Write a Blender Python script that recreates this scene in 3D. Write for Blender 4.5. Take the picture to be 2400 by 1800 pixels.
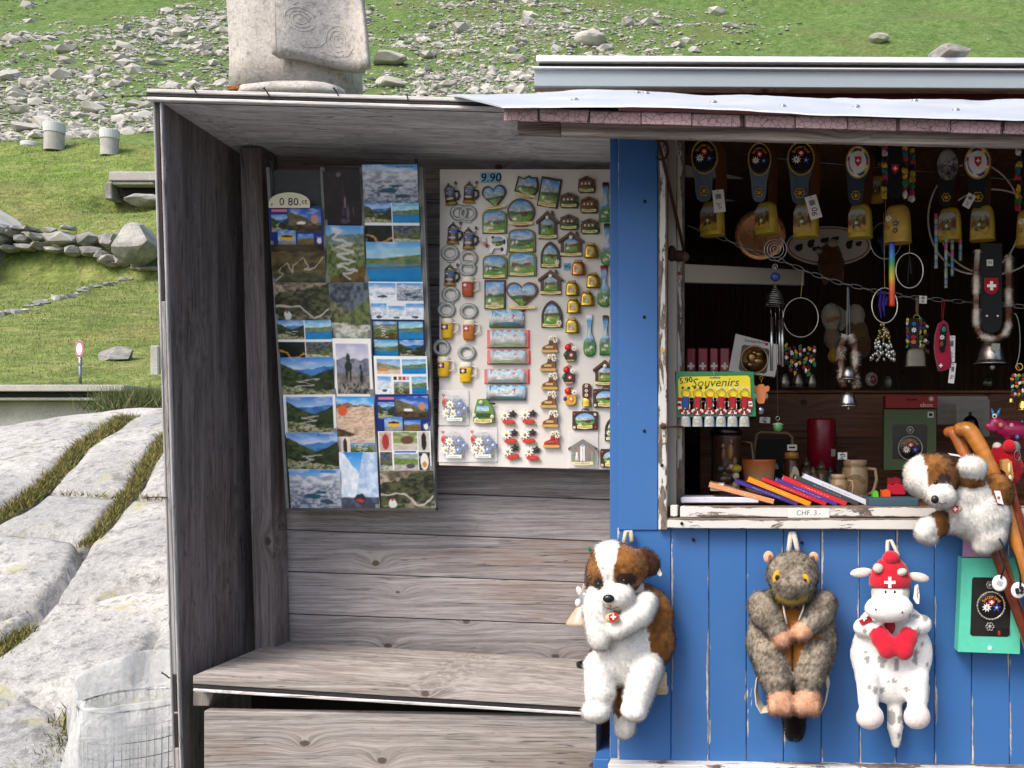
import bpy, bmesh, math, random
import numpy as np
from mathutils import Vector, Matrix, Euler

for _o in list(bpy.data.objects):
 bpy.data.objects.remove(_o)
scene = bpy.context.scene
COL = scene.collection
R = math.radians

# ---------------------------------------------------------------- camera, sky, sun, exposure
EYE, F, VX, VY = 1.5, 2400.0, 1734.0, 1050.0     # eye height (m), focal length and vanishing point in photo pixels
cam = bpy.data.cameras.new('camera')
cam.sensor_width = 36.0
cam.lens = 36.0
cam.shift_x = -(VX - 1200) / 2400
cam.shift_y = (VY - 900) / 2400
cam.clip_start = 0.05
cam.clip_end = 3000
cam_o = bpy.data.objects.new('camera', cam)
cam_o.location = (0, 0, EYE)
cam_o.rotation_euler = (R(90), 0, 0)
COL.objects.link(cam_o)
scene.camera = cam_o

SUN_EL, SUN_AZ = 50.0, 218.0      # azimuth of the sun seen from the stall, clockwise from +Y
world = bpy.data.worlds.new('World')
scene.world = world
world.use_nodes = True
_nt = world.node_tree
_sky = _nt.nodes.new('ShaderNodeTexSky')
_sky.sky_type = 'NISHITA'
_sky.sun_disc = False
_sky.sun_elevation = R(SUN_EL)
_sky.sun_rotation = R(SUN_AZ)
_sky.air_density = 1.0
_sky.dust_density = 4.0
_sky.ozone_density = 0.6
_bg = _nt.nodes['Background']
_bg.inputs['Strength'].default_value = 0.13
_nt.links.new(_sky.outputs[0], _bg.inputs['Color'])
sun = bpy.data.lights.new('sun', 'SUN')
sun.energy = 1.35
sun.angle = R(24)
sun.color = (1.0, 0.95, 0.88)
sun_o = bpy.data.objects.new('sun', sun)
_sd = Vector((math.sin(R(SUN_AZ)) * math.cos(R(SUN_EL)), math.cos(R(SUN_AZ)) * math.cos(R(SUN_EL)), math.sin(R(SUN_EL))))
sun_o.rotation_euler = _sd.to_track_quat('Z', 'Y').to_euler()
sun_o.location = (0, 0, 30)
COL.objects.link(sun_o)
vs = scene.view_settings
vs.view_transform = 'Standard'
vs.look = 'None'
vs.gamma = 1.0
vs.use_curve_mapping = False
vs.exposure = 1.05
scene.render.engine = 'CYCLES'
scene.cycles.max_bounces = 6
scene.cycles.diffuse_bounces = 3
scene.cycles.glossy_bounces = 3
scene.cycles.transparent_max_bounces = 12

# ---------------------------------------------------------------- helpers
def W(px, py, d):
 """photo pixel at depth d (metres in front of the camera) -> world point"""
 return Vector(((px - VX) * d / F, d, EYE + (VY - py) * d / F))

def lin(c):
 """sRGB 0-255 or 0-1 tuple / hex string -> linear rgb"""
 if isinstance(c, str):
  c = tuple(int(c[i:i + 2], 16) for i in (0, 2, 4))
 c = np.asarray(c, float)
 if c.max() > 1.001:
  c = c / 255.0
 return np.where(c <= 0.04045, c / 12.92, ((c + 0.055) / 1.055) ** 2.4)

def _hash(ix, iy, seed):
 h = (ix.astype(np.int64) * 374761393 + iy.astype(np.int64) * 668265263 + seed * 974711) & 0x7fffffff
 h = ((h ^ (h >> 13)) * 1274126177) & 0x7fffffff
 h = h ^ (h >> 16)
 return (h & 0xffff) / 65535.0

def vnoise(x, y, seed=0):
 x = np.asarray(x, float); y = np.asarray(y, float)
 ix = np.floor(x); iy = np.floor(y)
 fx = x - ix; fy = y - iy
 fx = fx * fx * (3 - 2 * fx); fy = fy * fy * (3 - 2 * fy)
 a = _hash(ix, iy, seed); b = _hash(ix + 1, iy, seed)
 c = _hash(ix, iy + 1, seed); d = _hash(ix + 1, iy + 1, seed)
 return (a * (1 - fx) + b * fx) * (1 - fy) + (c * (1 - fx) + d * fx) * fy

def fbm(x, y, seed=0, o=4):
 t = 0; a = 0.5; n = 0
 for i in range(o):
  t = t + a * vnoise(np.asarray(x) * 2 ** i, np.asarray(y) * 2 ** i, seed + i * 17)
  n += a; a *= 0.5
 return t / n

def tag(o, label=None, cat=None, group=None, kind=None):
 if label: o['label'] = label
 if cat: o['category'] = cat
 if group: o['group'] = group
 if kind: o['kind'] = kind
 return o

def thing(name, label, cat, loc=(0, 0, 0), group=None, rot=(0, 0, 0)):
 o = bpy.data.objects.new(name, None)
 o.empty_display_size = 0.02
 COL.objects.link(o)
 o.location = loc
 o.rotation_euler = rot
 return tag(o, label, cat, group)

def copy_tree(o, parent=None):
 c = o.copy()
 COL.objects.link(c)
 c.parent = parent
 for ch in list(o.children):
  copy_tree(ch, c)
 return c

# ---------------------------------------------------------------- materials
class NG:
 def __init__(s, name):
  s.m = bpy.data.materials.new(name)
  s.m.use_nodes = True
  s.nt = s.m.node_tree
  s.b = s.nt.nodes['Principled BSDF']
  s.out = s.nt.nodes['Material Output']
 def n(s, t, **kw):
  nd = s.nt.nodes.new('ShaderNode' + t)
  for k, v in kw.items():
   setattr(nd, k, v)
  return nd
 def l(s, a, b):
  s.nt.links.new(a, b)
 def val(s, sock, v):
  if hasattr(v, 'is_output'):
   s.l(v, sock)
  else:
   sock.default_value = v
 def math(s, op, a, b=0.0, c=None, clamp=False):
  nd = s.n('Math', operation=op, use_clamp=clamp)
  s.val(nd.inputs[0], a); s.val(nd.inputs[1], b)
  if c is not None: s.val(nd.inputs[2], c)
  return nd.outputs[0]
 def vmath(s, op, a, b):
  nd = s.n('VectorMath', operation=op)
  s.val(nd.inputs[0], a); s.val(nd.inputs[1], b)
  return nd.outputs[0]
 def noise(s, vec, scale, detail=3.0, rough=0.55, dist=0.0, out='Fac'):
  nd = s.n('TexNoise')
  if vec is not None: s.l(vec, nd.inputs['Vector'])
  nd.inputs['Scale'].default_value = scale
  nd.inputs['Detail'].default_value = detail
  nd.inputs['Roughness'].default_value = rough
  nd.inputs['Distortion'].default_value = dist
  return nd.outputs[out]
 def vor(s, vec, scale, feature='F1', out='Distance', rnd=1.0, dim='3D'):
  nd = s.n('TexVoronoi', feature=feature, voronoi_dimensions=dim)
  if vec is not None: s.l(vec, nd.inputs['Vector'])
  nd.inputs['Scale'].default_value = scale
  nd.inputs['Randomness'].default_value = rnd
  return nd.outputs[out]
 def ramp(s, fac, stops, interp='LINEAR'):
  nd = s.n('ValToRGB')
  cr = nd.color_ramp
  cr.interpolation = interp
  while len(cr.elements) > 1: cr.elements.remove(cr.elements[-1])
  for i, (p, c) in enumerate(stops):
   e = cr.elements[0] if i == 0 else cr.elements.new(p)
   e.position = p
   c = tuple(c) if hasattr(c, '__len__') else (c, c, c)
   e.color = (*c[:3], 1)
  s.l(fac, nd.inputs[0])
  return nd.outputs[0]
 def step(s, fac, a, b):
  nd = s.n('MapRange', interpolation_type='SMOOTHSTEP', clamp=True)
  s.l(fac, nd.inputs['Value'])
  nd.inputs['From Min'].default_value = a
  nd.inputs['From Max'].default_value = b
  return nd.outputs[0]
 def mix(s, fac, a, b, mode='MIX'):
  nd = s.n('Mix', data_type='RGBA', blend_type=mode)
  s.val(nd.inputs[0], fac)
  for i, v in ((6, a), (7, b)):
   if hasattr(v, 'is_output'): s.l(v, nd.inputs[i])
   else: nd.inputs[i].default_value = (*tuple(v)[:3], 1)
  return nd.outputs[2]
 def bump(s, h, strength=0.3, dist=0.01):
  nd = s.n('Bump')
  nd.inputs['Strength'].default_value = strength
  nd.inputs['Distance'].default_value = dist
  s.l(h, nd.inputs['Height'])
  s.l(nd.outputs[0], s.b.inputs['Normal'])
 def coords(s, which='Object', rnd=True, scale=None):
  tc = s.n('TexCoord').outputs[which]
  if rnd:
   oi = s.n('ObjectInfo').outputs['Random']
   cx = s.n('CombineXYZ')
   s.l(s.math('MULTIPLY', oi, 91.7), cx.inputs[0])
   s.l(s.math('MULTIPLY', oi, 57.3), cx.inputs[1])
   s.l(s.math('MULTIPLY', oi, 33.1), cx.inputs[2])
   tc = s.vmath('ADD', tc, cx.outputs[0])
  if scale is not None:
   mp = s.n('Mapping')
   s.l(tc, mp.inputs['Vector'])
   mp.inputs['Scale'].default_value = scale
   tc = mp.outputs[0]
  return tc
 def set(s, color=None, rough=None, metal=None, **kw):
  if color is not None: s.val(s.b.inputs['Base Color'], color if hasattr(color, 'is_output') else (*tuple(color)[:3], 1))
  if rough is not None: s.val(s.b.inputs['Roughness'], rough)
  if metal is not None: s.val(s.b.inputs['Metallic'], metal)
  for k, v in kw.items():
   s.val(s.b.inputs[k.replace('_', ' ')], v)
  return s.m

MATS = {}
def vcmat(name, rough=0.55, metal=0.0, spec=0.5, var=0.15, nscale=60.0, bump=0.1, trans=0.0, alpha=1.0, sheen=0.0, emit=0.0):
 """material that takes its base colour from the mesh's own colour attribute, with mottling and fine relief"""
 if name in MATS: return MATS[name]
 g = NG(name)
 at = g.n('Attribute', attribute_name='Col').outputs['Color']
 co = g.coords('Object')
 nz = g.noise(co, nscale, 4, 0.6)
 c = g.mix(1.0, at, g.ramp(nz, [(0.25, 1 - var), (0.75, 1 + var * 0.4)]), 'MULTIPLY') if var else at
 g.set(c, g.math('MULTIPLY_ADD', nz, 0.2, rough - 0.1), metal)
 g.b.inputs['Specular IOR Level'].default_value = spec
 if trans: g.b.inputs['Transmission Weight'].default_value = trans
 if alpha < 1: g.b.inputs['Alpha'].default_value = alpha
 if sheen:
  g.b.inputs['Sheen Weight'].default_value = sheen
 if bump: g.bump(nz, bump, 0.002)
 MATS[name] = g.m
 return g.m

def M_(k):
 return {
  'matte': lambda: vcmat('matte_coloured', 0.75, spec=0.3, var=0.2),
  'print': lambda: vcmat('glossy_print', 0.32, var=0.05, bump=0.02),
  'resin': lambda: vcmat('painted_resin', 0.42, var=0.22, nscale=120, bump=0.3),
  'ceramic': lambda: vcmat('glazed_ceramic', 0.22, var=0.12, bump=0.05),
  'metal': lambda: vcmat('worn_metal', 0.3, metal=1.0, var=0.25, nscale=90, bump=0.1),
  'brass': lambda: vcmat('satin_metal_paint', 0.42, metal=0.25, var=0.3, nscale=45, bump=0.08),
  'plastic': lambda: vcmat('coloured_plastic', 0.3, var=0.05, bump=0.02),
  'gilt': lambda: vcmat('bright_gilt', 0.24, metal=0.45, var=0.2, nscale=200, bump=0.1),
  'cloth': lambda: vcmat('woven_cloth', 0.9, spec=0.15, var=0.25, nscale=220, bump=0.5, sheen=0.3),
  'plush': lambda: vcmat('plush_cloth', 0.95, spec=0.1, var=0.2, nscale=160, bump=0.5, sheen=0.4),
  'fur': lambda: vcmat('fur_fibre', 0.85, spec=0.15, var=0.35, nscale=40, bump=0),
  'glass': lambda: vcmat('tinted_glass', 0.12, var=0.0, bump=0, trans=0.85),
  'film': lambda: vcmat('clear_film', 0.15, var=0.0, bump=0.0, alpha=0.18),
  'leather': lambda: vcmat('leather', 0.62, spec=0.28, var=0.3, nscale=150, bump=0.4),
  'paper': lambda: vcmat('paper', 0.7, spec=0.3, var=0.08, bump=0.05),
  'varnish': lambda: vcmat('varnished_stick_wood', 0.28, var=0.45, nscale=14, bump=0.15),
 }[k]()

# ---------------------------------------------------------------- mesh builder
def rotz2(a):
 return Matrix.Rotation(a, 4, 'Y')

class MB:
 def __init__(s):
  s.v = []; s.f = []; s.c = []; s.sm = []; s.M = None
 def add(s, verts, faces, col, smooth=False):
  verts = np.asarray(verts, float).reshape(-1, 3)
  if s.M is not None:
   m = np.array(s.M)
   verts = verts @ m[:3, :3].T + m[:3, 3]
  b = sum(len(x) for x in s.v)
  s.v.append(verts)
  s.f.extend([tuple(i + b for i in f) for f in faces])
  s.sm.extend([smooth] * len(faces))
  col = np.asarray(col, float)
  if col.ndim == 1:
   col = np.tile(col[:3], (len(verts), 1))
  s.c.append(col)
  return s
 def obj(s, name, mat='matte', parent=None, loc=None, merge=False):
  me = bpy.data.meshes.new(name)
  v = np.concatenate(s.v)
  me.from_pydata(v.tolist(), [], s.f)
  c = np.concatenate(s.c)
  at = me.color_attributes.new('Col', 'FLOAT_COLOR', 'POINT')
  at.data.foreach_set('color', np.column_stack([c, np.ones(len(c))]).astype(np.float32).ravel())
  me.polygons.foreach_set('use_smooth', np.array(s.sm, bool))
  me.materials.append(M_(mat) if isinstance(mat, str) else mat)
  me.update()
  o = bpy.data.objects.new(name, me)
  COL.objects.link(o)
  if parent is not None: o.parent = parent
  if loc is not None: o.location = loc
  return o
 # --- primitives; local frame: x right, y away from the viewer, z up
 def box(s, c, d, col, b=0.0, rot=None):
  x, y, z = d[0] / 2, d[1] / 2, d[2] / 2
  if b <= 0:
   v = [(sx * x, sy * y, sz * z) for sx in (-1, 1) for sy in (-1, 1) for sz in (-1, 1)]
   f = [(0, 1, 3, 2), (4, 6, 7, 5), (0, 4, 5, 1), (2, 3, 7, 6), (0, 2, 6, 4), (1, 5, 7, 3)]
  else:
   b = min(b, x * .9, y * .9, z * .9)
   bm = bmesh.new()
   bmesh.ops.create_cube(bm, size=2.0)
   for q in bm.verts: q.co = (q.co.x * x, q.co.y * y, q.co.z * z)
   bmesh.ops.bevel(bm, geom=bm.edges[:], offset=b, segments=1, affect='EDGES')
   v = [tuple(q.co) for q in bm.verts]
   f = [tuple(q.index for q in p.verts) for p in bm.faces]
   bm.free()
  v = np.array(v)
  if rot is not None:
   v = v @ np.array(rot.to_3x3()).T
  return s.add(v + np.array(c), f, col)
 def hexa(s, fr, bk, col):
  """front quad (bl, br, tr, tl) and back quad of the same order"""
  return s.add(list(fr) + list(bk), [(0, 1, 2, 3), (7, 6, 5, 4), (0, 4, 5, 1), (1, 5, 6, 2), (2, 6, 7, 3), (3, 7, 4, 0)], col)
 def prism(s, out, y0, y1, col, smooth=False, scale_back=1.0):
  n = len(out)
  o = np.asarray(out, float)
  c = o.mean(0)
  ob = c + (o - c) * scale_back
  fr = [(p[0], y0, p[1]) for p in o]; bk = [(p[0], y1, p[1]) for p in ob]
  area = sum(o[i][0] * o[(i + 1) % n][1] - o[(i + 1) % n][0] * o[i][1] for i in range(n))
  ii = list(range(n)) if area > 0 else list(range(n))[::-1]
  f = [tuple(ii), tuple(i + n for i in reversed(ii))]
  for k in range(n):
   a, b = ii[k], ii[(k + 1) % n]
   f.append((a, a + n, b + n, b))
  s.add(fr + bk, f, col)
  return s
 def panel(s, out, y, paint, rings=10, dome=0.0, thick=0.0, center=None, jag=0.0):
  """star-shaped flat piece facing the viewer, filled by a radial grid whose vertices are coloured by paint(u, v)"""
  o = np.asarray(out, float)
  n = len(o)
  area = sum(o[i][0] * o[(i + 1) % n][1] - o[(i + 1) % n][0] * o[i][1] for i in range(n))
  if area < 0: o = o[::-1]
  c = np.asarray(center, float) if center is not None else (o.max(0) + o.min(0)) / 2
  lo, hi = o.min(0), o.max(0)
  V = [c[None]]
  for r in range(1, rings + 1):
   V.append(c + (o - c) * (r / rings))
  P = np.concatenate(V)
  rr = np.concatenate([[0]] + [np.full(n, r / rings) for r in range(1, rings + 1)])
  uv = (P - lo) / (hi - lo + 1e-9)
  cols = paint(uv[:, 0], uv[:, 1]) if callable(paint) else np.tile(np.asarray(paint)[:3], (len(P), 1))
  Y = y - dome * (1 - rr ** 2)
  if jag:
   Y = Y - jag * vnoise(uv[:, 0] * 14, uv[:, 1] * 14, 5) * (rr < 0.95)
  v = np.column_stack([P[:, 0], Y, P[:, 1]])
  f = [(0, 1 + k, 1 + (k + 1) % n) for k in range(n)]
  for r in range(1, rings):
   a = 1 + (r - 1) * n; b = a + n
   for k in range(n):
    k2 = (k + 1) % n
    f.append((a + k, b + k, b + k2, a + k2))
  if thick:
   a = 1 + (rings - 1) * n
   bk = np.column_stack([o[:, 0], np.full(n, y + thick), o[:, 1]])
   b = len(v)
   v = np.concatenate([v, bk]); cols = np.concatenate([cols, cols[a:a + n] * 0.6])
   for k in range(n):
    k2 = (k + 1) % n
    f.append((a + k, b + k, b + k2, a + k2))
   f.append(tuple(b + k for k in reversed(range(n))))
  return s.add(v, f, cols, smooth=dome > 0)
 def grid(s, bl, br, tr, tl, nu, nv, paint, thick=0.0006, curve=0.0):
  """rectangular sheet between four points, painted per vertex; curve bows it towards the viewer"""
  bl, br, tr, tl = (np.array(p, float) for p in (bl, br, tr, tl))
  u, v = np.meshgrid(np.linspace(0, 1, nu), np.linspace(0, 1, nv))
  u = u.ravel(); v = v.ravel()
  P = (bl[None] * ((1 - u) * (1 - v))[:, None] + br[None] * (u * (1 - v))[:, None] + tr[None] * (u * v)[:, None] + tl[None] * ((1 - u) * v)[:, None])
  nrm = np.cross(br - bl, tl - bl); nrm /= np.linalg.norm(nrm)
  P = P + nrm[None] * (curve * np.sin(u * np.pi) ** 1)[:, None]
  cols = paint(u, v) if callable(paint) else np.tile(np.asarray(paint)[:3], (len(P), 1))
  f = []
  for j in range(nv - 1):
   for i in range(nu - 1):
    a = j * nu + i
    f.append((a, a + 1, a + nu + 1, a + nu))
  s.add(P, f, cols)
  if thick:
   q = [bl, br, tr, tl]
   s.add([p - nrm * 0.00002 for p in q] + [p - nrm * thick for p in q], [(7, 6, 5, 4), (0, 4, 5, 1), (1, 5, 6, 2), (2, 6, 7, 3), (3, 7, 4, 0)], (0.75, 0.74, 0.7))
  return s
 def tube(s, pts, r, col, n=8, closed=False, caps=True):
  P = [Vector(p) for p in pts]
  m = len(P)
  rs = r if hasattr(r, '__len__') else [r] * m
  V = []
  T = []
  for i in range(m):
   a = P[(i - 1) % m] if (closed or i > 0) else P[i]
   b = P[(i + 1) % m] if (closed or i < m - 1) else P[i]
   t = (b - a)
   T.append(t.normalized() if t.length > 1e-9 else Vector((0, 0, 1)))
  up = Vector((0, 1, 0)) if abs(T[0].y) < 0.9 else Vector((1, 0, 0))
  nx = (up - T[0] * up.dot(T[0])).normalized()
  for i in range(m):
   nx = (nx - T[i] * nx.dot(T[i]))
   nx = nx.normalized() if nx.length > 1e-6 else T[i].orthogonal().normalized()
   by = T[i].cross(nx)
   for k in range(n):
    a = 2 * math.pi * k / n
    V.append(P[i] + (nx * math.cos(a) + by * math.sin(a)) * rs[i])
  f = []
  for i in range(m if closed else m - 1):
   a = i * n; b = ((i + 1) % m) * n
   for k in range(n):
    k2 = (k + 1) % n
    f.append((a + k, a + k2, b + k2, b + k))
  if caps and not closed:
   f.append(tuple(reversed(range(n)))); f.append(tuple((m - 1) * n + k for k in range(n)))
  if np.asarray(col).ndim == 2:
   col = np.repeat(np.asarray(col), n, axis=0)
  return s.add([tuple(p) for p in V], f, col, smooth=True)
 def lathe(s, prof, col, n=20, c=(0, 0, 0), sy=1.0, smooth=True, axis=None):
  """profile [(r, z)...] turned about z; sy flattens it in depth; col may be a list per profile point"""
  V = []; C = []
  per = np.asarray(col).ndim == 2
  for i, (r, z) in enumerate(prof):
   for k in range(n):
    a = 2 * math.pi * k / n
    V.append((r * math.cos(a), r * math.sin(a) * sy, z))
    if per: C.append(col[i])
  f = []
  for i in range(len(prof) - 1):
   a = i * n; b = a + n
   for k in range(n):
    k2 = (k + 1) % n
    f.append((a + k, a + k2, b + k2, b + k))
  f.append(tuple(reversed(range(n)))); f.append(tuple((len(prof) - 1) * n + k for k in range(n)))
  V = np.array(V)
  if axis is not None:
   V = V @ np.array(Vector((0, 0, 1)).rotation_difference(Vector(axis)).to_matrix()).T
  return s.add(V + np.array(c), f, C if per else col, smooth=smooth)
 def ell(s, c, r, col, n=12, m=8, rot=None):
  V = [(0, 0, 1)]
  for j in range(1, m):
   t = math.pi * j / m
   for k in range(n):
    a = 2 * math.pi * k / n
    V.append((math.sin(t) * math.cos(a), math.sin(t) * math.sin(a), math.cos(t)))
  V.append((0, 0, -1))
  f = [(0, 1 + k, 1 + (k + 1) % n) for k in range(n)]
  for j in range(m - 2):
   a = 1 + j * n; b = a + n
   for k in range(n):
    k2 = (k + 1) % n
    f.append((a + k, b + k, b + k2, a + k2))
  e = len(V) - 1; a = 1 + (m - 2) * n
  f += [(e, a + (k + 1) % n, a + k) for k in range(n)]
  r = (r, r, r) if not hasattr(r, '__len__') else r
  V = np.array(V) * np.array(r)
  if rot is not None: V = V @ np.array(rot.to_3x3()).T
  return s.add(V + np.array(c), f, col, smooth=True)
 def ringz(s, c, rx, rz, t, col, n=32, m=6):
  """hoop facing the viewer"""
  return s.tube([(c[0] + rx * math.cos(2 * math.pi * k / n), c[1], c[2] + rz * math.sin(2 * math.pi * k / n)) for k in range(n)], t, col, m, closed=True)
 def text(s, txt, size, c, col, rot=0.0, shear=0.0, sx=1.0, align='C'):
  v, f = text_mesh(txt)
  v = v.copy()
  w = v[:, 0].max() - v[:, 0].min()
  if align == 'C': v[:, 0] -= v[:, 0].min() + w / 2
  v[:, 1] -= 0.33
  v[:, 0] = (v[:, 0] + v[:, 1] * shear) * sx
  v *= size
  ca, sa = math.cos(rot), math.sin(rot)
  x = v[:, 0] * ca - v[:, 1] * sa; z = v[:, 0] * sa + v[:, 1] * ca
  return s.add(np.column_stack([x + c[0], np.full(len(x), c[1]), z + c[2]]), f, col)
 def arctext(s, txt, size, c, rad, a0, a1, col, rz=1.0):
  n = len(txt)
  for i, ch in enumerate(txt):
   a = a0 + (a1 - a0) * i / (n - 1)
   s.text(ch, size, (c[0] + rad * math.cos(a), c[1], c[2] + rad * rz * math.sin(a)), col, rot=a - math.pi / 2)
  return s
 def cross(s, c, r, col, t=0.0006, w=0.3):
  a = r * w
  for i in (0, 1):
   d = (2 * r, t, 2 * a) if i == 0 else (2 * a, t * 1.5, 2 * r)
   s.box(c, d, col)
  return s
 def flower(s, c, r, col, mid, petals=8, t=0.002, inner=0.42):
  o = []
  for k in range(petals * 2):
   a = math.pi * k / petals + 0.2
   q = r if k % 2 == 0 else r * inner
   o.append((c[0] + q * math.cos(a), c[2] + q * math.sin(a)))
  s.prism(o, c[1], c[1] + t, col)
  s.ell((c[0], c[1], c[2]), (r * .28, t, r * .28), mid, 8, 5)
  return s

_TXT = {}
def text_mesh(t):
 if t not in _TXT:
  cu = bpy.data.curves.new('lettering', 'FONT')
  cu.body = t
  cu.resolution_u = 2
  ob = bpy.data.objects.new('lettering', cu)
  COL.objects.link(ob)
  me = bpy.data.meshes.new_from_object(ob.evaluated_get(bpy.context.evaluated_depsgraph_get()))
  v = np.array([tuple(q.co) for q in me.vertices]).reshape(-1, 3)
  f = [tuple(p.vertices) for p in me.polygons]
  bpy.data.objects.remove(ob); bpy.data.curves.remove(cu); bpy.data.meshes.remove(me)
  if len(v) == 0: v = np.zeros((3, 3)); f = [(0, 1, 2)]
  _TXT[t] = (v, f)
 return _TXT[t]

def ellipse(cx, cz, rx, rz, n=32, a0=0.0):
 return [(cx + rx * math.cos(a0 + 2 * math.pi * k / n), cz + rz * math.sin(a0 + 2 * math.pi * k / n)) for k in range(n)]
def rectp(cx, cz, w, h, n=8):
 o = []
 P = [(-w / 2, -h / 2), (w / 2, -h / 2), (w / 2, h / 2), (-w / 2, h / 2)]
 for i in range(4):
  a, b = P[i], P[(i + 1) % 4]
  for k in range(n):
   o.append((cx + a[0] + (b[0] - a[0]) * k / n, cz + a[1] + (b[1] - a[1]) * k / n))
 return o
def rrect(cx, cz, w, h, r, n=4):
 o = []
 for sx, sz, a0 in ((1, 1, 0), (-1, 1, 90), (-1, -1, 180), (1, -1, 270)):
  for k in range(n + 1):
   a = R(a0 + 90 * k / n)
   o.append((cx + sx * (w / 2 - r) + r * math.cos(a), cz + sz * (h / 2 - r) + r * math.sin(a)))
 return o
def dense(o, n=3):
 r = []
 for i in range(len(o)):
  a, b = o[i], o[(i + 1) % len(o)]
  for k in range(n): r.append((a[0] + (b[0] - a[0]) * k / n, a[1] + (b[1] - a[1]) * k / n))
 return r
WHITE = lin('f2f0ea'); BLACK = lin('121110'); RED = lin('c01a22'); GOLD = lin('d0a840'); CREAM = lin('e8dcae')
STEEL = lin('b8b8b4'); BROWN = lin('5a3520'); YELLOW = lin('f0d81a')
# ================================================================ terrain
rng = np.random.default_rng(7)
random.seed(7)
_PY = [-60, 3, 12, 15.4, 16.6, 18, 30, 44.5, 45.6, 48, 53, 56, 62, 66, 73, 95, 150, 230, 330, 480, 700]
_PZ = [0, 0, 0.25, 0.5, 2.25, 2.5, 5.3, 8.6, 11.0, 12.2, 15.3, 16.3, 19.6, 19.6, 19.0, 29.6, 63, 117, 180, 250, 300]
def ground_z(x, y):
 x = np.asarray(x, float); y = np.asarray(y, float)
 z = np.interp(y, _PY, _PZ)
 amp = np.interp(y, [14, 20, 45, 60, 95, 200], [0.02, 0.22, 0.35, 0.7, 2.2, 5.5])
 z = z + amp * (fbm(x / np.interp(y, [20, 60, 120], [5, 8, 22]), y / np.interp(y, [20, 60, 120], [4, 7, 16]), 3, 4) - 0.5) * 2
 z = z + np.interp(y, [46, 60, 66, 90], [0, 0.55, 0.4, 0]) * np.clip((-38 - x) / 12, -1.5, 1.5)
 z = z - 2.6 * np.exp(-((x + 29.9) / 1.9) ** 2 - ((y - 51.3) / 1.5) ** 2)
 return z

def grass_material():
 g = NG('alpine_turf')
 co = g.coords('Object', rnd=False)
 n1 = g.noise(co, 0.09, 5, 0.6)
 n2 = g.noise(co, 0.7, 6, 0.65)
 n3 = g.noise(co, 5.0, 4, 0.7)
 c = g.ramp(n2, [(0.3, (0.115, 0.165, 0.04)), (0.5, (0.20, 0.255, 0.07)), (0.7, (0.30, 0.315, 0.115))])
 c = g.mix(g.math('MULTIPLY', g.step(n1, 0.5, 0.68), .7), c, (0.24, 0.22, 0.08))
 c = g.mix(g.math('MULTIPLY', g.step(n3, 0.55, 0.7), 0.4), c, (0.16, 0.12, 0.05))
 n5 = g.noise(co, 1.8, 5, 0.7)
 c = g.mix(1.0, c, g.ramp(n3, [(0.3, 0.6), (0.7, 1.2)]), 'MULTIPLY')
 c = g.mix(1.0, c, g.ramp(n5, [(0.32, 0.6), (0.6, 1.12)]), 'MULTIPLY')
 sp = g.n('SeparateXYZ'); g.l(co, sp.inputs[0])
 c = g.mix(g.step(sp.outputs[1], 76, 100), c, g.mix(1.0, c, (0.62, 0.8, 0.8), 'MULTIPLY'))     # leafier sward on the mountainside
 g.set(c, 0.95)
 g.b.inputs['Specular IOR Level'].default_value = 0.15
 g.bump(n3, 0.8, 0.25)
 return g.m
MAT_TURF = grass_material()

def stone_material(name, light, dark, scale, lichen=0.0, speck=0.5, bump=0.02):
 g = NG(name)
 co = g.coords('Object', rnd=True)
 n1 = g.noise(co, scale * 0.6, 5, 0.62)
 n2 = g.noise(co, scale * 9, 4, 0.75)
 v = g.vor(co, scale * 30)
 c = g.mix(g.step(n1, 0.35, 0.68), dark, light)
 c = g.mix(g.math('MULTIPLY', g.step(n2, 0.5, 0.66), speck), c, tuple(np.array(dark) * 0.55))
 c = g.mix(g.math('MULTIPLY', g.step(v, 0.4, 0.1), speck * 0.3), c, tuple(np.minimum(np.array(light) * 1.25, 0.8)))
 n6 = g.noise(co, scale * 22, 3, 0.8)
 c = g.mix(1.0, c, g.ramp(n6, [(0.3, 0.74), (0.7, 1.12)]), 'MULTIPLY')
 if lichen:
  n4 = g.noise(co, scale * 2.2, 6, 0.7)
  c = g.mix(g.math('MULTIPLY', g.step(n4, 0.58, 0.66), lichen), c, (0.33, 0.32, 0.14))
  n5 = g.noise(co, scale * 3.3, 5, 0.7, 0.5)
  c = g.mix(g.math('MULTIPLY', g.step(n5, 0.56, 0.66), lichen), c, (0.13, 0.13, 0.12))
 g.set(c, 0.9)
 g.b.inputs['Specular IOR Level'].default_value = 0.25
 g.bump(g.math('ADD', n1, g.math('MULTIPLY', n2, 0.4)), 0.8, bump)
 return g.m
MAT_SCREE = stone_material('scree_stone', (0.52, 0.50, 0.45), (0.36, 0.355, 0.33), 0.9, 0.2, 0.3, 0.05)
MAT_GRANITE = stone_material('glacier_polished_granite', (0.52, 0.50, 0.47), (0.31, 0.31, 0.305), 1.7, 0.62, 0.8, 0.035)
MAT_WALLSTONE = stone_material('field_stone', (0.44, 0.43, 0.40), (0.2, 0.2, 0.2), 1.2, 0.4, 0.4, 0.05)
MAT_MONUMENT = stone_material('carved_granite', (0.54, 0.505, 0.465), (0.36, 0.345, 0.33), 3.0, 0.35, 0.6, 0.015)
MAT_CONCRETE = stone_material('weathered_concrete', (0.5, 0.485, 0.455), (0.37, 0.36, 0.34), 2.0, 0.1, 0.25, 0.01)

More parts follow.
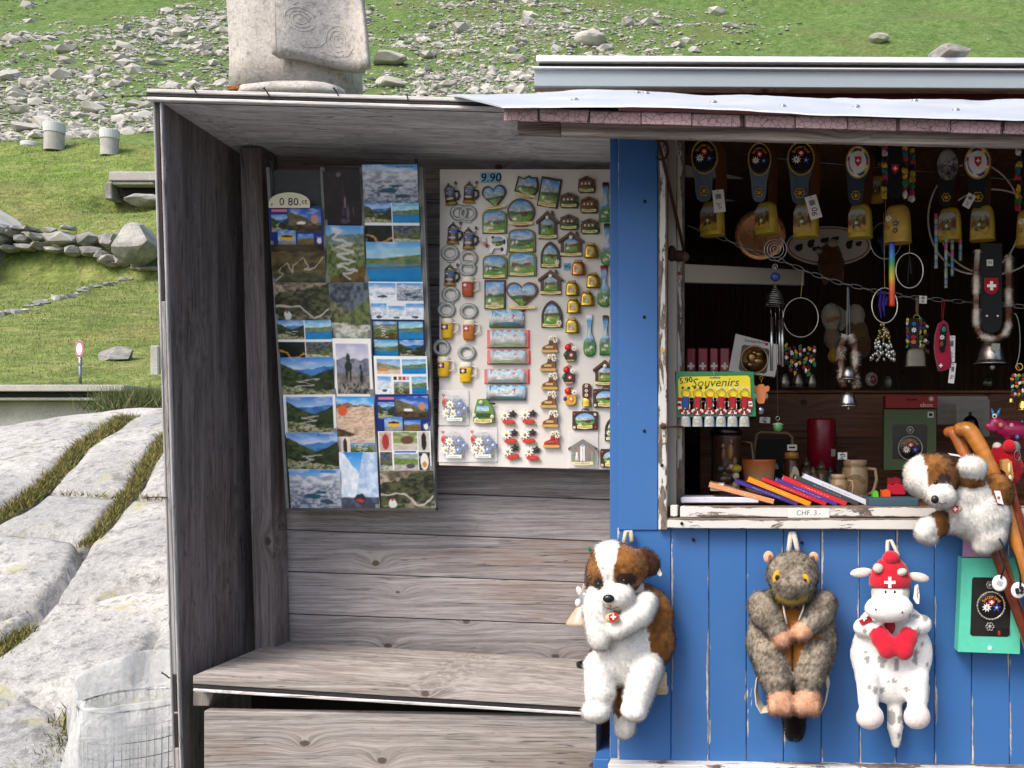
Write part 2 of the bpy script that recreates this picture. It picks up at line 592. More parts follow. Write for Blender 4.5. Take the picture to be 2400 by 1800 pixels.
def np_mesh(name, v, f, mat, cols=None, smooth=False, parent=None):
 me = bpy.data.meshes.new(name)
 v = np.asarray(v, np.float32); f = np.asarray(f, np.int32)
 k = f.shape[1]
 me.vertices.add(len(v)); me.vertices.foreach_set('co', v.ravel())
 me.loops.add(f.size); me.loops.foreach_set('vertex_index', f.ravel())
 me.polygons.add(len(f))
 me.polygons.foreach_set('loop_start', np.arange(0, f.size, k, dtype=np.int32))
 me.polygons.foreach_set('loop_total', np.full(len(f), k, np.int32))
 me.polygons.foreach_set('use_smooth', np.full(len(f), smooth, bool))
 if cols is not None:
  at = me.color_attributes.new('Col', 'FLOAT_COLOR', 'POINT')
  at.data.foreach_set('color', np.column_stack([cols, np.ones(len(cols))]).astype(np.float32).ravel())
 me.materials.append(mat)
 me.update(calc_edges=True)
 o = bpy.data.objects.new(name, me)
 COL.objects.link(o)
 o.parent = parent
 return o
def grid_faces(nx, ny):
 a = (np.arange(ny - 1)[:, None] * nx + np.arange(nx - 1)[None]).ravel()
 return np.column_stack([a, a + 1, a + nx + 1, a + nx])

xs = np.concatenate([np.linspace(-700, -165, 24), np.linspace(-160, -62, 60), np.linspace(-60, 0, 90), np.linspace(1.5, 90, 50), np.linspace(100, 600, 20)])
ys = np.concatenate([np.linspace(-60, 13, 20), np.linspace(13.5, 20, 16), np.linspace(20.5, 44.5, 50), np.linspace(44.8, 74, 70), np.linspace(75, 262, 115), np.linspace(268, 700, 40)])
gx, gy = np.meshgrid(xs, ys)
gz = ground_z(gx, gy)
ground = np_mesh('ground', np.column_stack([gx.ravel(), gy.ravel(), gz.ravel()]), grid_faces(len(xs), len(ys)), MAT_TURF, smooth=True)
tag(ground, 'green alpine meadow rising into a steep rocky mountainside', 'ground', kind='structure')

pv = MB(); pv.box((0, -24, .012), (120, 62, .02), WHITE)
pave = pv.obj('pavement', stone_material('grey_asphalt', (0.19, 0.185, 0.18), (0.12, 0.12, 0.12), 1.5, 0.0, 0.4, 0.01))
tag(pave, 'grey paved forecourt in front of the stall', 'pavement', kind='structure')

# ---- scree: the larger stones one by one, the rest as one mass
def rock_mesh(name, seed, sub=1, flat=0.65):
 bm = bmesh.new()
 bmesh.ops.create_icosphere(bm, subdivisions=sub, radius=1.0)
 r = np.random.default_rng(seed)
 planes = [(Vector(r.normal(size=3)).normalized(), r.uniform(0.55, 0.85)) for _ in range(7 if sub < 2 else 12)]
 for v in bm.verts:
  p = v.co * (r.uniform(0.86, 1.12) if sub < 2 else r.uniform(.96, 1.04))
  for n, d in planes:
   t = p.dot(n) - d
   if t > 0: p = p - n * t
  v.co = (p.x * 1.25, p.y, p.z * flat)
 me = bpy.data.meshes.new(name)
 bm.to_mesh(me); bm.free()
 me.materials.append(MAT_SCREE)
 return me
def ico():
 t = (1 + 5 ** 0.5) / 2
 v = np.array([(-1, t, 0), (1, t, 0), (-1, -t, 0), (1, -t, 0), (0, -1, t), (0, 1, t), (0, -1, -t), (0, 1, -t), (t, 0, -1), (t, 0, 1), (-t, 0, -1), (-t, 0, 1)], float)
 f = np.array([(0, 11, 5), (0, 5, 1), (0, 1, 7), (0, 7, 10), (0, 10, 11), (1, 5, 9), (5, 11, 4), (11, 10, 2), (10, 7, 6), (7, 1, 8), (3, 9, 4), (3, 4, 2), (3, 2, 6), (3, 6, 8), (3, 8, 9), (4, 9, 5), (2, 4, 11), (6, 2, 10), (8, 6, 7), (9, 8, 1)])
 return v / np.linalg.norm(v[0]), f
def stone_mass(name, P, S, mat, flat=0.6, label=None, cat='stones', seed=1):
 r = np.random.default_rng(seed)
 v0, f0 = ico()
 n = len(P)
 V = v0[None] * r.uniform(0.6, 1.2, (n, 12, 1)) * (S[:, None, None] * r.uniform(0.7, 1.3, (n, 1, 3)) * np.array([1.15, 0.9, flat])[None, None])
 a = r.uniform(0, 6.28, n); ca, sa = np.cos(a)[:, None], np.sin(a)[:, None]
 X = V[..., 0] * ca - V[..., 1] * sa; Y = V[..., 0] * sa + V[..., 1] * ca
 V = np.stack([X, Y, V[..., 2]], -1) + P[:, None, :]
 Fc = (f0[None] + (np.arange(n) * 12)[:, None, None]).reshape(-1, 3)
 o = np_mesh(name, V.reshape(-1, 3), Fc, mat)
 return tag(o, label, cat, kind='stuff')
N = 150000
yy = 93 + (265 - 93) * rng.random(N) ** 1.15
pxx = rng.uniform(-260, 2650, N)
xx = (pxx - VX) * yy / F
dens = fbm(xx / 26 + 4, yy / 20, 11, 4)
dens2 = fbm(xx / 8, yy / 8, 23, 3)
pyy = VY - (ground_z(xx, yy) - EYE) * F / yy
band = np.exp(-(((pxx - 1150) - (pyy - 100) * 0.2) / 260) ** 2) * 0.22 + np.clip((pyy - 190) / 160, 0, 1) * 0.26 * (pxx < 1300) + (pxx < 620) * np.interp(pyy, [20, 140, 230], [.02, .05, .1]) + np.exp(-((pxx - 60) / 200) ** 2) * 0.05
thin = np.clip((pxx - 1400) / 500, 0, 1) * 0.24 + np.exp(-((pxx - 905) / 80) ** 2) * np.clip((110 - pyy) / 90, 0, 1) * 0.25
keep = (0.55 * dens + 0.45 * dens2 + band - thin) > rng.uniform(0.40, 0.68, N)
xx, yy, pxx, pyy = xx[keep], yy[keep], pxx[keep], pyy[keep]
ss = np.exp(rng.normal(-1.78, 0.6, len(xx)))
ss = np.clip(ss, 0.08, 1.25)
zz = ground_z(xx, yy) + ss * 0.05
vis = (pxx > -10) & (pxx < 2410) & (pyy > 0) & (pyy < 350) & ((pxx < 350) | (pyy < 215))
vis &= ~((pxx > 1240) & (pyy > 120))
score = ss / yy * vis
big = np.argsort(-score)[:280]
ss[big] *= 1.12
rm = [rock_mesh('scree_boulder', 40 + i, 1, 0.55 + 0.1 * (i % 3)) for i in range(6)]
for q, i in enumerate(big):
 o = bpy.data.objects.new('scree_boulder', rm[q % 6])
 COL.objects.link(o)
 o.location = (xx[i], yy[i], zz[i])
 k = ss[i] * 1.15
 o.scale = (k * random.uniform(.8, 1.3), k, k * random.uniform(.8, 1.2))
 o.rotation_euler = (random.uniform(-.3, .3), random.uniform(-.3, .3), random.uniform(0, 6.28))
 tag(o, 'pale grey boulder lying on the grassy mountainside', 'boulder', 'boulders strewn over the mountainside')
rest = np.setdiff1d(np.arange(len(xx)), big)
stone_mass('scree', np.column_stack([xx, yy, zz])[rest], ss[rest], MAT_SCREE, 0.5, 'loose pale scree covering the mountainside', 'scree')

def fixed_rock(name, px, py, d, w, h, label, seed, dy=None, mat=None, sub=3, cat='boulder', rz=None):
 """single rock whose outline is w x h photo pixels, at depth d"""
 if d is None:        # resting on the slope: first depth at which the ray through its foot meets the ground
  dd = np.arange(17.5, 260, .1)
  e = ground_z((px - VX) * dd / F, dd) - (EYE + (VY - py - h * .3) * dd / F)
  d = float(dd[np.argmax(e > 0)])
 me = rock_mesh(name, seed, sub, 1.0)
 if mat: me.materials[0] = mat
 o = bpy.data.objects.new(name, me); COL.objects.link(o)
 o.location = W(px, py, d)
 co = np.array([v.co for v in me.vertices]); ext = co.max(0) - co.min(0)
 o.scale = (w * d / F / ext[0], (dy or w * d / F * 0.8) / ext[1], h * d / F / ext[2])
 return tag(o, label, cat)
fixed_rock('scree_boulder', 1385, 90, None, 75, 45, 'broad grey boulder high on the slope above the kiosk roof edge', 91)
fixed_rock('scree_boulder', 2060, 92, None, 48, 24, 'pale flat-topped boulder on plain green slope above the roof stone', 92)
fixed_rock('scree_boulder', 920, 195, None, 70, 30, 'long pale slab-like boulder beside the stone monument', 93)
fixed_rock('scree_boulder', 915, 140, None, 80, 34, 'rounded pinkish-grey boulder right of the monument cloak', 94)
fixed_rock('scree_boulder', 68, 197, None, 58, 20, 'broad flat boulder above the grass bank with vent shafts', 95)
fixed_rock('scree_boulder', 55, 300, None, 75, 24, 'long grey rock just above the lowest vent cap', 97)

# ---- stone retaining wall, meadow boulder, trail stones
t = thing('dry_stone_wall', 'dry stone retaining wall under a grassy bank', 'stone wall', W(150, 640, 44.9))
sw = [(8, 560, 34, 30), (30, 548, 36, 18), (55, 560, 30, 26), (12, 545, 34, 14), (85, 555, 38, 22), (75, 538, 30, 14), (45, 535, 30, 14), (12, 532, 26, 14), (92, 575, 34, 18), (60, 580, 36, 16), (20, 583, 40, 18),
   (118, 542, 24, 20), (143, 560, 68, 32), (130, 585, 46, 16), (175, 588, 40, 26), (210, 562, 52, 34), (216, 590, 44, 24), (250, 565, 32, 34), (240, 598, 30, 22), (276, 560, 22, 26), (255, 608, 50, 26), (292, 612, 32, 28), (268, 622, 40, 14), (325, 623, 28, 14), (160, 535, 28, 12), (285, 590, 30, 20)]
for i, (x, y, w, h) in enumerate(sw):
 me = rock_mesh('stone', 200 + i, 1, 1.0); me.materials[0] = MAT_WALLSTONE
 o = bpy.data.objects.new('stone', me); COL.objects.link(o); o.parent = t
 d = 44.8
 co = np.array([v.co for v in me.vertices]); ext = co.max(0) - co.min(0)
 o.scale = (w * 1.08 * d / F / ext[0], 0.9 / ext[1], h * 1.12 * d / F / ext[2])
 o.location = W(x, y, d) - t.location
fixed_rock('boulder', 322, 572, 43.8, 88, 100, 'big lichen-yellowed boulder at the end of the dry stone wall', 301, mat=MAT_WALLSTONE, dy=2.2)
fixed_rock('boulder', 274, 833, None, 92, 40, 'low rounded boulder lying in the meadow near the round road sign', 304, mat=MAT_WALLSTONE, dy=0.6)
fixed_rock('boulder', 335, 468, 49.6, 80, 30, 'pale rock under the concrete bunker slit', 307, mat=MAT_WALLSTONE, dy=1.2)
pp = []
for k in range(46):
 u = k / 45
 px = -30 + 390 * u + random.uniform(-8, 8); py = 748 - 118 * u ** 1.1 + random.uniform(-5, 5)
 # distance from the meadow surface along the pixel's ray
 best = min(np.arange(18.5, 46, 0.25), key=lambda d: abs(float(ground_z((px - VX) * d / F, d)) - (EYE + (VY - py) * d / F)))
 x = (px - VX) * best / F
 pp.append((x, best, float(ground_z(x, best)) + 0.02))
pp = np.array(pp)
stone_mass('trail_stones', pp, rng.uniform(0.1, 0.28, len(pp)), MAT_WALLSTONE, 0.5, 'line of loose pale stones along a trail across the meadow', 'stones')

# ---- ventilation shafts, bunker slit, hut corner, sign, marker, parapet
def shaft(px, top, bot, d, w, label, capfrac=0.42):
 s = d / F
 t = thing('ventilation_shaft', label, 'vent', W(px, bot, d) - Vector((0, 0, 0.3)), 'vent shafts on the grass bank')
 h = (bot - top) * s + 0.3; r = w * s / 2
 m = MB(); m.lathe([(r * .97, 0), (r * .97, h * 0.9)], lin('c9c7c0'), 24, smooth=False); m.obj('shaft', MAT_CONCRETE, t)
 m = MB(); ch = (bot - top) * s * capfrac
 m.lathe([(r * 1.04, h - ch), (r * 1.06, h - ch * .5), (r * 1.06, h - .02), (r * 1.03, h), (r * .3, h + .01)], lin('c4c8ca'), 24, smooth=False)
 m.obj('cap', 'matte', t)
shaft(127, 290, 342, 61, 43, 'tallest round concrete vent shaft with grey metal cap on the bank')
shaft(257, 306, 354, 60, 40, 'shorter concrete vent shaft with metal cap above the bunker slit')
shaft(74, 335, 346, 62, 42, 'vent shaft sunk so only its metal cap clears the grass', 0.9)
t = thing('bunker_slit', 'dark bunker slit under a concrete lintel in the grass bank', 'bunker', W(315, 458, 51.5))
s = 51.5 / F
for nm, x, z, w, h, dp, y, mt in (('lintel', 330, 420, 118, 22, 2.6, 0.0, MAT_CONCRETE), ('soffit_plank', 325, 435, 96, 7, 2.2, 0.1, MAT_CONCRETE), ('side_wall', 262, 450, 16, 40, 2.4, 0.3, MAT_WALLSTONE), ('side_wall', 400, 450, 40, 40, 2.4, 0.3, MAT_WALLSTONE)):
 m = MB(); m.box(((x - 315) * s, y + dp / 2 - .6, (458 - z) * s), (w * s, dp, h * s), WHITE * .4, 0.05); m.obj(nm, mt, t)
m = MB(); m.box((12 * s, .35, 12 * s), (100 * s, .5, 30 * s), lin('0c0b09')); m.obj('opening_shade', 'matte', t)  # shade inside the slit, put in as a solid near-black block
t = thing('stone_hut', 'corner of a stone hut roof at the end of the dry stone wall', 'hut', W(-75, 640, 44))
s = 44 / F
m = MB(); m.box((-35 * s, 1.5, 45 * s), (150 * s, 3.4, 130 * s), WHITE * .4, 0.05); m.obj('wall', MAT_WALLSTONE, t)
m = MB()
m.add([(-140 * s, -.3, 240 * s), (68 * s, -.3, 112 * s), (68 * s, 3.6, 112 * s), (-140 * s, 3.6, 240 * s), (-140 * s, -.3, 222 * s), (66 * s, -.3, 98 * s), (66 * s, 3.6, 98 * s), (-140 * s, 3.6, 222 * s)],
   [(0, 1, 2, 3), (7, 6, 5, 4), (0, 4, 5, 1), (1, 5, 6, 2), (2, 6, 7, 3), (3, 7, 4, 0)], WHITE * .4)
m.obj('roof_slab', MAT_CONCRETE, t)

t = thing('road_sign', 'round white road sign with red rim on a grey post', 'sign', W(188, 925, 18.6))
s = 18.6 / F
m = MB(); m.tube([(0, 0, -.2), (0, 0, 118 * s)], 0.028, lin('9a9fa2'), 10); m.obj('post', 'metal', t)
m = MB()
m.panel(ellipse(0, 0, 9.5 * s, 20 * s, 40), -.03, lambda u, v: np.where((((u - .5) ** 2 + (v - .5) ** 2) > .155)[:, None], np.where((((u - .5) ** 2 + (v - .5) ** 2) > .225)[:, None], lin('e6e2e0'), lin('c8343a')), np.where((((u - .5) ** 2 + (v - .5) ** 2) > .125)[:, None], lin('4a6cc0'), WHITE)), 16, thick=.02)
d_ = m.obj('disc', 'paper', t); d_.location = (0, 0, 107 * s)
m = MB(); m.box((0, -.02, 72 * s), (.07, .04, .05), lin('888888')); m.obj('clamp', 'metal', t)
o = MB().box((0, 0, 0), (0.16, 0.14, 1.0), lin('d8d6ce'), 0.02).obj('marker_post', MAT_CONCRETE)
o.location = W(366, 872, 19.5)
tag(o, 'short white marker post in the meadow behind the wooden booth', 'post')

t = thing('parapet_wall', 'grey rendered wall with pale coping and dark gutter below the meadow', 'wall', W(100, 1050, 16))
s = 16 / F
def para(nm, y0, y1, dp, yoff, mat, col, x0=-900, x1=322):
 m = MB(); m.box(((x0 + x1) / 2 * s - 100 * s, yoff + dp / 2, (1050 - (y0 + y1) / 2) * s), ((x1 - x0) * s, dp, (y1 - y0) * s), col, 0.01); return m.obj(nm, mat, t)
para('coping', 905, 920, 0.9, -0.35, MAT_CONCRETE, WHITE * .7)
para('stripe', 920.5, 933, 0.6, -0.2, 'matte', lin('2a2a2a'))  # near-black box between coping and ledge
para('ledge', 933.5, 940, 0.65, -0.25, MAT_CONCRETE, WHITE * .7, x1=290)
para('wall', 940.5, 1400, 0.5, 0.0, MAT_CONCRETE, WHITE * .4)

# ================================================================ granite outcrop beside the stall
def rock_z(x, y):
 z = np.interp(y, [2.6, 3.2, 4.2, 5, 6, 7, 8, 8.6, 9.4, 10.6, 12], [-.5, -.15, .19, .57, 1.01, 1.44, 1.76, 1.83, 1.7, .5, -.6])
 z = z - np.clip(-5.1 - x, 0, 9) * 0.17 - np.clip(x + 2.0, 0, 9) * 0.35
 z = z + 0.16 * (fbm(x / 1.6, y / 1.3, 5, 3) - .5)
 return z
def on_rock(px, py):
 d = np.arange(3.3, 9.2, 0.02)
 e = EYE + (VY - py) * d / F - rock_z((px - VX) * d / F, d)
 k = np.argmax(e < 0) if (e < 0).any() else len(d) - 1
 return ((px - VX) * d[k] / F, d[k])
c3 = lambda x, y: (x * .5424, 900 + y * .5424)
CR = {
 'a': ([(720, 200), (650, 300), (580, 420), (530, 490), (460, 580), (400, 650), (360, 670), (340, 730), (270, 830), (200, 920), (90, 1040), (-60, 1160)], 0.035),
 'b': ([(560, 130), (430, 200), (340, 270), (280, 340), (190, 420), (100, 490), (-60, 590)], 0.05),
 'c': ([(210, 450), (350, 455), (500, 465), (600, 470), (760, 478)], 0.016),
 'd': ([(-60, 612), (190, 630), (330, 660), (365, 670)], 0.016),
 'e': ([(200, 920), (270, 895), (400, 915), (520, 870), (600, 850), (760, 825)], 0.018),
 'f': ([(690, 1010), (640, 1130), (590, 1240)], 0.014),
 'g': ([(-60, 1010), (60, 960), (200, 920)], 0.012),
 'h': ([(-60, 1380), (120, 1330), (230, 1380), (300, 1440)], 0.01),
}
CW = {k: (np.array([on_rock(*c3(*p)) for p in v[0]]), v[1]) for k, v in CR.items()}
rx = np.arange(-8.2, -0.6, 0.026); ry = np.arange(3.0, 10.6, 0.03)
gx, gy = np.meshgrid(rx, ry)
X, Y = gx.ravel(), gy.ravel()
Z = rock_z(X, Y)
wx = X + 0.05 * (fbm(X / .35, Y / .35, 61, 3) - .5); wy = Y + 0.05 * (fbm(X / .35, Y / .35, 71, 3) - .5)
drop = np.zeros_like(X)
for k, (P, w) in CW.items():
 dmin = np.full(len(X), 9.0)
 for i in range(len(P) - 1):
  a, b = P[i], P[i + 1]
  ab = b - a; L = (ab ** 2).sum() + 1e-9
  t_ = np.clip(((wx - a[0]) * ab[0] + (wy - a[1]) * ab[1]) / L, 0, 1)
  dmin = np.minimum(dmin, np.hypot(wx - a[0] - t_ * ab[0], wy - a[1] - t_ * ab[1]))
 ww = w * (0.5 + 1.0 * vnoise(X / .4, Y / .4, 9))
 drop = np.maximum(drop, 0.13 * np.exp(-(dmin / ww) ** 2) * min(1, w / .03 + .35) + 0.05 * np.exp(-dmin / 0.1))
Z = Z - drop + 0.03 * (fbm(X / .22, Y / .3, 31, 4) - .5)
outc = np_mesh('rock_outcrop', np.column_stack([X, Y, Z]), grid_faces(len(rx), len(ry)), MAT_GRANITE, smooth=True)
tag(outc, 'pale glacier-smoothed granite outcrop with mossy cracks', 'rock', kind='structure')

def blades(name, P, L, Wd, cols, label, cat, seed=3, lean=0.5, mat='matte', parent=None):
 """tufts: one thin triangle per blade"""
 r = np.random.default_rng(seed)
 n = len(P)
 a = r.uniform(0, 6.28, n)
 side = np.column_stack([np.cos(a), np.sin(a), np.zeros(n)]) * (Wd / 2)[:, None]
 tip = np.column_stack([r.normal(0, lean, n), r.normal(0, lean, n), np.ones(n)])
 tip = tip / np.linalg.norm(tip, axis=1)[:, None] * L[:, None]
 V = np.stack([P - side, P + side, P + tip], 1).reshape(-1, 3)
 o = np_mesh(name, V, np.arange(3 * n).reshape(-1, 3), M_(mat), np.repeat(cols, 3, 0), parent=parent)
 return tag(o, label, cat, kind='stuff')
def turf_cols(n, r, pal):
 pal = np.array(pal)
 return pal[r.integers(0, len(pal), n)] * r.uniform(0.7, 1.25, (n, 1))
# moss and dry grass sitting in the cracks
mp = []
for k, wdt, den in (('a', 0.075, 900), ('b', 0.13, 1500), ('c', 0.03, 60)):
 P, _ = CW[k]
 for i in range(len(P) - 1):
  if k == 'a' and i > 5: continue
  L = np.hypot(*(P[i + 1] - P[i])); n = int(L * den * 2.2)
  u = rng.random(n)
  q = P[i] + (P[i + 1] - P[i]) * u[:, None]
  m_ = vnoise(q[:, 0] * 1.4, q[:, 1] * 1.4, 8) > (.42 if k == 'b' else .3 if k == 'a' else .7)
  q = q + rng.normal(0, 1, (n, 2)) * wdt * 0.33 * (0.4 + vnoise(q[:, 0] * 3, q[:, 1] * 3, 4))[:, None]
  mp.append(q[m_])
for (x, y, r_) in ((285, 1540, 60), (300, 1600, 50), (60, 1093, 25), (250, 1640, 40)):
 q = np.array(on_rock(*c3(x, y)))[None] + rng.normal(0, 1, (int(r_ * 22), 2)) * r_ * .0011 * np.array([[1, 2.2]])
 mp.append(q)
mp = np.concatenate(mp)
zr = rock_z(mp[:, 0], mp[:, 1]) - 0.045
blades('moss', np.column_stack([mp, zr]), rng.uniform(.025, .075, len(mp)), rng.uniform(.006, .014, len(mp)), turf_cols(len(mp), rng, [(.16, .2, .04), (.28, .25, .08), (.36, .28, .12), (.22, .18, .06), (.1, .13, .03)]), 'tufts of moss and yellow grass in the granite cracks', 'moss', lean=.8)
# short grass on the meadow and the banks, and the bushy clump by the booth
n = 60000
yy = rng.uniform(17, 70, n); px_ = rng.uniform(-200, 520, n); x_ = (px_ - VX) * yy / F
gp = np.column_stack([x_, yy, ground_z(x_, yy) - .02])
kk = np.interp(yy, [17, 70], [.6, 1.5])
lush = np.exp(-((yy - 57) / 5) ** 2)[:, None] * np.clip(vnoise(x_ / 4, yy / 3, 3) * 2 - .1, 0, 1)[:, None]
gc = turf_cols(n, rng, [(.17, .25, .05), (.26, .31, .07), (.33, .34, .11), (.3, .26, .12), (.13, .2, .045)]) * (1 - lush) + lush * np.array([(.2, .4, .035)])
blades('meadow_grass', gp, rng.uniform(.06, .16, n) * kk, rng.uniform(.015, .035, n) * kk, gc, 'short tufted grass over the meadow and banks', 'grass', lean=.6)
n = 5000
c0 = W(338, 965, 11)
q = rng.normal(0, 1, (n, 3)) * np.array([.16, .2, .02]) + np.array(c0)
blades('grass_clump', q, rng.uniform(.12, .34, n), rng.uniform(.006, .014, n), turf_cols(n, rng, [(.07, .12, .03), (.13, .16, .05), (.2, .18, .09)]), 'shaggy green grass clump at the crest of the granite', 'grass', lean=.55)
o = fixed_rock('boulder', 345, 1000, 11.05, 160, 110, 'rock under the grass clump behind the granite crest', 311, mat=MAT_GRANITE, dy=1.0)

# ================================================================ stone monument behind the booth
D = 6.0; s = D / F
t = thing('stone_monument', 'tall pale granite monument with carved cloak behind the booth roof', 'monument', W(690, 215, D))
def loft(m, secs, col, n=40, pw=2.6):
 """secs: (cx, z, rx, ry, cy) superellipse cross-sections"""
 V = []
 for cx, z, a, b, cy in secs:
  for k in range(n):
   th = 2 * math.pi * k / n
   c, s_ = math.cos(th), math.sin(th)
   fold = 1 + 0.02 * math.sin(th * 9 + z * 1.3)
   V.append((cx + a * fold * math.copysign(abs(c) ** (2 / pw), c), cy + b * fold * math.copysign(abs(s_) ** (2 / pw), s_), z))
 f = []
 for i in range(len(secs) - 1):
  for k in range(n):
   k2 = (k + 1) % n
   f.append((i * n + k, i * n + k2, (i + 1) * n + k2, (i + 1) * n + k))
 f.append(tuple(reversed(range(n)))); f.append(tuple((len(secs) - 1) * n + k for k in range(n)))
 return m.add(V, f, col, smooth=True)
m = MB()
loft(m, [((682 - 690) * s, -.05, 144 * s, .3, .1), ((681 - 690) * s, 60 * s, 140 * s, .3, .1), ((682 - 690) * s, 130 * s, 143 * s, .3, .1), ((672 - 690) * s, 240 * s, 142 * s, .29, .1), (-14 * s, 420 * s, 150 * s, .29, .1), (-10 * s, 640 * s, 165 * s, .28, .1), (-8 * s, 760 * s, 130 * s, .25, .1), (-8 * s, 800 * s, 60 * s, .16, .1)], WHITE * .45)
m.obj('figure', MAT_MONUMENT, t)
px2 = lambda px: (px - VX) * (D - .27) / F - (690 - VX) * D / F      # photo column -> local x on the cloak's face
pz2 = lambda py: (VY - py) * (D - .27) / F - (VY - 215) * D / F
def cloak_y(x, z):
 return -0.235 - 0.05 * math.cos(x / (110 * s) * 2.2) - 0.03 * math.sin(x / (40 * s) + 1)
m = MB()
nu, nv = 26, 20
fr = []; bk = []
for j in range(nv):
 v = j / (nv - 1); z = pz2(142) + v * 420 * s
 l_ = px2(645) - v * 12 * s; r_ = px2(860) - min(v, .45) / .45 * 27 * s
 for i in range(nu):
  u = i / (nu - 1); x = l_ + (r_ - l_) * u
  zz_ = z + (14 * s * (1 - u) - 6 * s) * (1 - v)
  y = cloak_y(x, zz_) - .04 * (u > .9) * (1 - v)
  fr.append((x, y, zz_)); bk.append((x * .97, y + .09, zz_ + .01))
f = []
for j in range(nv - 1):
 for i in range(nu - 1):
  a = j * nu + i; f.append((a, a + 1, a + nu + 1, a + nu)); b = a + nu * nv; f.append((b + nu, b + nu + 1, b + 1, b))
K = nu * nv
for i in range(nu - 1):
 f.append((i, i + K, i + 1 + K, i + 1)); a = (nv - 1) * nu + i; f.append((a + 1, a + 1 + K, a + K, a))
for j in range(nv - 1):
 a = j * nu; f.append((a + nu, a + nu + K, a + K, a)); a += nu - 1; f.append((a, a + K, a + nu + K, a + nu))
m.add(fr + bk, f, WHITE * .45, smooth=True)
ck = m.obj('cloak', MAT_MONUMENT, t)
m = MB()
def groove(pts):
 m.tube([(px2(x), cloak_y(px2(x), 0) - .001, pz2(y)) for x, y in pts], 0.0013, lin('8c8275'), 5)
for rr_ in (12, 20, 28):
 groove([(703 + rr_ * math.cos(a) * 1.05, 45 + rr_ * math.sin(a) * .95) for a in np.linspace(.3, 5.9, 24)])
for rr_ in (9, 17, 24):
 groove([(775 + rr_ * math.cos(a), 80 + rr_ * 1.5 * math.sin(a)) for a in np.linspace(1, 6.6, 22)])
groove([(652, 5), (653, 60), (656, 125)]); groove([(660, 110), (700, 120), (760, 128), (835, 128)])
groove([(668, 72), (690, 96), (716, 108), (740, 100), (752, 84)]); groove([(690, 14), (700, 6), (690, -4), (680, 6)]); groove([(740, 110), (770, 118), (800, 112), (812, 92), (806, 60)])
m.obj('carved_line', MAT_MONUMENT, ck)
m = MB(); m.box((0, .2, -.14 - 1.7), (.9, .8, 3.4), WHITE * .45, .03); m.obj('plinth', MAT_MONUMENT, t)
m = MB(); loft(m, [(px2(690), pz2(232), 118 * s, .12, -.3), (px2(690), pz2(212), 112 * s, .1, -.3), (px2(700), pz2(201), 70 * s, .05, -.3)], WHITE * .5); m.obj('base_moulding', MAT_MONUMENT, t)
m = MB()
for k in range(26):
 m.ell((px2(540 + 60 * random.random()), -.27 + random.uniform(-.02, .02), pz2(212 - random.random() * 12)), (random.uniform(.01, .03), .012, random.uniform(.006, .014)), lin('8a5428') * random.uniform(.6, 1.2), 7, 5)
tag(m.obj('lichen', 'matte', t), kind='stuff')

# ================================================================ wire waste basket with a plastic bag
D = 2.95; s = D / F
t = thing('waste_basket', 'wire mesh waste basket against the booth side', 'basket', W(318, 1640, D))
br = 0.142; bh = 0.62
m = MB()
for k in range(44):
 a = 2 * math.pi * k / 44
 m.tube([(br * math.cos(a), br * math.sin(a), 0), (br * .9 * math.cos(a), br * .9 * math.sin(a), -bh)], 0.0011, lin('8a8e92'), 5)
m.obj('upright_wire', 'metal', t)
for k in range(15):
 rr_ = br * (1 - .1 * k / 14)
 m = MB(); m.tube([(rr_ * math.cos(a), rr_ * math.sin(a), -bh * k / 14) for a in np.linspace(0, 2 * math.pi, 40, endpoint=False)], 0.0028 if k == 0 else 0.0012, lin('8a8e92'), 5, closed=True); m.obj('hoop_wire', 'metal', t)
m = MB(); m.lathe([(br * .9, -bh), (br * .9, -bh + .004)], lin('70757a'), 24); m.obj('base', 'metal', t)
g = NG('thin_white_plastic')
co = g.coords('Object')
nz = g.noise(co, 22, 5, .6, 1.5)
g.set((0.86, 0.87, 0.88), 0.35)
g.b.inputs['Alpha'].default_value = 0.62
g.b.inputs['Subsurface Weight'].default_value = 0.0
tr = g.n('BsdfTranslucent'); tr.inputs['Color'].default_value = (.9, .9, .92, 1)
g.bump(nz, 0.9, 0.012)
tp = g.n('BsdfTransparent'); ms = g.n('MixShader'); ms.inputs[0].default_value = .45
g.b.inputs['Alpha'].default_value = 1.0
g.l(g.b.outputs[0], ms.inputs[1]); g.l(tr.outputs[0], ms.inputs[2])
ms2 = g.n('MixShader'); g.l(g.math('MULTIPLY_ADD', nz, .6, .12), ms2.inputs[0]); g.l(tp.outputs[0], ms2.inputs[1]); g.l(ms.outputs[0], ms2.inputs[2]); g.l(ms2.outputs[0], g.out.inputs[0])
MAT_BAG = g.m
nth, nt_ = 90, 46
V = []
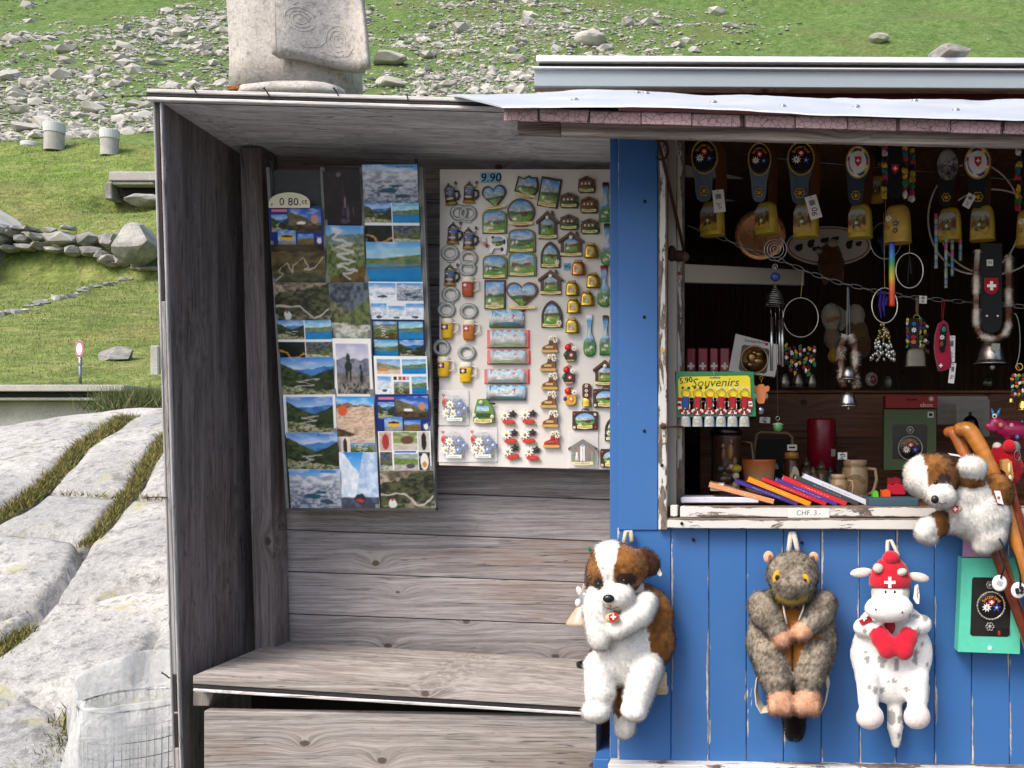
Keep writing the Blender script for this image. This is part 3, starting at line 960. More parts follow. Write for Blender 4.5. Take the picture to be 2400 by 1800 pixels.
for j in range(nt_):
 v = j / (nt_ - 1)
 for k in range(nth):
  a = 2 * math.pi * k / nth
  left = max(0, -math.cos(a - .35)) ; front = max(0, -math.sin(a)); back = max(0, math.sin(a))
  wr = .006 * math.sin(a * 9 + v * 7 + 2 * math.sin(a * 2)) + .004 * math.sin(a * 17 - v * 9 + math.sin(a * 3)) + .017 * math.sin(a * 4 + v * 3)
  if v < .45:                       # liner inside, from the bottom up to the rim
   u = v / .45; r_ = br * (.84 + .1 * u) + wr * .4; z = -bh * .93 + u * bh * .93
  elif v < .62:                     # bulge above the rim
   u = (v - .45) / .17
   r_ = br * (.95 + .12 * u) + wr; z = math.sin(u * math.pi / 2) * (.02 + .095 * max(0, math.cos((a - 1.9) / 1.15)) ** 1 if abs(a - 1.9) < 1.8 else .02)
  else:                             # skirt folded over and hanging outside, long on the left
   u = (v - .62) / .38
   z0 = .02 + (.095 * max(0, math.cos((a - 1.9) / 1.15)) if abs(a - 1.9) < 1.8 else 0)
   fall = .02 + .21 * max(0, math.cos(a - 3.75)) ** 1.6 + .05 * front
   r_ = br * (1.07 + .16 * math.sin(u * 2.2)) + wr * (1 + u) ; z = z0 * (1 - u) - fall * u
  V.append((r_ * math.cos(a), r_ * math.sin(a), z))
f = [(j * nth + k, j * nth + (k + 1) % nth, (j + 1) * nth + (k + 1) % nth, (j + 1) * nth + k) for j in range(nt_ - 1) for k in range(nth)]
m = MB(); m.add(V, f, WHITE, smooth=True)
o = m.obj('plastic_bag', MAT_BAG); o.location = t.location
tag(o, 'translucent white bin bag drooping over the wire basket rim', 'plastic bag')
# ================================================================ wood and paint materials
def wood_material(name, light, dark, axis='x', stain=0.5, warm=(0.2, 0.13, 0.09), rough=0.85, knots=True):
 """weathered softwood: long grain along one axis, growth-ring lines bending round knots, stains"""
 g = NG(name)
 tc = g.coords('Object', rnd=True)
 sp = g.n('SeparateXYZ'); g.l(tc, sp.inputs[0])
 ax = {'x': (0, 2, 1), 'z': (2, 0, 1), 'y': (1, 0, 2)}[axis]
 L, A, B = (sp.outputs[i] for i in ax)
 cb = g.n('CombineXYZ'); g.l(L, cb.inputs[0]); g.l(A, cb.inputs[1]); g.l(B, cb.inputs[2])
 vec = cb.outputs[0]
 mp = lambda sc: (lambda n_: (g.l(vec, n_.inputs['Vector']), setattr(n_.inputs['Scale'], 'default_value', sc), n_.outputs[0])[2])(g.n('Mapping'))
 kmap = mp((4.2, 6.5, 0.0))
 kd = g.vor(kmap, 1.0, rnd=1.0, dim='2D')
 kc = g.n('SeparateColor'); g.l(g.vor(kmap, 1.0, out='Color', dim='2D'), kc.inputs[0])
 kd = g.math('ADD', kd, g.math('MULTIPLY', g.step(kc.outputs[0], .42, .41), .6))
 knot = g.step(g.math('ADD', kd, g.math('MULTIPLY', g.math('SUBTRACT', g.noise(mp((40, 60, 1)), 1.0, 2, .5), .5), .04)), 0.062, 0.035)
 halo = g.math('POWER', g.math('SUBTRACT', 1.0, g.math('MINIMUM', kd, 1.0)), 7.0)
 wob = g.noise(mp((1.1, 4.0, 4.0)), 1.0, 3, .5)
 acr = g.math('ADD', A, g.math('ADD', g.math('MULTIPLY', halo, 0.045), g.math('MULTIPLY', wob, 0.05)))
 cb2 = g.n('CombineXYZ'); g.l(g.math('MULTIPLY', L, 1.6), cb2.inputs[0]); g.l(g.math('MULTIPLY', acr, 95.0), cb2.inputs[1]); g.l(g.math('MULTIPLY', B, 30.0), cb2.inputs[2])
 fine = g.noise(cb2.outputs[0], 1.0, 5, .65)
 cb3 = g.n('CombineXYZ'); g.l(g.math('MULTIPLY', L, 13.0), cb3.inputs[0]); g.l(g.math('MULTIPLY', acr, 240.0), cb3.inputs[1]); g.l(g.math('MULTIPLY', B, 90.0), cb3.inputs[2])
 hair = g.noise(cb3.outputs[0], 1.0, 3, .7)
 blot = g.noise(mp((1.3, 6.0, 4.0)), 1.0, 5, .62)
 streak = g.noise(mp((2.2, 32.0, 20.0)), 1.0, 4, .6)
 c = g.mix(g.step(fine, .33, .66), dark, light)
 c = g.mix(1.0, c, g.ramp(hair, [(.3, .62), (.5, 1.0), (.75, 1.16)]), 'MULTIPLY')
 dash = g.noise(mp((26.0, 190.0, 40.0)), 1.0, 2, .6)
 c = g.mix(g.math('MULTIPLY', g.step(dash, .63, .72), .45), c, tuple(np.array(dark) * .45))
 c = g.mix(g.math('MULTIPLY', g.step(blot, .5, .72), stain), c, warm)
 c = g.mix(g.math('MULTIPLY', g.step(streak, .56, .78), stain * .75), c, tuple(np.array(dark) * .38))
 crk = g.noise(mp((1.6, 70.0, 30.0)), 1.0, 2, .5)
 crack = g.step(g.math('ABSOLUTE', g.math('SUBTRACT', crk, .5)), .012, .002)
 crack = g.math('MULTIPLY', crack, g.step(blot, .48, .56))
 c = g.mix(g.math('MULTIPLY', crack, .75), c, tuple(np.array(dark) * .2))
 if knots:
  c = g.mix(g.math('MULTIPLY', halo, .25), c, tuple(np.array(warm) * .7))
  c = g.mix(g.math('MULTIPLY', knot, .85), c, tuple(np.array(warm) * .33))
 oi = g.n('ObjectInfo').outputs['Random']
 c = g.mix(1.0, c, g.ramp(oi, [(0, .82), (1, 1.12)]), 'MULTIPLY')
 g.set(c, rough)
 g.b.inputs['Specular IOR Level'].default_value = .3
 h = g.math('SUBTRACT', g.math('ADD', g.math('MULTIPLY', fine, .7), g.math('MULTIPLY', hair, .5)), g.math('ADD', crack, knot))
 g.bump(h, .55, .0022)
 return g.m
GL, GD = (0.37, 0.345, 0.345), (0.215, 0.195, 0.197)
MAT_WX = wood_material('grey_weathered_board', GL, GD, 'x', .55)
MAT_WB = wood_material('bleached_bench_board', (0.47, 0.43, 0.40), (0.26, 0.23, 0.21), 'x', .65, (.2, .15, .11))
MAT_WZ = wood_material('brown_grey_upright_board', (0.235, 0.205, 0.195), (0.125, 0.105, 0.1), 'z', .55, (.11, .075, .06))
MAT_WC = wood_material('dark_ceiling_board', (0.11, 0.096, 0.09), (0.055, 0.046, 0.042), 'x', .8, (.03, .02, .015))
MAT_BEAM = wood_material('old_beam', (0.34, 0.295, 0.265), (0.15, 0.122, 0.11), 'x', .5, (.16, .12, .095))
MAT_PLY = wood_material('bleached_ply_edge', (0.74, 0.72, 0.70), (0.5, 0.48, 0.465), 'x', .25, (.3, .27, .25), knots=False)
MAT_PLYZ = wood_material('bleached_ply_edge_upright', (0.46, 0.45, 0.44), (0.27, 0.26, 0.255), 'z', .4, (.25, .22, .2), knots=False)
MAT_CORE = wood_material('blackened_core', (0.05, 0.046, 0.046), (0.022, 0.02, 0.02), 'x', .4, (.03, .02, .02), knots=False)
MAT_COREZ = wood_material('blackened_core_upright', (0.05, 0.046, 0.046), (0.022, 0.02, 0.02), 'z', .4, (.03, .02, .02), knots=False)
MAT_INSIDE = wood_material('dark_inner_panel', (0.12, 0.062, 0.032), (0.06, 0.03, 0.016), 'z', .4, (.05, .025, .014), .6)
MAT_SHELF = wood_material('red_brown_shelf', (0.21, 0.078, 0.034), (0.11, 0.04, 0.018), 'x', .4, (.05, .02, .012), .5)

def paint_material(name, col, under, edge=0.0, *a_, crackle=0.0, **k_):
 m_ = _paint_material(name, col, under, edge, *a_, **k_)
 if crackle:
  g = NG.__new__(NG); g.m = m_; g.nt = m_.node_tree; g.b = g.nt.nodes['Principled BSDF']
  src = g.b.inputs['Base Color'].links[0].from_socket
  v = g.vor(g.coords('Object', rnd=True, scale=(1, 1, 1)), 75, 'DISTANCE_TO_EDGE')
  g.l(g.mix(g.math('MULTIPLY', g.step(v, .06, .015), crackle), src, tuple(np.array(under) * .6)), g.b.inputs['Base Color'])
 return m_
def _paint_material(name, col, under, edge=0.0, wear=0.5, axis='x', rough=0.5, grime=(0.25, 0.22, 0.18), scratch=0.4):
 """old paint that has flaked off to the wood, most along the two long edges of the piece"""
 g = NG(name)
 tc = g.coords('Object', rnd=True)
 ge = g.n('SeparateXYZ'); g.l(g.n('TexCoord').outputs['Generated'], ge.inputs[0])
 st = (7, 7, 1.6) if axis == 'z' else (1.6, 7, 7)
 mpn = g.n('Mapping'); g.l(tc, mpn.inputs['Vector']); mpn.inputs['Scale'].default_value = st
 vec = mpn.outputs[0]
 e = g.math('MULTIPLY', g.math('ABSOLUTE', g.math('SUBTRACT', ge.outputs[0 if axis == 'z' else 2], .5)), 2.0)
 n1 = g.noise(vec, 4.0, 6, .7, .6)
 n2 = g.noise(vec, 18.0, 4, .6)
 n3 = g.noise(tc, 3.0, 3, .6)
 n4 = g.noise(vec, 1.2, 4, .6)
 f_edge = g.math('MULTIPLY', g.math('MULTIPLY', g.step(e, 1 - edge, 1.0), .34), g.step(n4, .36, .62)) if edge else 0.0
 chip = g.math('ADD', n1, f_edge) if edge else n1
 m_ = g.step(chip, 1.02 - .42 * wear, 1.045 - .42 * wear)
 c = g.mix(g.math('MULTIPLY', n2, .25), col, tuple(np.array(col) * .72))
 c = g.mix(g.math('MULTIPLY', g.step(n4, .5, .75), .35), c, tuple(np.array(col) * .75 + np.array(grime) * .1))
 c = g.mix(g.math('MULTIPLY', g.step(n3, .55, .75), .3), c, tuple(np.array(col) * .8 + np.array(grime) * .18))
 un = g.mix(g.step(n2, .4, .6), under, tuple(np.array(under) * .5))
 c = g.mix(m_, c, un)
 g.set(c, g.math('MULTIPLY_ADD', m_, .35, rough))
 g.b.inputs['Specular IOR Level'].default_value = .35
 h = g.math('SUBTRACT', g.math('MULTIPLY', n2, .35), m_)
 g.bump(h, .45, .0015)
 return g.m
BL = (0.036, 0.132, 0.355)
MAT_BLUE = paint_material('flaking_blue_paint', BL, (0.55, 0.5, 0.47), .2, .78, 'z', .5)
MAT_BLUEP = paint_material('blue_post_paint', BL, (0.6, 0.56, 0.53), .09, .58, 'z', .5)
MAT_WHITEZ = paint_material('flaking_white_paint_upright', (0.60, 0.575, 0.525), (0.20, 0.155, 0.12), .6, 1.16, 'z', .5)
MAT_WHITEX = paint_material('flaking_white_paint', (0.66, 0.64, 0.605), (0.22, 0.17, 0.14), .45, 1.06, 'x', .5)
MAT_JAMB = paint_material('grimy_beige_paint', (0.34, 0.30, 0.26), (0.12, 0.09, 0.07), .4, .6, 'z', .6)
MAT_BATTEN = paint_material('old_white_batten_paint', (0.62, 0.585, 0.52), (0.15, 0.12, 0.1), .3, .6, 'x', .6)
MAT_PINK = paint_material('crackled_pink_paint', (0.40, 0.26, 0.27), (0.12, 0.08, 0.07), .3, .66, 'z', .7, crackle=.8)
MAT_FASCIA = paint_material('blue_grey_fascia_paint', (0.28, 0.33, 0.37), (0.12, 0.11, 0.11), .12, .42, 'x', .45)
MAT_DARKRED = paint_material('dark_red_paint', (0.09, 0.018, 0.016), (0.06, 0.03, 0.03), .1, .4, 'x', .6)
def sheet_metal():
 g = NG('galvanised_sheet')
 co = g.coords('Object')
 n1 = g.noise(co, 6, 4, .6); n2 = g.noise(co, 1.3, 3, .5)
 c = g.mix(n1, (.55, .575, .60), (.74, .755, .77))
 c = g.mix(g.math('MULTIPLY', g.step(n2, .55, .75), .3), c, (.4, .38, .35))
 g.set(c, g.math('MULTIPLY_ADD', n1, .25, .32), .55)
 g.bump(n2, .25, .02)
 return g.m
MAT_SHEET = sheet_metal()

def plate(name, pts_px, mat, parent, thick, dirv=(0, 1, 0), org=None):
 """flat board from four (px, py, depth) corners bl, br, tr, tl; thickness along dirv"""
 q = [W(*p) for p in pts_px]
 c = sum(q, Vector()) / 4
 dv = Vector(dirv) * thick
 m = MB()
 m.hexa([p - c for p in q], [p - c + dv for p in q], WHITE)
 o = m.obj(name, mat)
 o.location = c
 if parent is not None:
  o.parent = parent; o.location = c - parent.location
 bv = o.modifiers.new('edge', 'BEVEL'); bv.width = min(.0018, thick * .3); bv.segments = 1
 return o

# ================================================================ wooden display booth (left)
booth = thing('display_booth', 'open weathered grey wooden display booth with a bench', 'booth', W(900, 1700, 2.6))
fd = lambda y: 2.5 + .09 * (y - 230) / 1570         # depth of the front edge: the booth leans
bd = lambda y: 2.945 + .09 * (y - 352) / 1170       # depth of the back wall
def edge_x(y, x0=362.0):                             # pixel x of the upright front edge (constant X)
 return VX + (x0 - VX) * 2.5 / fd(y)
# side panel: two wide upright boards, seen on their inner face
def side_pt(t, y):
 """point on the panel's inner face, t 0 front .. 1 back"""
 xf, xb = edge_x(y, 378.0), VX + (566 - VX) * 2.945 / bd(y)
 # height is kept level from front to back
 zf = EYE + (VY - y) * fd(y) / F
 X0 = (xf - VX) * fd(y) / F; X1 = (xb - VX) * bd(y) / F
 return Vector((X0 + (X1 - X0) * t, fd(y) + (bd(y) - fd(y)) * t, zf))
def side_board(nm, t0, t1):
 q = [side_pt(t0, 2050), side_pt(t1, 2050), side_pt(t1, 228), side_pt(t0, 228)]
 c = sum(q, Vector()) / 4
 m = MB(); m.hexa([p - c for p in q], [p - c - Vector((.019, 0, 0)) for p in q], WHITE)
 o = m.obj(nm, MAT_WZ, booth, c - booth.location)
 return o
side_board('side_board', 0.008, .42); side_board('side_board', .428, .75); side_board('side_board', .757, 1.02)
for nm, x0, x1, mt, segs in (('edge_ply', 357, 362.5, MAT_PLYZ, [(232, 2050)]), ('edge_core', 362.8, 372.7, MAT_COREZ, [(232, 705), (1582, 1668), (1674, 1752)]), ('edge_core', 362.8, 372.7, MAT_PLYZ, [(706, 1581), (1669, 1673), (1753, 2050)]), ('edge_ply', 373, 378.5, MAT_PLYZ, [(228, 2050)])):
 for y0, y1 in segs:
  q = [(edge_x(y1, x0), y1, fd(y1)), (edge_x(y1, x1), y1, fd(y1)), (edge_x(y0, x1), y0, fd(y0)), (edge_x(y0, x0), y0, fd(y0))]
  off = .0006 if nm == 'edge_core' else 0
  q = [(a, b, d + off) for a, b, d in q]
  plate(nm, q, mt, booth, .010 if off else .012)
# roof slab: light ply, black core, light ply
def rz(x): return 207 + (x - 343) * .0285
for nm, a, b, mt, inset in (('roof_ply', 0, 9, MAT_PLY, 0), ('roof_core', 9.4, 18.6, MAT_CORE, .004), ('roof_ply', 19, 27, MAT_PLY, 0)):
 d = 2.485 + inset
 x0, x1 = 343, 1446
 q = [(x0, rz(x0) + b, d), (x1, rz(x1) + b, d), (x1, rz(x1) + a, d), (x0, rz(x0) + a, d)]
 plate(nm, q, mt, booth, .50 - inset * 2, (0, 1, 0.0))
# ceiling boards running along the booth, just under the slab
cz = lambda x: rz(x) + 28
def ceil_pt(px, t):
 d = 2.50 + (2.96 - 2.50) * t
 X = (px - VX) * 2.5 / F
 return Vector((X, d, EYE + (VY - cz(px)) * 2.5 / F - .004 + t * .012))
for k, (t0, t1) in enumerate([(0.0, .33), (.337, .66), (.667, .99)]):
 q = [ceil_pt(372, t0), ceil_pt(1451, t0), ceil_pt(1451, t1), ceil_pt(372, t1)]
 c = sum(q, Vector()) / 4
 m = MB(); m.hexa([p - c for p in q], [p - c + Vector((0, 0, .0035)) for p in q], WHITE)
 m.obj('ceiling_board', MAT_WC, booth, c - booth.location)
# back planks
bl_ = [345, 475, 573, 668, 765, 862, 960, 1058, 1156, 1254, 1352, 1451, 1575]
for i in range(len(bl_) - 1):
 y0, y1 = bl_[i] + 2, bl_[i + 1]
 sl = .037 if i > 0 else .02
 pt = lambda x, y, dd=0: (x, y + (x - 1033) * sl, bd(y) + dd)
 dd = random.uniform(-.0015, .003)
 plate('back_plank', [pt(598, y1, dd), pt(1500, y1, dd), pt(1500, y0, dd), pt(598, y0, dd)], MAT_WX, booth, .02)
m = MB(); q = [W(560, 1700, 3.1), W(1500, 1700, 3.1), W(1500, 300, 3.04), W(560, 300, 3.04)]
c = sum(q, Vector()) / 4; m.hexa([p - c for p in q], [p - c + Vector((0, .012, 0)) for p in q], BLACK); m.obj('backing_sheet', 'matte', booth, c - booth.location)
# corner post and batten
for x0, x1, dn, mt in ((562, 612, .10, MAT_WZ), (614, 634, .035, MAT_WZ)):
 px = lambda x, y: VX + (x - VX) * 2.945 / bd(y)
 plate('corner_post', [(px(x0, 1530), 1530, bd(1530) - dn), (px(x1, 1530), 1530, bd(1530) - dn), (px(x1, 345), 345, bd(345) - dn), (px(x0, 345), 345, bd(345) - dn)], mt, booth, dn - .004)
# bench: bleached top with black core edge, front panel below
bz = lambda x: 1583 + (x - 452) * .0608
bench_pts = lambda a, d, x0=452, x1=1432: [(x0, bz(x0) + a, d), (x1, bz(x1) + a, d)]
def bench_layer(nm, a, b, mt, inset, d0=2.56, d1=3.02):
 fl, fr_ = [W(*p) for p in bench_pts(a, d0 + inset)]
 gl, gr = [W(*p) for p in bench_pts(b, d0 + inset)]
 dY = Vector((0, d1 - d0 - inset, 0))
 q = [gl, gr, fr_, fl]; c = sum(q, Vector()) / 4
 m = MB(); m.hexa([p - c for p in q], [p - c + dY for p in q], WHITE)
 o = m.obj(nm, mt, booth, c - booth.location)
 bv = o.modifiers.new('edge', 'BEVEL'); bv.width = .002; bv.segments = 2
bench_layer('bench_top', 0, 20, MAT_WB, 0)
bench_layer('bench_core', 20.3, 30.7, MAT_CORE, .003)
bench_layer('bench_underside', 31, 38, MAT_PLY, 0)
plate('bench_front_panel', [(478, 2000, 2.60), (1398, 2010, 2.60), (1398, 1681, 2.58), (478, 1666, 2.58)], MAT_WB, booth, .03)
plate('bench_side_panel', [(1400, 2010, 2.60), (1409, 2010, 2.66), (1409, 1684, 2.66), (1400, 1682, 2.58)], MAT_WX, booth, .02, (0, 1, 0))
plate('bench_bracket', [(452, 1655, 2.6), (490, 1655, 2.6), (500, 1622, 2.6), (452, 1622, 2.6)], MAT_WZ, booth, .3)
plate('inner_partition', [(1412, 2000, 2.95), (1500, 2000, 2.95), (1500, 1630, 2.95), (1412, 1630, 2.95)], MAT_DARKRED, booth, .02)
m = MB(); q = [W(420, 2000, 3.0), W(1450, 2000, 3.0), W(1450, 1600, 3.0), W(420, 1600, 3.0)]
c = sum(q, Vector()) / 4; m.hexa([p - c for p in q], [p - c + Vector((0, .01, 0)) for p in q], lin('1c1815')); m.obj('storage_back', 'matte', booth, c - booth.location)
# nails
def nail(a, b, r=.0017, head=.0035):
 m = MB(); A, B = Vector(a), Vector(b)
 mid = (A + B) / 2 + Vector((0, 0, .001))
 m.tube([A, mid, B], r, lin('4a3b30'), 6)
 m.tube([B, B + (B - A).normalized() * .0015], head, lin('4a3b30'), 8)
 o = m.obj('nail', 'matte', booth); o.location = -booth.location
for a, b in (((345, 225, 2.5), (287, 226, 2.49)), ((462, 221, 2.49), (452, 204, 2.47)), ((634, 229, 2.49), (619, 207, 2.47)), ((796, 229, 2.49), (783, 207, 2.47)), ((957, 235, 2.49), (953, 222, 2.47)), ((1116, 238, 2.49), (1110, 228, 2.47)), ((392, 1166, 2.55), (347, 1166, 2.545)), ((398, 1590, 2.57), (380, 1577, 2.56))):
 nail(W(*a), W(*b))

# ================================================================ blue kiosk (right)
YW = 2.45
kiosk = thing('souvenir_kiosk', 'blue painted plank souvenir kiosk with an open white-framed window', 'kiosk', W(1900, 1800, YW))
XR = 2900
# corner post
plate('corner_board', [(1449, 1243, YW), (1542, 1243, YW), (1542, 300, YW), (1449, 300, YW)], MAT_BLUEP, kiosk, .028)
sb = [1446, 1572, 1661, 1749, 1836, 1924, 2014, 2100, 2190, 2277, 2366, 2456, 2545, 2634, 2722, 2811, 2900]
bot = lambda x: 1782 + (x - 1440) * .013
for i in range(len(sb) - 1):
 x0, x1 = sb[i] + 1.3, sb[i + 1]
 d = YW + random.uniform(-.001, .0015) + .003
 o = plate('wall_plank', [(x0, bot(x0), d), (x1, bot(x1), d), (x1, 1236.5, d), (x0, 1236.5, d)], MAT_BLUE, kiosk, .022)
m = MB(); q = [W(1452, 1790, YW + .03), W(XR, 1810, YW + .03), W(XR, 1236, YW + .03), W(1452, 1236, YW + .03)]
c = sum(q, Vector()) / 4; m.hexa([p - c for p in q], [p - c + Vector((0, .02, 0)) for p in q], lin('241a16')); m.obj('wall_backing', 'matte', kiosk, c - kiosk.location)
plate('base_board', [(1425, 2100, YW - .03), (XR, 2100, YW - .03), (XR, 1808, YW - .03), (1425, 1791, YW - .03)], MAT_WHITEX, kiosk, .05)
plate('sill_beam_end', [(1390, 1830, 2.52), (1428, 1830, 2.52), (1428, 1780, 2.52), (1390, 1779, 2.52)], MAT_BLUEP, kiosk, .35)
# window frame
plate('outer_stile', [(1543, 1242, YW - .012), (1563, 1242, YW - .012), (1563, 300, YW - .012), (1543, 300, YW - .012)], MAT_WHITEZ, kiosk, .05)
plate('jamb', [(1563, 1236, YW + .05), (1586, 1236, YW + .05), (1586, 300, YW + .05), (1563, 300, YW + .05)], MAT_JAMB, kiosk, .04)
plate('inner_stile', [(1582, 1228, YW + .10), (1603, 1228, YW + .10), (1603, 300, YW + .10), (1582, 300, YW + .10)], MAT_WHITEZ, kiosk, .04)
plate('lower_sill', [(1564, 1238, YW - .028), (XR, 1246, YW - .028), (XR, 1217, YW - .028), (1564, 1215, YW - .028)], MAT_WHITEX, kiosk, .06)
plate('sill_rail', [(1594, 1212.5, YW - .006), (XR, 1213, YW - .006), (XR, 1189, YW - .006), (1594, 1187, YW - .006)], MAT_WHITEX, kiosk, .05)
plate('rail_stop', [(1571, 1212, YW - .004), (1588, 1212, YW - .004), (1588, 1184, YW - .004), (1571, 1184, YW - .004)], MAT_WHITEX, kiosk, .04)
# counter, inside walls, shelf
cz0 = W(0, 1184, YW).z - .004
def slab(nm, x0, x1, y0, y1, z0, z1, mat, par=None):
 par = par or kiosk
 c = Vector(((x0 + x1) / 2, (y0 + y1) / 2, (z0 + z1) / 2))
 m = MB(); m.box((0, 0, 0), (x1 - x0, y1 - y0, z1 - z0), WHITE, .002)
 return m.obj(nm, mat, par, c - par.location)
XL = W(1449, 0, YW).x; XE = W(XR, 0, YW).x
slab('counter', XL + .03, XE - .03, YW + .045, 3.15, cz0 - .03, cz0, MAT_SHELF)
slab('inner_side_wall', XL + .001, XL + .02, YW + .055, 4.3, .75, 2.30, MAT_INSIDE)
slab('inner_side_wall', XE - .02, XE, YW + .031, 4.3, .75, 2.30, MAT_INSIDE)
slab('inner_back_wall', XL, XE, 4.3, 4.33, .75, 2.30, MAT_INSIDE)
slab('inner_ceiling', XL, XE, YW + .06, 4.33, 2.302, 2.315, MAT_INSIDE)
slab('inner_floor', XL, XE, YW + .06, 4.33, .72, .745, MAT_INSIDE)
slab('outer_side_wall', XL - .024, XL - .001, YW + .03, 4.33, .6, 2.30, MAT_BLUE)
SH = 3.16
o = slab('shelf_panel', W(1640, 0, SH).x, XE - .03, SH, SH + .02, cz0 - .01, W(0, 922, SH).z, MAT_SHELF)
slab('shelf_top', W(1640, 0, SH).x, XE - .03, SH - .012, SH + .5, W(0, 921.8, SH).z, W(0, 915, SH).z, MAT_SHELF)
plate('cross_batten', [(1604, 661, 2.72), (1885, 668, 3.1), (1885, 632, 3.1), (1604, 618, 2.72)], MAT_BATTEN, kiosk, .018)
plate('cross_batten', [(1606, 412, 2.9), (1960, 425, 3.3), (1960, 390, 3.3), (1606, 368, 2.9)], MAT_BATTEN, kiosk, .018)
plate('cross_batten', [(1700, 470, 3.3), (1870, 462, 3.4), (1870, 440, 3.4), (1700, 448, 3.3)], MAT_BATTEN, kiosk, .018)
# front beam, board ends, sheet roof
FB = 2.08
beam_y = lambda x: 284 + (x - 1210) * .0235
plate('front_beam', [(1315, beam_y(1315) + 30, FB + .03), (XR, beam_y(XR) + 33, FB + .03), (XR, beam_y(XR) + 1, FB + .03), (1315, beam_y(1315), FB + .03)], MAT_BEAM, kiosk, .018)
plate('beam_end', [(1212, 312, FB + .05), (1314, 316, FB + .05), (1314, 285, FB + .05), (1212, 283, FB + .05)], MAT_BEAM, kiosk, .02)
pb = lambda x: 254 + (x - 1180) * .0262
x = 1180.0; k = 0
bw = [81, 121, 121, 118, 122, 122, 121, 122, 121, 120, 121, 121, 122, 121, 121, 121]
while x < XR - 10:
 w = bw[k] if k < len(bw) else 121
 dz = random.uniform(-1.2, 1.2)
 d = FB + random.uniform(-.003, .004)
 o = plate('roof_board', [(x + .6, pb(x) + 29 + dz, d), (x + w - .6, pb(x + w) + 29 + dz, d), (x + w - .6, pb(x + w) + dz, d), (x + .6, pb(x) + dz, d)], MAT_PINK, kiosk, .45, (0, 1, .33))
 # tongue standing in the next board's groove
 plate('tongue', [(x + w - 1.0, pb(x + w) + 17 + dz, d + .004), (x + w + 2.6, pb(x + w) + 17.2 + dz, d + .003), (x + w + 2.6, pb(x + w) + 10.2 + dz, d + .003), (x + w - 1.0, pb(x + w) + 10 + dz, d + .004)], MAT_BEAM, kiosk, .06, (0, 1, .33))
 x += w; k += 1
# sheet: front lip to back, dented
def sheet_pt(u, v):
 """u along, v 0 front 1 back"""
 fx = 1176 + u * (XR - 1176); bx = 1047 + u * (XR - 1047)
 fy = np.interp(fx, [1176, 1400, 1593, 2000, 2400, 2900], [249, 249, 251, 266, 279, 296])
 by = np.interp(bx, [1047, 1200, 1372, 1480, 1593, 2000, 2400, 2900], [221, 219, 212, 215, 224, 230, 234, 240])
 a = W(fx, fy, FB - .02); b = W(bx, by, 2.56)
 p = a.lerp(b, v)
 p.z += .014 * (float(fbm(u * 14, v * 1.5, 77, 4)) - .5) * (.35 + v) + .002 * math.sin(u * 9)
 return p
nu, nv = 90, 8
m = MB(); c = W(1900, 240, 2.3)
fr = [sheet_pt(i / (nu - 1), j / (nv - 1)) - c for j in range(nv) for i in range(nu)]
bk = [p + Vector((0, 0, -.0035)) for p in fr]
f = []
for j in range(nv - 1):
 for i in range(nu - 1):
  a = j * nu + i; f.append((a, a + 1, a + nu + 1, a + nu)); a += nu * nv; f.append((a + nu, a + nu + 1, a + 1, a))
K = nu * nv
for i in range(nu - 1):
 f.append((i, i + K, i + 1 + K, i + 1)); a = (nv - 1) * nu + i; f.append((a + 1, a + 1 + K, a + K, a))
for j in range(nv - 1):
 a = j * nu; f.append((a + nu, a + nu + K, a + K, a)); a += nu - 1; f.append((a, a + K, a + nu + K, a + nu))
m.add([tuple(p) for p in fr + bk], f, WHITE, smooth=False)
m.obj('sheet_roof', MAT_SHEET, kiosk, c - kiosk.location)
for px, py in ((1560, 224), (1580, 224), (2180, 232), (1370, 240), (1690, 243), (2020, 262), (2250, 268), (1850, 247)):
 v_ = .85 if py < 236 else .35
 p = sheet_pt((px - 1150) / (XR - 1150), v_)
 m = MB(); m.ell((0, 0, 0), (.009, .009, .005), lin('b8bec4'), 8, 5); m.obj('roof_screw', 'metal', kiosk, p - kiosk.location)
# upper roof box
UD = 2.9
uy = lambda x: (x - 1250) * .0048
def ubox(nm, x0, x1, a, b, d, dp, mat):
 return plate(nm, [(x0, b + uy(x0), d), (x1, b + uy(x1), d), (x1, a + uy(x1), d), (x0, a + uy(x0), d)], mat, kiosk, dp)
ubox('roof_fascia', 1252, XR, 160, 202, UD, .03, MAT_FASCIA)
ubox('fascia_lip', 1247, XR, 154.5, 159.5, UD - .012, .05, MAT_SHEET)
ubox('gap_shade_strip', 1262, XR, 143.8, 154.2, UD - .004, 1.2, MAT_CORE)  # black strip standing for the shade in the gap under the top sheet
ubox('top_sheet', 1256, XR, 129, 143.5, UD - .02, 1.6, MAT_SHEET)
ubox('fascia_foot', 1250, XR, 202.5, 207, UD + .012, .03, MAT_BEAM)
ubox('clerestory_wall', 1320, XR, 207.5, 300, UD + .08, .03, MAT_DARKRED)
o = fixed_rock('roof_stone', 2222, 130, UD + .02, 92, 40, 'grey stone weighing down the kiosk top roof sheet', 411, dy=.12, mat=MAT_MONUMENT, cat='stone')
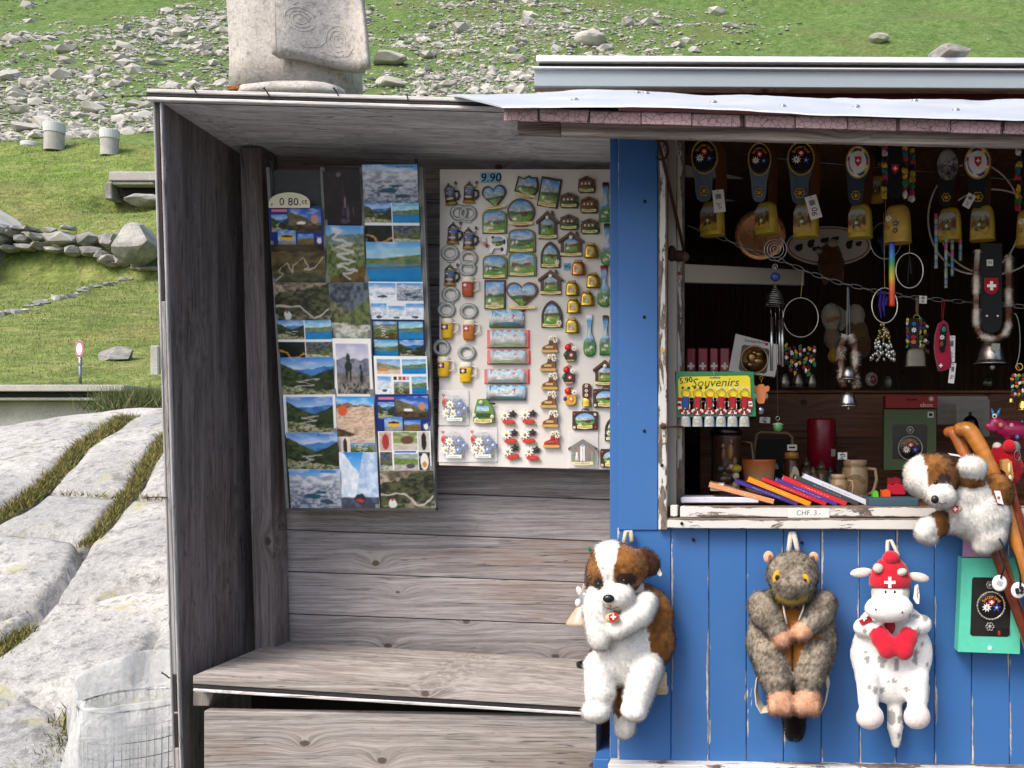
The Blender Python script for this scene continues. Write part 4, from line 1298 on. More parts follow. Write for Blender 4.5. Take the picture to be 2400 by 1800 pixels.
# iron hook rod and latches on the window frame
m = MB(); P0 = W(1545, 325, 2.40); m.tube([W(1604, 590, 2.52) - P0, W(1560, 400, 2.43) - P0, W(1541, 322, 2.40) - P0, W(1545, 312, 2.4) - P0], .0042, lin('3a241a'), 7)
m.tube([W(1549 + 17 * math.cos(a), 352 + 22 * math.sin(a), 2.42) - P0 for a in np.linspace(-1.9, 2.3, 16)], .003, lin('3a241a'), 6)
o = m.obj('stay_rod', 'matte', kiosk, P0 - kiosk.location)
m = MB(); P0 = W(1592, 600, 2.5)
m.ell((0, 0, 0), (.022, .018, .014), lin('33201a'), 9, 6); m.ell((-.018, 0, .006), (.012, .014, .02), lin('33201a'), 9, 6); m.ell((.016, -.01, -.004), (.01, .01, .012), lin('4a3022'), 9, 6)
m.obj('hinge', 'matte', kiosk, P0 - kiosk.location)
m = MB(); P0 = W(1555, 1003, 2.43)
m.tube([(-.004, -.004, .01), (.01, -.006, .003), (.042, .06, .004)], .003, lin('5a3f30'), 6); m.tube([(0, -.006, -.018), (.008, -.012, -.022), (.008, -.01, -.036), (-.004, -.008, -.038)], .0028, lin('7a6a5c'), 6)
m.ell((0, 0, .004), (.008, .006, .008), lin('4a3022'), 8, 5)
m.obj('latch', 'matte', kiosk, P0 - kiosk.location)
for (px, py, d, c_) in ((1553, 822, 2.435, 'c99a1e'), (1590, 1025, 2.548, 'c99a1e'), (1591, 641, 2.548, 'a03a30')):
 P0 = W(px, py, d); m = MB(); m.panel(ellipse(0, 0, .005, .005, 16), 0, lin(c_), 2, thick=.001); m.obj('sticker_dot', 'paper', kiosk, P0 - kiosk.location)
for (px, py, d) in ((1511, 472, YW), (1510, 743, YW), (1510, 1010, YW), (1568 + 30, 1227, YW - .03), (1552, 1091, 2.435), (1880, 1272, YW), (1625, 1265, YW)):
 P0 = W(px, py, d - .0015); m = MB(); m.ell((0, 0, 0), (.0038, .0015, .0042), lin('1c0f0c'), 10, 6); m.obj('bolt_hole', 'matte', kiosk, P0 - kiosk.location)
# ================================================================ printed pictures (flat print, painted per vertex)
def P_land(seed, sky=('2f86cf', 'bfe0f2'), ridges=(), road=None, blobs=(), cloud=0.25):
 s0, s1 = lin(sky[0]), lin(sky[1])
 def f(u, v):
  u = np.asarray(u); v = np.asarray(v)
  u0, v0 = u, v
  t = np.clip((v - .45) / .55, 0, 1)[:, None]
  c = s1 * (1 - t) + s0 * t
  cl = np.clip(fbm(u * 4, v * 7, seed + 3) * 2.6 - 1.25, 0, 1)[:, None] * cloud * 2
  c = c * (1 - cl) + lin('f4f6f8') * cl
  for i, (b0, b1, amp, fr, ca, cb, cn) in enumerate(ridges):
   h = b0 + (b1 - b0) * u + amp * (fbm(u * fr, u * 0 + i * 3.3, seed + i * 7, 4) - .5) * 2
   n = np.clip((fbm(u * cn, v * cn * 1.3, seed + 50 + i, 4) - .5) * 2.8 + .5, 0, 1)[:, None]
   col = lin(ca) * (1 - n) + lin(cb) * n
   k = np.clip((h - v) * 60, 0, 1)[:, None]
   c = c * (1 - k) + col * k
  u = u0 + .05 * (fbm(u0 * 7, v0 * 7, seed + 91, 3) - .5); v = v0 + .07 * (fbm(u0 * 7, v0 * 7, seed + 97, 3) - .5)
  for (x, y, a, b, col) in blobs:
   k = np.clip((1 - ((u - x) / a) ** 2 - ((v - y) / b) ** 2) * 4, 0, 1)[:, None]
   c = c * (1 - k) + lin(col) * k
  if road is not None:
   pts, w, col = road
   d = np.full(len(u), 9.0)
   for i in range(len(pts) - 1):
    a, b = np.array(pts[i]), np.array(pts[i + 1]); ab = b - a
    q = np.clip(((u - a[0]) * ab[0] + (v - a[1]) * ab[1]) / (ab @ ab + 1e-9), 0, 1)
    d = np.minimum(d, np.hypot((u - a[0] - q * ab[0]) * 1.4, v - a[1] - q * ab[1]))
   k = np.clip(1.6 - d / (w * (.4 + 1.2 * vnoise(u * 9, v * 9, seed))), 0, 1)[:, None] * .7
   c = c * (1 - k) + lin(col) * k
  return c
 return f
def P_multi(bg, cells):
 def f(u, v):
  c = np.tile(lin(bg), (len(u), 1))
  for (a, b, x, y, g_) in cells:
   m_ = (u >= a) & (u <= x) & (v >= b) & (v <= y)
   if m_.any():
    c[m_] = g_((u[m_] - a) / (x - a), (v[m_] - b) / (y - b)) if callable(g_) else lin(g_)
  return c
 return f
def P_border(col, g_, b=.06):
 return P_multi(col, [(b, b * 1.2, 1 - b, 1 - b * 1.2, g_)])
def zig(x0, x1, y0, y1, n, sd):
 r_ = random.Random(sd * 31)
 P = [(x0 + (x1 - x0) * ((k % 2) * r_.uniform(.35, 1.0) + r_.random() * .25) + (x1 - x0) * .5 * (k / n - .5), y0 + (y1 - y0) * (k + r_.uniform(-.3, .3)) / n) for k in range(n + 1)]
 return P
SKY2 = ('1c5fb8', '8fc3ec')
p_valley = lambda s: P_land(s, ('2a80d0', 'd8ecf6'), [(.66, .78, .06, 5, '2c5fa0', '4a86c0', 8), (.86, .28, .06, 6, '1c2a1a', '4a5a34', 14), (.2, .75, .07, 5, '1a2616', '39462a', 12), (.3, .12, .08, 6, '4a5a30', 'b8b490', 20)], road=(zig(.2, .6, .1, .45, 5, s), .013, 'c8c8ba'))
p_greyla = lambda s: P_land(s, ('3a8fd6', 'cfe4f2'), [(.86, .84, .05, 7, '8f98a8', 'd4d8e0', 10), (.6, .66, .06, 6, '6c7688', 'c0c6d0', 16), (.4, .35, .05, 6, '56617a', 'b4bcc6', 18)], blobs=[(.45, .36, .18, .07, '1d4f66'), (.62, .46, .12, .04, '24536a'), (.72, .22, .14, .05, '2a4a58')], cloud=.4)
p_brown = lambda s: P_land(s, ('20180f', '2a2216'), [(1.2, 1.2, .0, 3, '1d1a10', '4c3f26', 5), (.85, .8, .1, 5, '3c3420', '6a5a3a', 9), (.35, .3, .06, 5, '39402a', '5a5c44', 10)], road=([(.05, .12), (.22, .3), (.12, .35), (.3, .55), (.38, .3), (.42, .5), (.6, .68), (.7, .45), (.62, .38), (.8, .42), (.98, .7)], .011, 'd0cab4'))
p_rocks = lambda s: P_land(s, ('857a68', '857a68'), [(1.2, 1.2, 0, 3, '4a4438', '9a8c78', 9), (.95, .2, .2, 7, '6a6050', 'b8a894', 16), (.7, .95, .2, 6, '20241a', '54583c', 14), (.2, .2, .1, 6, '2c3a1c', '8a8270', 12)], road=([(.02, .4), (.45, .42), (.55, .3), (.7, .12), (.82, .16), (.98, .34)], .018, 'd8d0c4'), blobs=[(.22, .18, .07, .13, 'd8dcd4'), (.22, .27, .03, .04, 'c04030')])
p_lake = lambda s: P_land(s, ('3fa0d8', 'd4ecf2'), [(.82, .86, .05, 4, '8fc2d8', 'b8dcE6', 5), (.62, .6, .06, 5, '3c6a7c', '5c8a78', 9), (.58, .7, .02, 4, '4a6a44', '7a8a54', 9), (.46, .46, .0, 3, '2f86bc', '3c94c4', 6), (.40, .44, .01, 3, '50502c', '6a6640', 8), (.36, .40, 0, 3, '0f78b4', '1a86c0', 5)])
p_snow = lambda s: P_land(s, ('2c8fd8', 'd8ecf8'), [(.8, .7, .08, 5, 'c8d4e4', 'f0f4fa', 7), (.55, .5, .1, 6, 'aebccc', 'e8eef4', 10), (.3, .35, .05, 5, 'd8e0ea', 'f6f8fb', 8)], blobs=[(.5, .25, .2, .08, '3c4a5a')])
p_green = lambda s: P_land(s, ('3a90d4', 'cfe6f4'), [(.84, .88, .05, 6, '7a8a8c', '5a6e5c', 10), (.7, .74, .06, 6, '4a6034', '9a9c80', 16), (.6, .5, .07, 6, '324a20', '6c7a48', 14), (.1, .35, .05, 6, '3c2f18', '6a5a30', 9)], road=(zig(.2, .7, .95, .1, 11, s), .017, 'd4d6cc'))
p_gorge = lambda s: P_land(s, ('26364a', '3c4c60'), [(1.1, 1.2, .0, 6, '2c3440', '66707a', 12), (.7, .3, .12, 6, '3a4030', '7c7a58', 14), (.25, .75, .1, 6, '3c4a2c', '6e7a48', 12), (.32, .26, .04, 5, '7c8a70', 'c8ccc0', 14)], road=(zig(.1, .95, .3, .05, 5, s), .016, 'd8d6d0'))
p_night = lambda s: P_land(s, ('0d0a0c', '0d0a0c'), [(1.2, 1.2, 0, 3, '0a080a', '1c161a', 6)], blobs=[(.42, .94, .07, .04, '6a5a64'), (.52, .7, .025, .12, '30242c'), (.56, .45, .03, .12, '7a6a76'), (.5, .3, .05, .1, '3a3040'), (.62, .25, .04, .13, '564a58'), (.55, .12, .14, .05, '4a4250'), (.78, .3, .02, .1, '4a3e30')])
p_lights = lambda s: P_land(s, ('0a0f14', '0a0f14'), [(1.2, 1.2, 0, 3, '0c1210', '1a2a1e', 6)], road=([(.05, .5), (.3, .4), (.45, .1), (.7, .12), (.95, .35)], .05, 'e8a860'))
p_four = lambda s, bg='e8ecec': P_multi(bg, [(0, .52, .5, 1, p_valley(s)), (.52, .52, 1, 1, p_lake(s + 1)), (0, 0, .5, .46, p_lights(s)), (.52, 0, 1, .46, p_gorge(s + 2))])
p_bus = lambda s: P_multi('16307c', [(.36, .38, .97, .94, P_land(s, ('1c50b0', '4a86d8'), [(.9, .4, .05, 5, '4a4630', '77704c', 9), (.3, .3, .03, 5, '2c2418', '5a4a38', 9)], blobs=[(.82, .55, .12, .2, 'c08a78'), (.4, .38, .14, .08, 'ecebe8')])), (.04, .38, .34, .8, p_valley(s + 2)), (.15, .06, .49, .42, P_land(s, ('3c86d8', '7ab4e8'), [(.3, .3, .02, 3, '8a8c92', 'a8aab0', 6)], blobs=[(.5, .5, .42, .24, 'f0b81c'), (.5, .58, .34, .1, '2c2c34')])), (.51, .06, .83, .34, P_land(s, ('2c70cc', '6aa4e0'), [(.55, .6, .04, 4, '6a5a30', '8a7440', 7)])), (.87, .06, .98, .26, P_land(s, ('16307c', '16307c'), [], blobs=[(.5, .5, .4, .4, 'f0eef4')])), (.06, .86, .34, .93, 'd87a90')])
p_statue = lambda s: P_border('eeeeec', P_land(s, ('a8a8c4', 'e8e6ea'), [(.68, .74, .07, 4, '5a5e74', '8a8c9c', 8), (.4, .45, .05, 5, '5c5a58', '8e8a84', 12), (.2, .18, .08, 7, '17171a', '9c9890', 22)], blobs=[(.36, .55, .13, .12, '20302e'), (.36, .72, .07, .1, '263a38'), (.3, .4, .035, .14, '1c2826'), (.42, .4, .035, .14, '1c2826'), (.76, .35, .06, .15, '1e2a2c'), (.74, .53, .05, .05, '26302f')]), .07)
p_pink = lambda s: P_multi('d8b49c', [(0, .5, 1, 1, P_land(s, ('2c96dc', '7cc4ec'), [(.78, .7, .08, 6, '4a3a2a', '8a7860', 10), (.6, .68, .08, 6, 'b89880', 'e0c8b0', 14)], blobs=[(.16, .52, .13, .2, 'd05a34')])), (0, .22, 1, .49, P_land(s, ('c8a890', 'c8a890'), [(1.2, 1.2, 0, 4, 'a88c74', 'd8c0a8', 10), (.9, .1, .1, 6, '3a3020', '6a5a3a', 9), (.1, .8, .1, 5, 'b09880', 'dcc8b0', 9)])), (0, .0, .32, .32, P_land(s, ('e0d0c4', 'e0d0c4'), [], blobs=[(.6, .5, .2, .45, '3c2c28')])), (.34, 0, 1, .2, p_green(s + 3))])
p_wallroad = lambda s: P_land(s, ('0f86d8', '9cd4f4'), [(1.1, .2, .03, 6, 'c8d8ea', 'eef4fa', 9), (-.9, 2.1, .03, 6, '9cb8dc', 'd0e0f2', 9), (.24, .24, .02, 5, '3a3f52', '565c70', 9)], blobs=[(.5, .2, .16, .1, '2a2c3a'), (.5, .17, .12, .03, 'a83a34')])
p_red = lambda s: P_multi('f0efec', [(.02, .52, .26, .98, P_land(s, ('c8a8a0', 'c8a8a0'), [], blobs=[(.5, .5, .3, .45, 'a83c34')])), (.28, .55, .74, .98, P_land(s, ('7a8a4c', '8a9a58'), [(.4, .4, .03, 4, 'b8b4a0', 'd0ccbc', 6)], blobs=[(.6, .55, .3, .25, '6a4a34')])), (.76, .52, .98, .98, P_land(s, ('c8c4bc', 'c8c4bc'), [], blobs=[(.5, .5, .25, .5, '2c241e')])), (.02, .02, .26, .5, p_gorge(s)), (.28, .02, .74, .45, P_land(s, ('8aa0a8', '9cb0a0'), [(.8, .7, .06, 4, '5a7a34', '8aa050', 8), (.4, .4, .04, 5, 'c8ccc8', 'a8a4a4', 8)], blobs=[(.7, .3, .2, .14, '584858')])), (.76, .02, .98, .5, P_land(s, ('2a2018', '2a2018'), [], blobs=[(.5, .5, .36, .46, 'f0eee8'), (.5, .35, .2, .16, 'c89038')])), (.3, .47, .72, .53, '3a5ab4')])
p_white5 = lambda s: P_multi('f2f2f0', [(.05, .56, .5, .93, P_land(s, ('5a9cd4', 'b8d4e8'), [(.8, .5, .05, 5, '7a7258', 'a09878', 8), (.3, .3, .02, 4, 'c8b8a0', 'd8ccb8', 5)], blobs=[(.25, .25, .25, .1, 'd88c34')])), (.53, .56, .97, .93, p_lake(s)), (.05, .04, .32, .5, p_snow(s + 1)), (.36, .04, .66, .38, p_green(s + 5)), (.7, .04, .97, .5, p_lake(s + 4)), (.36, .41, .43, .5, '2c2414'), (.45, .41, .51, .5, 'a85a3c'), (.53, .41, .6, .5, 'c8343a'), (.61, .41, .66, .5, 'b0a0c0')])
p_snow5 = lambda s: P_multi('e6eef4', [(0, .52, .5, .97, p_snow(s)), (.51, .52, 1, .97, p_greyla(s)), (.02, 0, .32, .46, p_snow(s + 2)), (.34, 0, .65, .4, p_snow(s + 3)), (.67, 0, 1, .46, p_snow(s + 5))])

# ================================================================ postcard rack
TL, BLc = 2.80, 2.925
rd = lambda y: TL + (BLc - TL) * (y - 385) / 810
rxp = lambda x, y: VX + (x - VX) * rd(400) / rd(y)      # columns stand plumb while the rack tips forward at the top
rack = thing('postcard_rack', 'grey metal postcard rack with three columns on the booth back wall', 'rack', W(820, 1195, BLc))
def rbar(nm, x0, x1, y0, y1, off, th, mat=None, col=lin('6a6c6a')):
 q = [(rxp(x0, y1), y1, rd(y1) + off), (rxp(x1, y1), y1, rd(y1) + off), (rxp(x1, y0), y0, rd(y0) + off), (rxp(x0, y0), y0, rd(y0) + off)]
 q = [W(*p) for p in q]; c = sum(q, Vector()) / 4
 m = MB(); m.hexa([p - c for p in q], [p - c + Vector((0, th, 0)) for p in q], col)
 return m.obj(nm, mat or 'metal', rack, c - rack.location)
GREY = lin('7c7e7c')
rbar('back_sheet', 628, 986, 398, 1193, .006, .004, 'matte', lin('4a4d4e'))
for x0, x1 in ((624, 631), (750, 757), (757.5, 761), (843, 850), (850.5, 854), (979, 986), (986.5, 991)):
 rbar('upright', x0, x1, 392, 1194, -.014, .018, 'matte', GREY)
rbar('bottom_rail', 622, 990, 1191, 1197, -.02, .024, 'matte', lin('4a4a46'))
rbar('hook', 636, 641, 376, 400, 0, .01, 'matte', lin('3a3a38')); rbar('hook', 972, 978, 372, 400, 0, .01, 'matte', lin('3a3a38'))
cards = [
 (624, 483, 749, 572, p_bus(3), 'dark blue postcard with yellow bus, leftmost rack column top'),
 (624, 573, 750, 661, p_brown(5), 'brown hillside postcard with winding pale road'),
 (626, 662, 756, 749, p_rocks(7), 'grey cliff postcard below the brown hillside card'),
 (628, 751, 757, 836, p_four(9), 'four-view postcard below the grey cliff card'),
 (631, 838, 758, 922, p_valley(11), 'postcard of sunlit green gorge under the four-view card'),
 (632, 925, 758, 1012, P_border('eef0f0', p_valley(13), .05), 'white-bordered valley road postcard'),
 (634, 1014, 758, 1098, p_valley(15), 'rocky valley postcard just above the frozen lake card'),
 (636, 1100, 760, 1190, p_greyla(17), 'frozen lake postcard at the foot of the left column'),
 (756, 400, 843, 527, p_night(19), 'almost black night postcard with a pale waterfall'),
 (756, 528, 845, 661, p_green(21), 'upright green valley postcard with hairpin road'),
 (756, 662, 850, 792, p_gorge(23), 'upright gorge postcard between valley and monument cards'),
 (758, 793, 850, 928, p_statue(25), 'white-bordered postcard of a rider monument'),
 (759, 929, 850, 1059, p_pink(27), 'pinkish rock face postcard with inset views'),
 (760, 1060, 852, 1190, p_wallroad(29), 'postcard of a car between tall snow walls'),
 (849, 386, 978, 474, p_greyla(31), 'grey mountain lake postcard heading the right column'),
 (849, 475, 978, 565, p_four(33), 'four-view postcard under the grey mountain lake card'),
 (849, 567, 978, 657, p_lake(35), 'bright turquoise lake postcard'),
 (851, 660, 980, 746, p_snow5(37), 'snowy multi-view postcard under the turquoise lake'),
 (853, 748, 981, 832, P_multi('26304a', [(.04, .5, .49, .95, p_green(3)), (.51, .5, .96, .95, p_lake(5)), (.04, 0, .49, .47, p_lake(7)), (.51, 0, .96, .47, p_valley(8))]), 'four-view lake postcard with dark border'),
 (855, 834, 983, 922, p_white5(39), 'white postcard with five views and small crests'),
 (855, 924, 984, 1008, p_bus(41), 'dark blue postcard with yellow bus, under the five-view card'),
 (857, 1011, 984, 1100, p_red(43), 'pale postcard with red emblem and cafe dish views'),
 (857, 1103, 988, 1190, p_rocks(45), 'grey cliff postcard at the foot of the right column'),
]
for x0, y0, x1, y1, pf, lb in cards:
 ya, yb = y0, y1 + 7
 A, B = -.030, -.012
 tw = random.uniform(-1.2, 1.2)
 q = [W(rxp(x0, yb), yb, rd(yb) + B), W(rxp(x1, yb), yb + tw, rd(yb) + B), W(rxp(x1, ya), ya + tw, rd(ya) + A), W(rxp(x0, ya), ya, rd(ya) + A)]
 c = (q[0] + q[1]) / 2
 asp = (x1 - x0) / (y1 - y0)
 nu = 66 if asp > 1 else 48; nv = 48 if asp > 1 else 66
 m = MB(); m.grid(*[p - c for p in q], nu, nv, pf, .0008, curve=random.uniform(0, .003))
 o = m.obj('postcard', 'print'); o.location = c
 tag(o, lb, 'postcard', 'postcards in the rack')
 if 'lake postcard heading' in lb or 'frozen lake' in lb:
  m = MB(); ql = q[3].lerp(q[2], .8) - c; m.text('San Gottardo', .0085, (ql.x - .004, ql.y - .0012, ql.z - .0065), lin('1c2430'))
  m.obj('caption', 'print', o)
# price tag "0.80 ct"
P0 = W(678, 483, rd(480) - .034); s = P0.y / F
t = thing('price_tag', 'cream card price tag reading 0.80 ct in the empty rack slot', 'price tag', P0)
o_ = [(-48 * s, -4 * s)] + [(math.cos(a) * 48 * s, max(-4 * s, 8 * s + math.sin(a) * 24 * s)) for a in np.linspace(math.pi, 0, 24)] + [(48 * s, -4 * s)]
m = MB(); m.prism(o_, 0, .001, lin('d8d2b8')); m.obj('card', 'paper', t)
m = MB(); m.text('0 80.', 26 * s, (2 * s, -.001, 10 * s), BLACK); m.text('ct', 18 * s, (36 * s, -.001, 11 * s), BLACK); m.text('P', 9 * s, (-40 * s, -.001, 3 * s), BLACK); m.obj('lettering', 'paper', t)

# ================================================================ magnet board
BDY = 2.90
bs = BDY / F
board = MB()
q = [W(1029, 1090, BDY), W(1475, 1102, BDY), W(1475, 397, BDY), W(1031, 397, BDY)]
c = (q[0] + q[1]) / 2
board.hexa([p - c for p in q], [p - c + Vector((0, .012, 0)) for p in q], lin('d9d4cd'))
bo = board.obj('magnet_board', vcmat('board_enamel', .35, var=.1, nscale=9, bump=.02)); bo.location = c
tag(bo, 'white board covered with souvenir magnets on the booth back wall', 'board')

c6 = lambda x, y: (1010 + .217 * x, 380 + .217 * y)
c7 = lambda x, y: (1220 + .217 * x, 380 + .217 * y)
c8 = lambda x, y: (1010 + .24705 * x, 700 + .24705 * y)
c9 = lambda x, y: (1220 + .24717 * x, 700 + .24717 * y)
def mag(name, label, pos, group, rot=0.0, off=0.0, cat='magnet'):
 return thing(name, label, cat, W(pos[0], pos[1], BDY - .001 - off), group, (0, rot, 0))
def u(x): return x * .217 * bs            # crop pixels (first two crops) -> metres
def u8(x): return x * .247 * bs
def mini(seed, hz=.62, feature='chalet'):
 bl = {'chalet': [(.66, .36, .16, .09, '5a3018'), (.66, .44, .2, .04, '3a2012'), (.25, .2, .1, .06, 'ece8e0'), (.4, .22, .08, .05, '8a5a30')],
    'cow': [(.18, .42, .11, .1, '14110f'), (.3, .4, .06, .1, 'f2f0ec'), (.1, .4, .05, .09, 'f2f0ec'), (.5, .3, .45, .05, '4a3018'), (.75, .18, .06, .05, 'f4f2ee')],
    'church': [(.66, .55, .03, .22, '6a6458'), (.7, .42, .14, .08, '5a4a38'), (.35, .35, .1, .12, 'c8843c'), (.4, .38, .05, .1, 'f2ece4'), (.2, .18, .25, .08, 'f4f4f0')],
    'peak': [(.22, .25, .08, .07, 'f0eee8'), (.72, .3, .22, .06, '8a6a40'), (.5, .12, .25, .05, 'd8c8a0')],
    'dog': [(.3, .28, .1, .1, 'e0a468'), (.24, .2, .1, .07, 'f4f2ee'), (.72, .42, .14, .1, '8a6034'), (.72, .5, .17, .05, '4a3018'), (.15, .45, .12, .1, '5a3020')]}[feature]
 return P_land(seed, ('2a86d0', 'a8d8f0'), [(hz + .12, hz + .1, .1, 4, '8c97a0', 'c4ccd2', 9), (hz - .12, hz - .08, .07, 4, '1f4a22', '3c6a30', 8), (.36, .4, .05, 5, '4f8a2a', '86b04a', 9)], blobs=bl, cloud=.3)
def banner(t, x, z, w, h, y, rot=0):
 m = MB()
 n = 12
 m.add([(x - w / 2 + w * i / (n - 1), y - .0012, z + zz + .12 * h * math.cos(i / (n - 1) * math.pi * 2)) for zz in (-h / 2, h / 2) for i in range(n)] + [(x - w / 2 + w * i / (n - 1), y + .002, z + zz + .12 * h * math.cos(i / (n - 1) * math.pi * 2)) for zz in (-h / 2, h / 2) for i in range(n)],
    [(i, i + 1, n + i + 1, n + i) for i in range(n - 1)] + [(n + i, n + i + 1, 3 * n + i + 1, 3 * n + i) for i in range(n - 1)] + [(2 * n + i, 2 * n + i + 1, i + 1, i) for i in range(n - 1)], lin('e8d890'))
 b_ = m.obj('banner', 'resin', t)
 m = MB(); m.text('SWITZERLAND', h * .55, (x, y - .0018, z), lin('5a4a28'), sx=min(1.2, w * .85 / (h * .55 * 6.9))); m.obj('lettering', 'matte', b_)
DK = lin('3a241a')
arch_o = lambda w, h: [(-w / 2, -h / 2), (w / 2, -h / 2)] + [(math.copysign(abs(math.cos(a)) ** .6, math.cos(a)) * w / 2, h * .18 + math.sin(a) ** .75 * h * .32 if math.sin(a) > 0 else h * .18) for a in np.linspace(0, math.pi, 18)]
goth_o = lambda w, h: [(-w / 2, -h / 2), (w / 2, -h / 2), (w / 2, -h * .05), (w * .46, h * .1), (w * .38, h * .24), (w * .25, h * .38), (w * .08, h * .48), (0, h / 2), (-w * .08, h * .48), (-w * .25, h * .38), (-w * .38, h * .24), (-w * .46, h * .1), (-w / 2, -h * .05)]
gable_o = lambda w, h: [(-w * .42, -h / 2), (w * .42, -h / 2), (w * .42, h * .12), (0, h * .42), (-w * .42, h * .12)]
heart_o = lambda w, h: [(w / 2 * (math.sin(a) ** 3), h * (.06 + .5 * (13 * math.cos(a) - 5 * math.cos(2 * a) - 2 * math.cos(3 * a) - math.cos(4 * a)) / 14.5)) for a in np.linspace(0, 2 * math.pi, 40, endpoint=False)]
def scaleo(o, k, dx=0, dz=0): return [(x * k + dx, z * k + dz) for x, z in o]
def plaque(label, pos, w, h, shape, seed, feature, rot=0.0, frame=DK, rim=.86, ban=True, group='landscape plaque magnets', extra=None, off=0.0):
 t = mag('magnet', label, pos, group, rot, off)
 w, h = u(w), u(h)
 o = shape(w, h)
 m = MB(); m.prism(dense(o, 2), -.006, 0, frame, scale_back=1.02); m.obj('frame', 'resin', t)
 m = MB(); m.panel(dense(scaleo(o, rim, 0, -h * .01), 4), -.0065, mini(seed, .62, feature), 10, dome=.002, jag=.0012); m.obj('picture', 'resin', t)
 if ban: banner(t, 0, -h * .44, w * .86, h * .11, -.0085)
 if extra: extra(t, w, h)
 return t
def flow(x, z, r, cold='f4f2ec', mid='d8b040'):
 def f(t, w, h):
  m = MB(); m.flower((x * w, -.0095, z * h), r * w, lin(cold), lin(mid), 8, .003); m.obj('edelweiss', 'resin', t)
 return f
def roofx(t, w, h):
 for sx in (-1, 1):
  m = MB()
  m.prism([(0, h * .5), (0, h * .36), (sx * w * .5, h * .02), (sx * w * .53, h * .11)], -.010, -.001, lin('5a3826')); m.obj('roof_slope', 'resin', t)
 m = MB(); m.box((w * .22, -.005, h * .40), (w * .09, .008, h * .18), lin('4a2c1e')); m.obj('chimney', 'resin', t)
 m = MB(); m.ell((0, -.011, h * .25), (w * .08, .002, w * .08), lin('efeade'), 10, 6); m.obj('clock', 'resin', t)
LPG = 'landscape plaque magnets'
plaque('heart-like alphorn plaque magnet under the 9.90 sign', c6(690, 375), 250, 270, lambda w, h: heart_o(w * 1.05, h * .95), 3, 'peak', -.12)
plaque('arched magnet with church spire and resting dog', c6(690, 645), 262, 250, arch_o, 5, 'church', frame=lin('5a7a34'))
plaque('arched magnet with black and white cow, above the upright framed peak magnet', c6(695, 1130), 262, 250, arch_o, 7, 'cow', frame=lin('6a6a34'))
plaque('upright dark-framed peak magnet over the city panorama', c6(695, 1430), 225, 310, lambda w, h: rectp(0, 0, w, h, 3), 9, 'peak', frame=DK)
plaque('jagged dark magnet with mountain lake, tilted at the board top', c7(75, 262), 250, 240, lambda w, h: [(-w * .5, -h * .32), (w * .3, -h * .5), (w * .5, -h * .1), (w * .46, h * .2), (w * .36, h * .48), (w * .1, h * .42), (0, h * .5), (-w * .2, h * .3), (-w * .46, h * .36)], 11, 'peak', .2)
plaque('round brown-rimmed village magnet', c7(8, 540), 300, 290, lambda w, h: ellipse(0, 0, w / 2, h / 2, 28), 13, 'chalet', frame=lin('5a3020'), extra=lambda t, w, h: MB().prism([(-w * .3, -h * .42), (w * .3, -h * .42), (w * .2, -h * .54), (-w * .2, -h * .54)], -.007, 0, lin('8c1c22')).obj('ribbon', 'resin', t))
plaque('arched magnet with black and white cow, between round village and dog house magnets', c7(18, 848), 290, 250, arch_o, 15, 'cow', frame=lin('6a6a34'))
plaque('arched magnet with alpine house and white dog', c7(22, 1100), 300, 262, arch_o, 17, 'dog', frame=lin('5a7a34'))
plaque('heart-shaped wooden rim magnet with red foot', c7(18, 1440), 345, 300, heart_o, 19, 'chalet', frame=lin('6a3c28'), extra=lambda t, w, h: MB().ell((0, -.004, -h * .5), (w * .13, .006, h * .09), lin('a01c20'), 10, 6).obj('red_foot', 'resin', t))
plaque('tilted upright magnet of a pointed peak', c7(315, 330), 220, 315, lambda w, h: rectp(0, 0, w, h, 3), 21, 'peak', .17)
plaque('dark chalet-fronted magnet with gable roof and arched view', c7(295, 680), 235, 300, gable_o, 23, 'chalet', extra=roofx, rim=.7)
plaque('dark pointed-arch magnet over the small blue sticker', c7(325, 1000), 210, 280, goth_o, 25, 'chalet', frame=lin('2c201a'), rim=.74, extra=flow(.36, -.3, .16))
plaque('dark pointed-arch magnet above the row of boots', c9(300, 145), 225, 290, goth_o, 27, 'dog', frame=lin('2c201a'), rim=.74, extra=flow(.36, -.34, .17))
plaque('brown gabled hut magnet beside the small chalets', c7(550, 885), 270, 265, gable_o, 29, 'dog', extra=roofx, frame=lin('4a2c1e'), rim=.66)
plaque('brown gabled hut magnet below the small blue sticker', c7(330, 1300), 260, 265, gable_o, 31, 'dog', extra=roofx, frame=lin('4a2c1e'), rim=.66)
plaque('brown gabled hut magnet directly above the suitcase by the blue post', c9(805, 700), 255, 270, gable_o, 33, 'dog', extra=roofx, frame=lin('4a2c1e'), rim=.66)
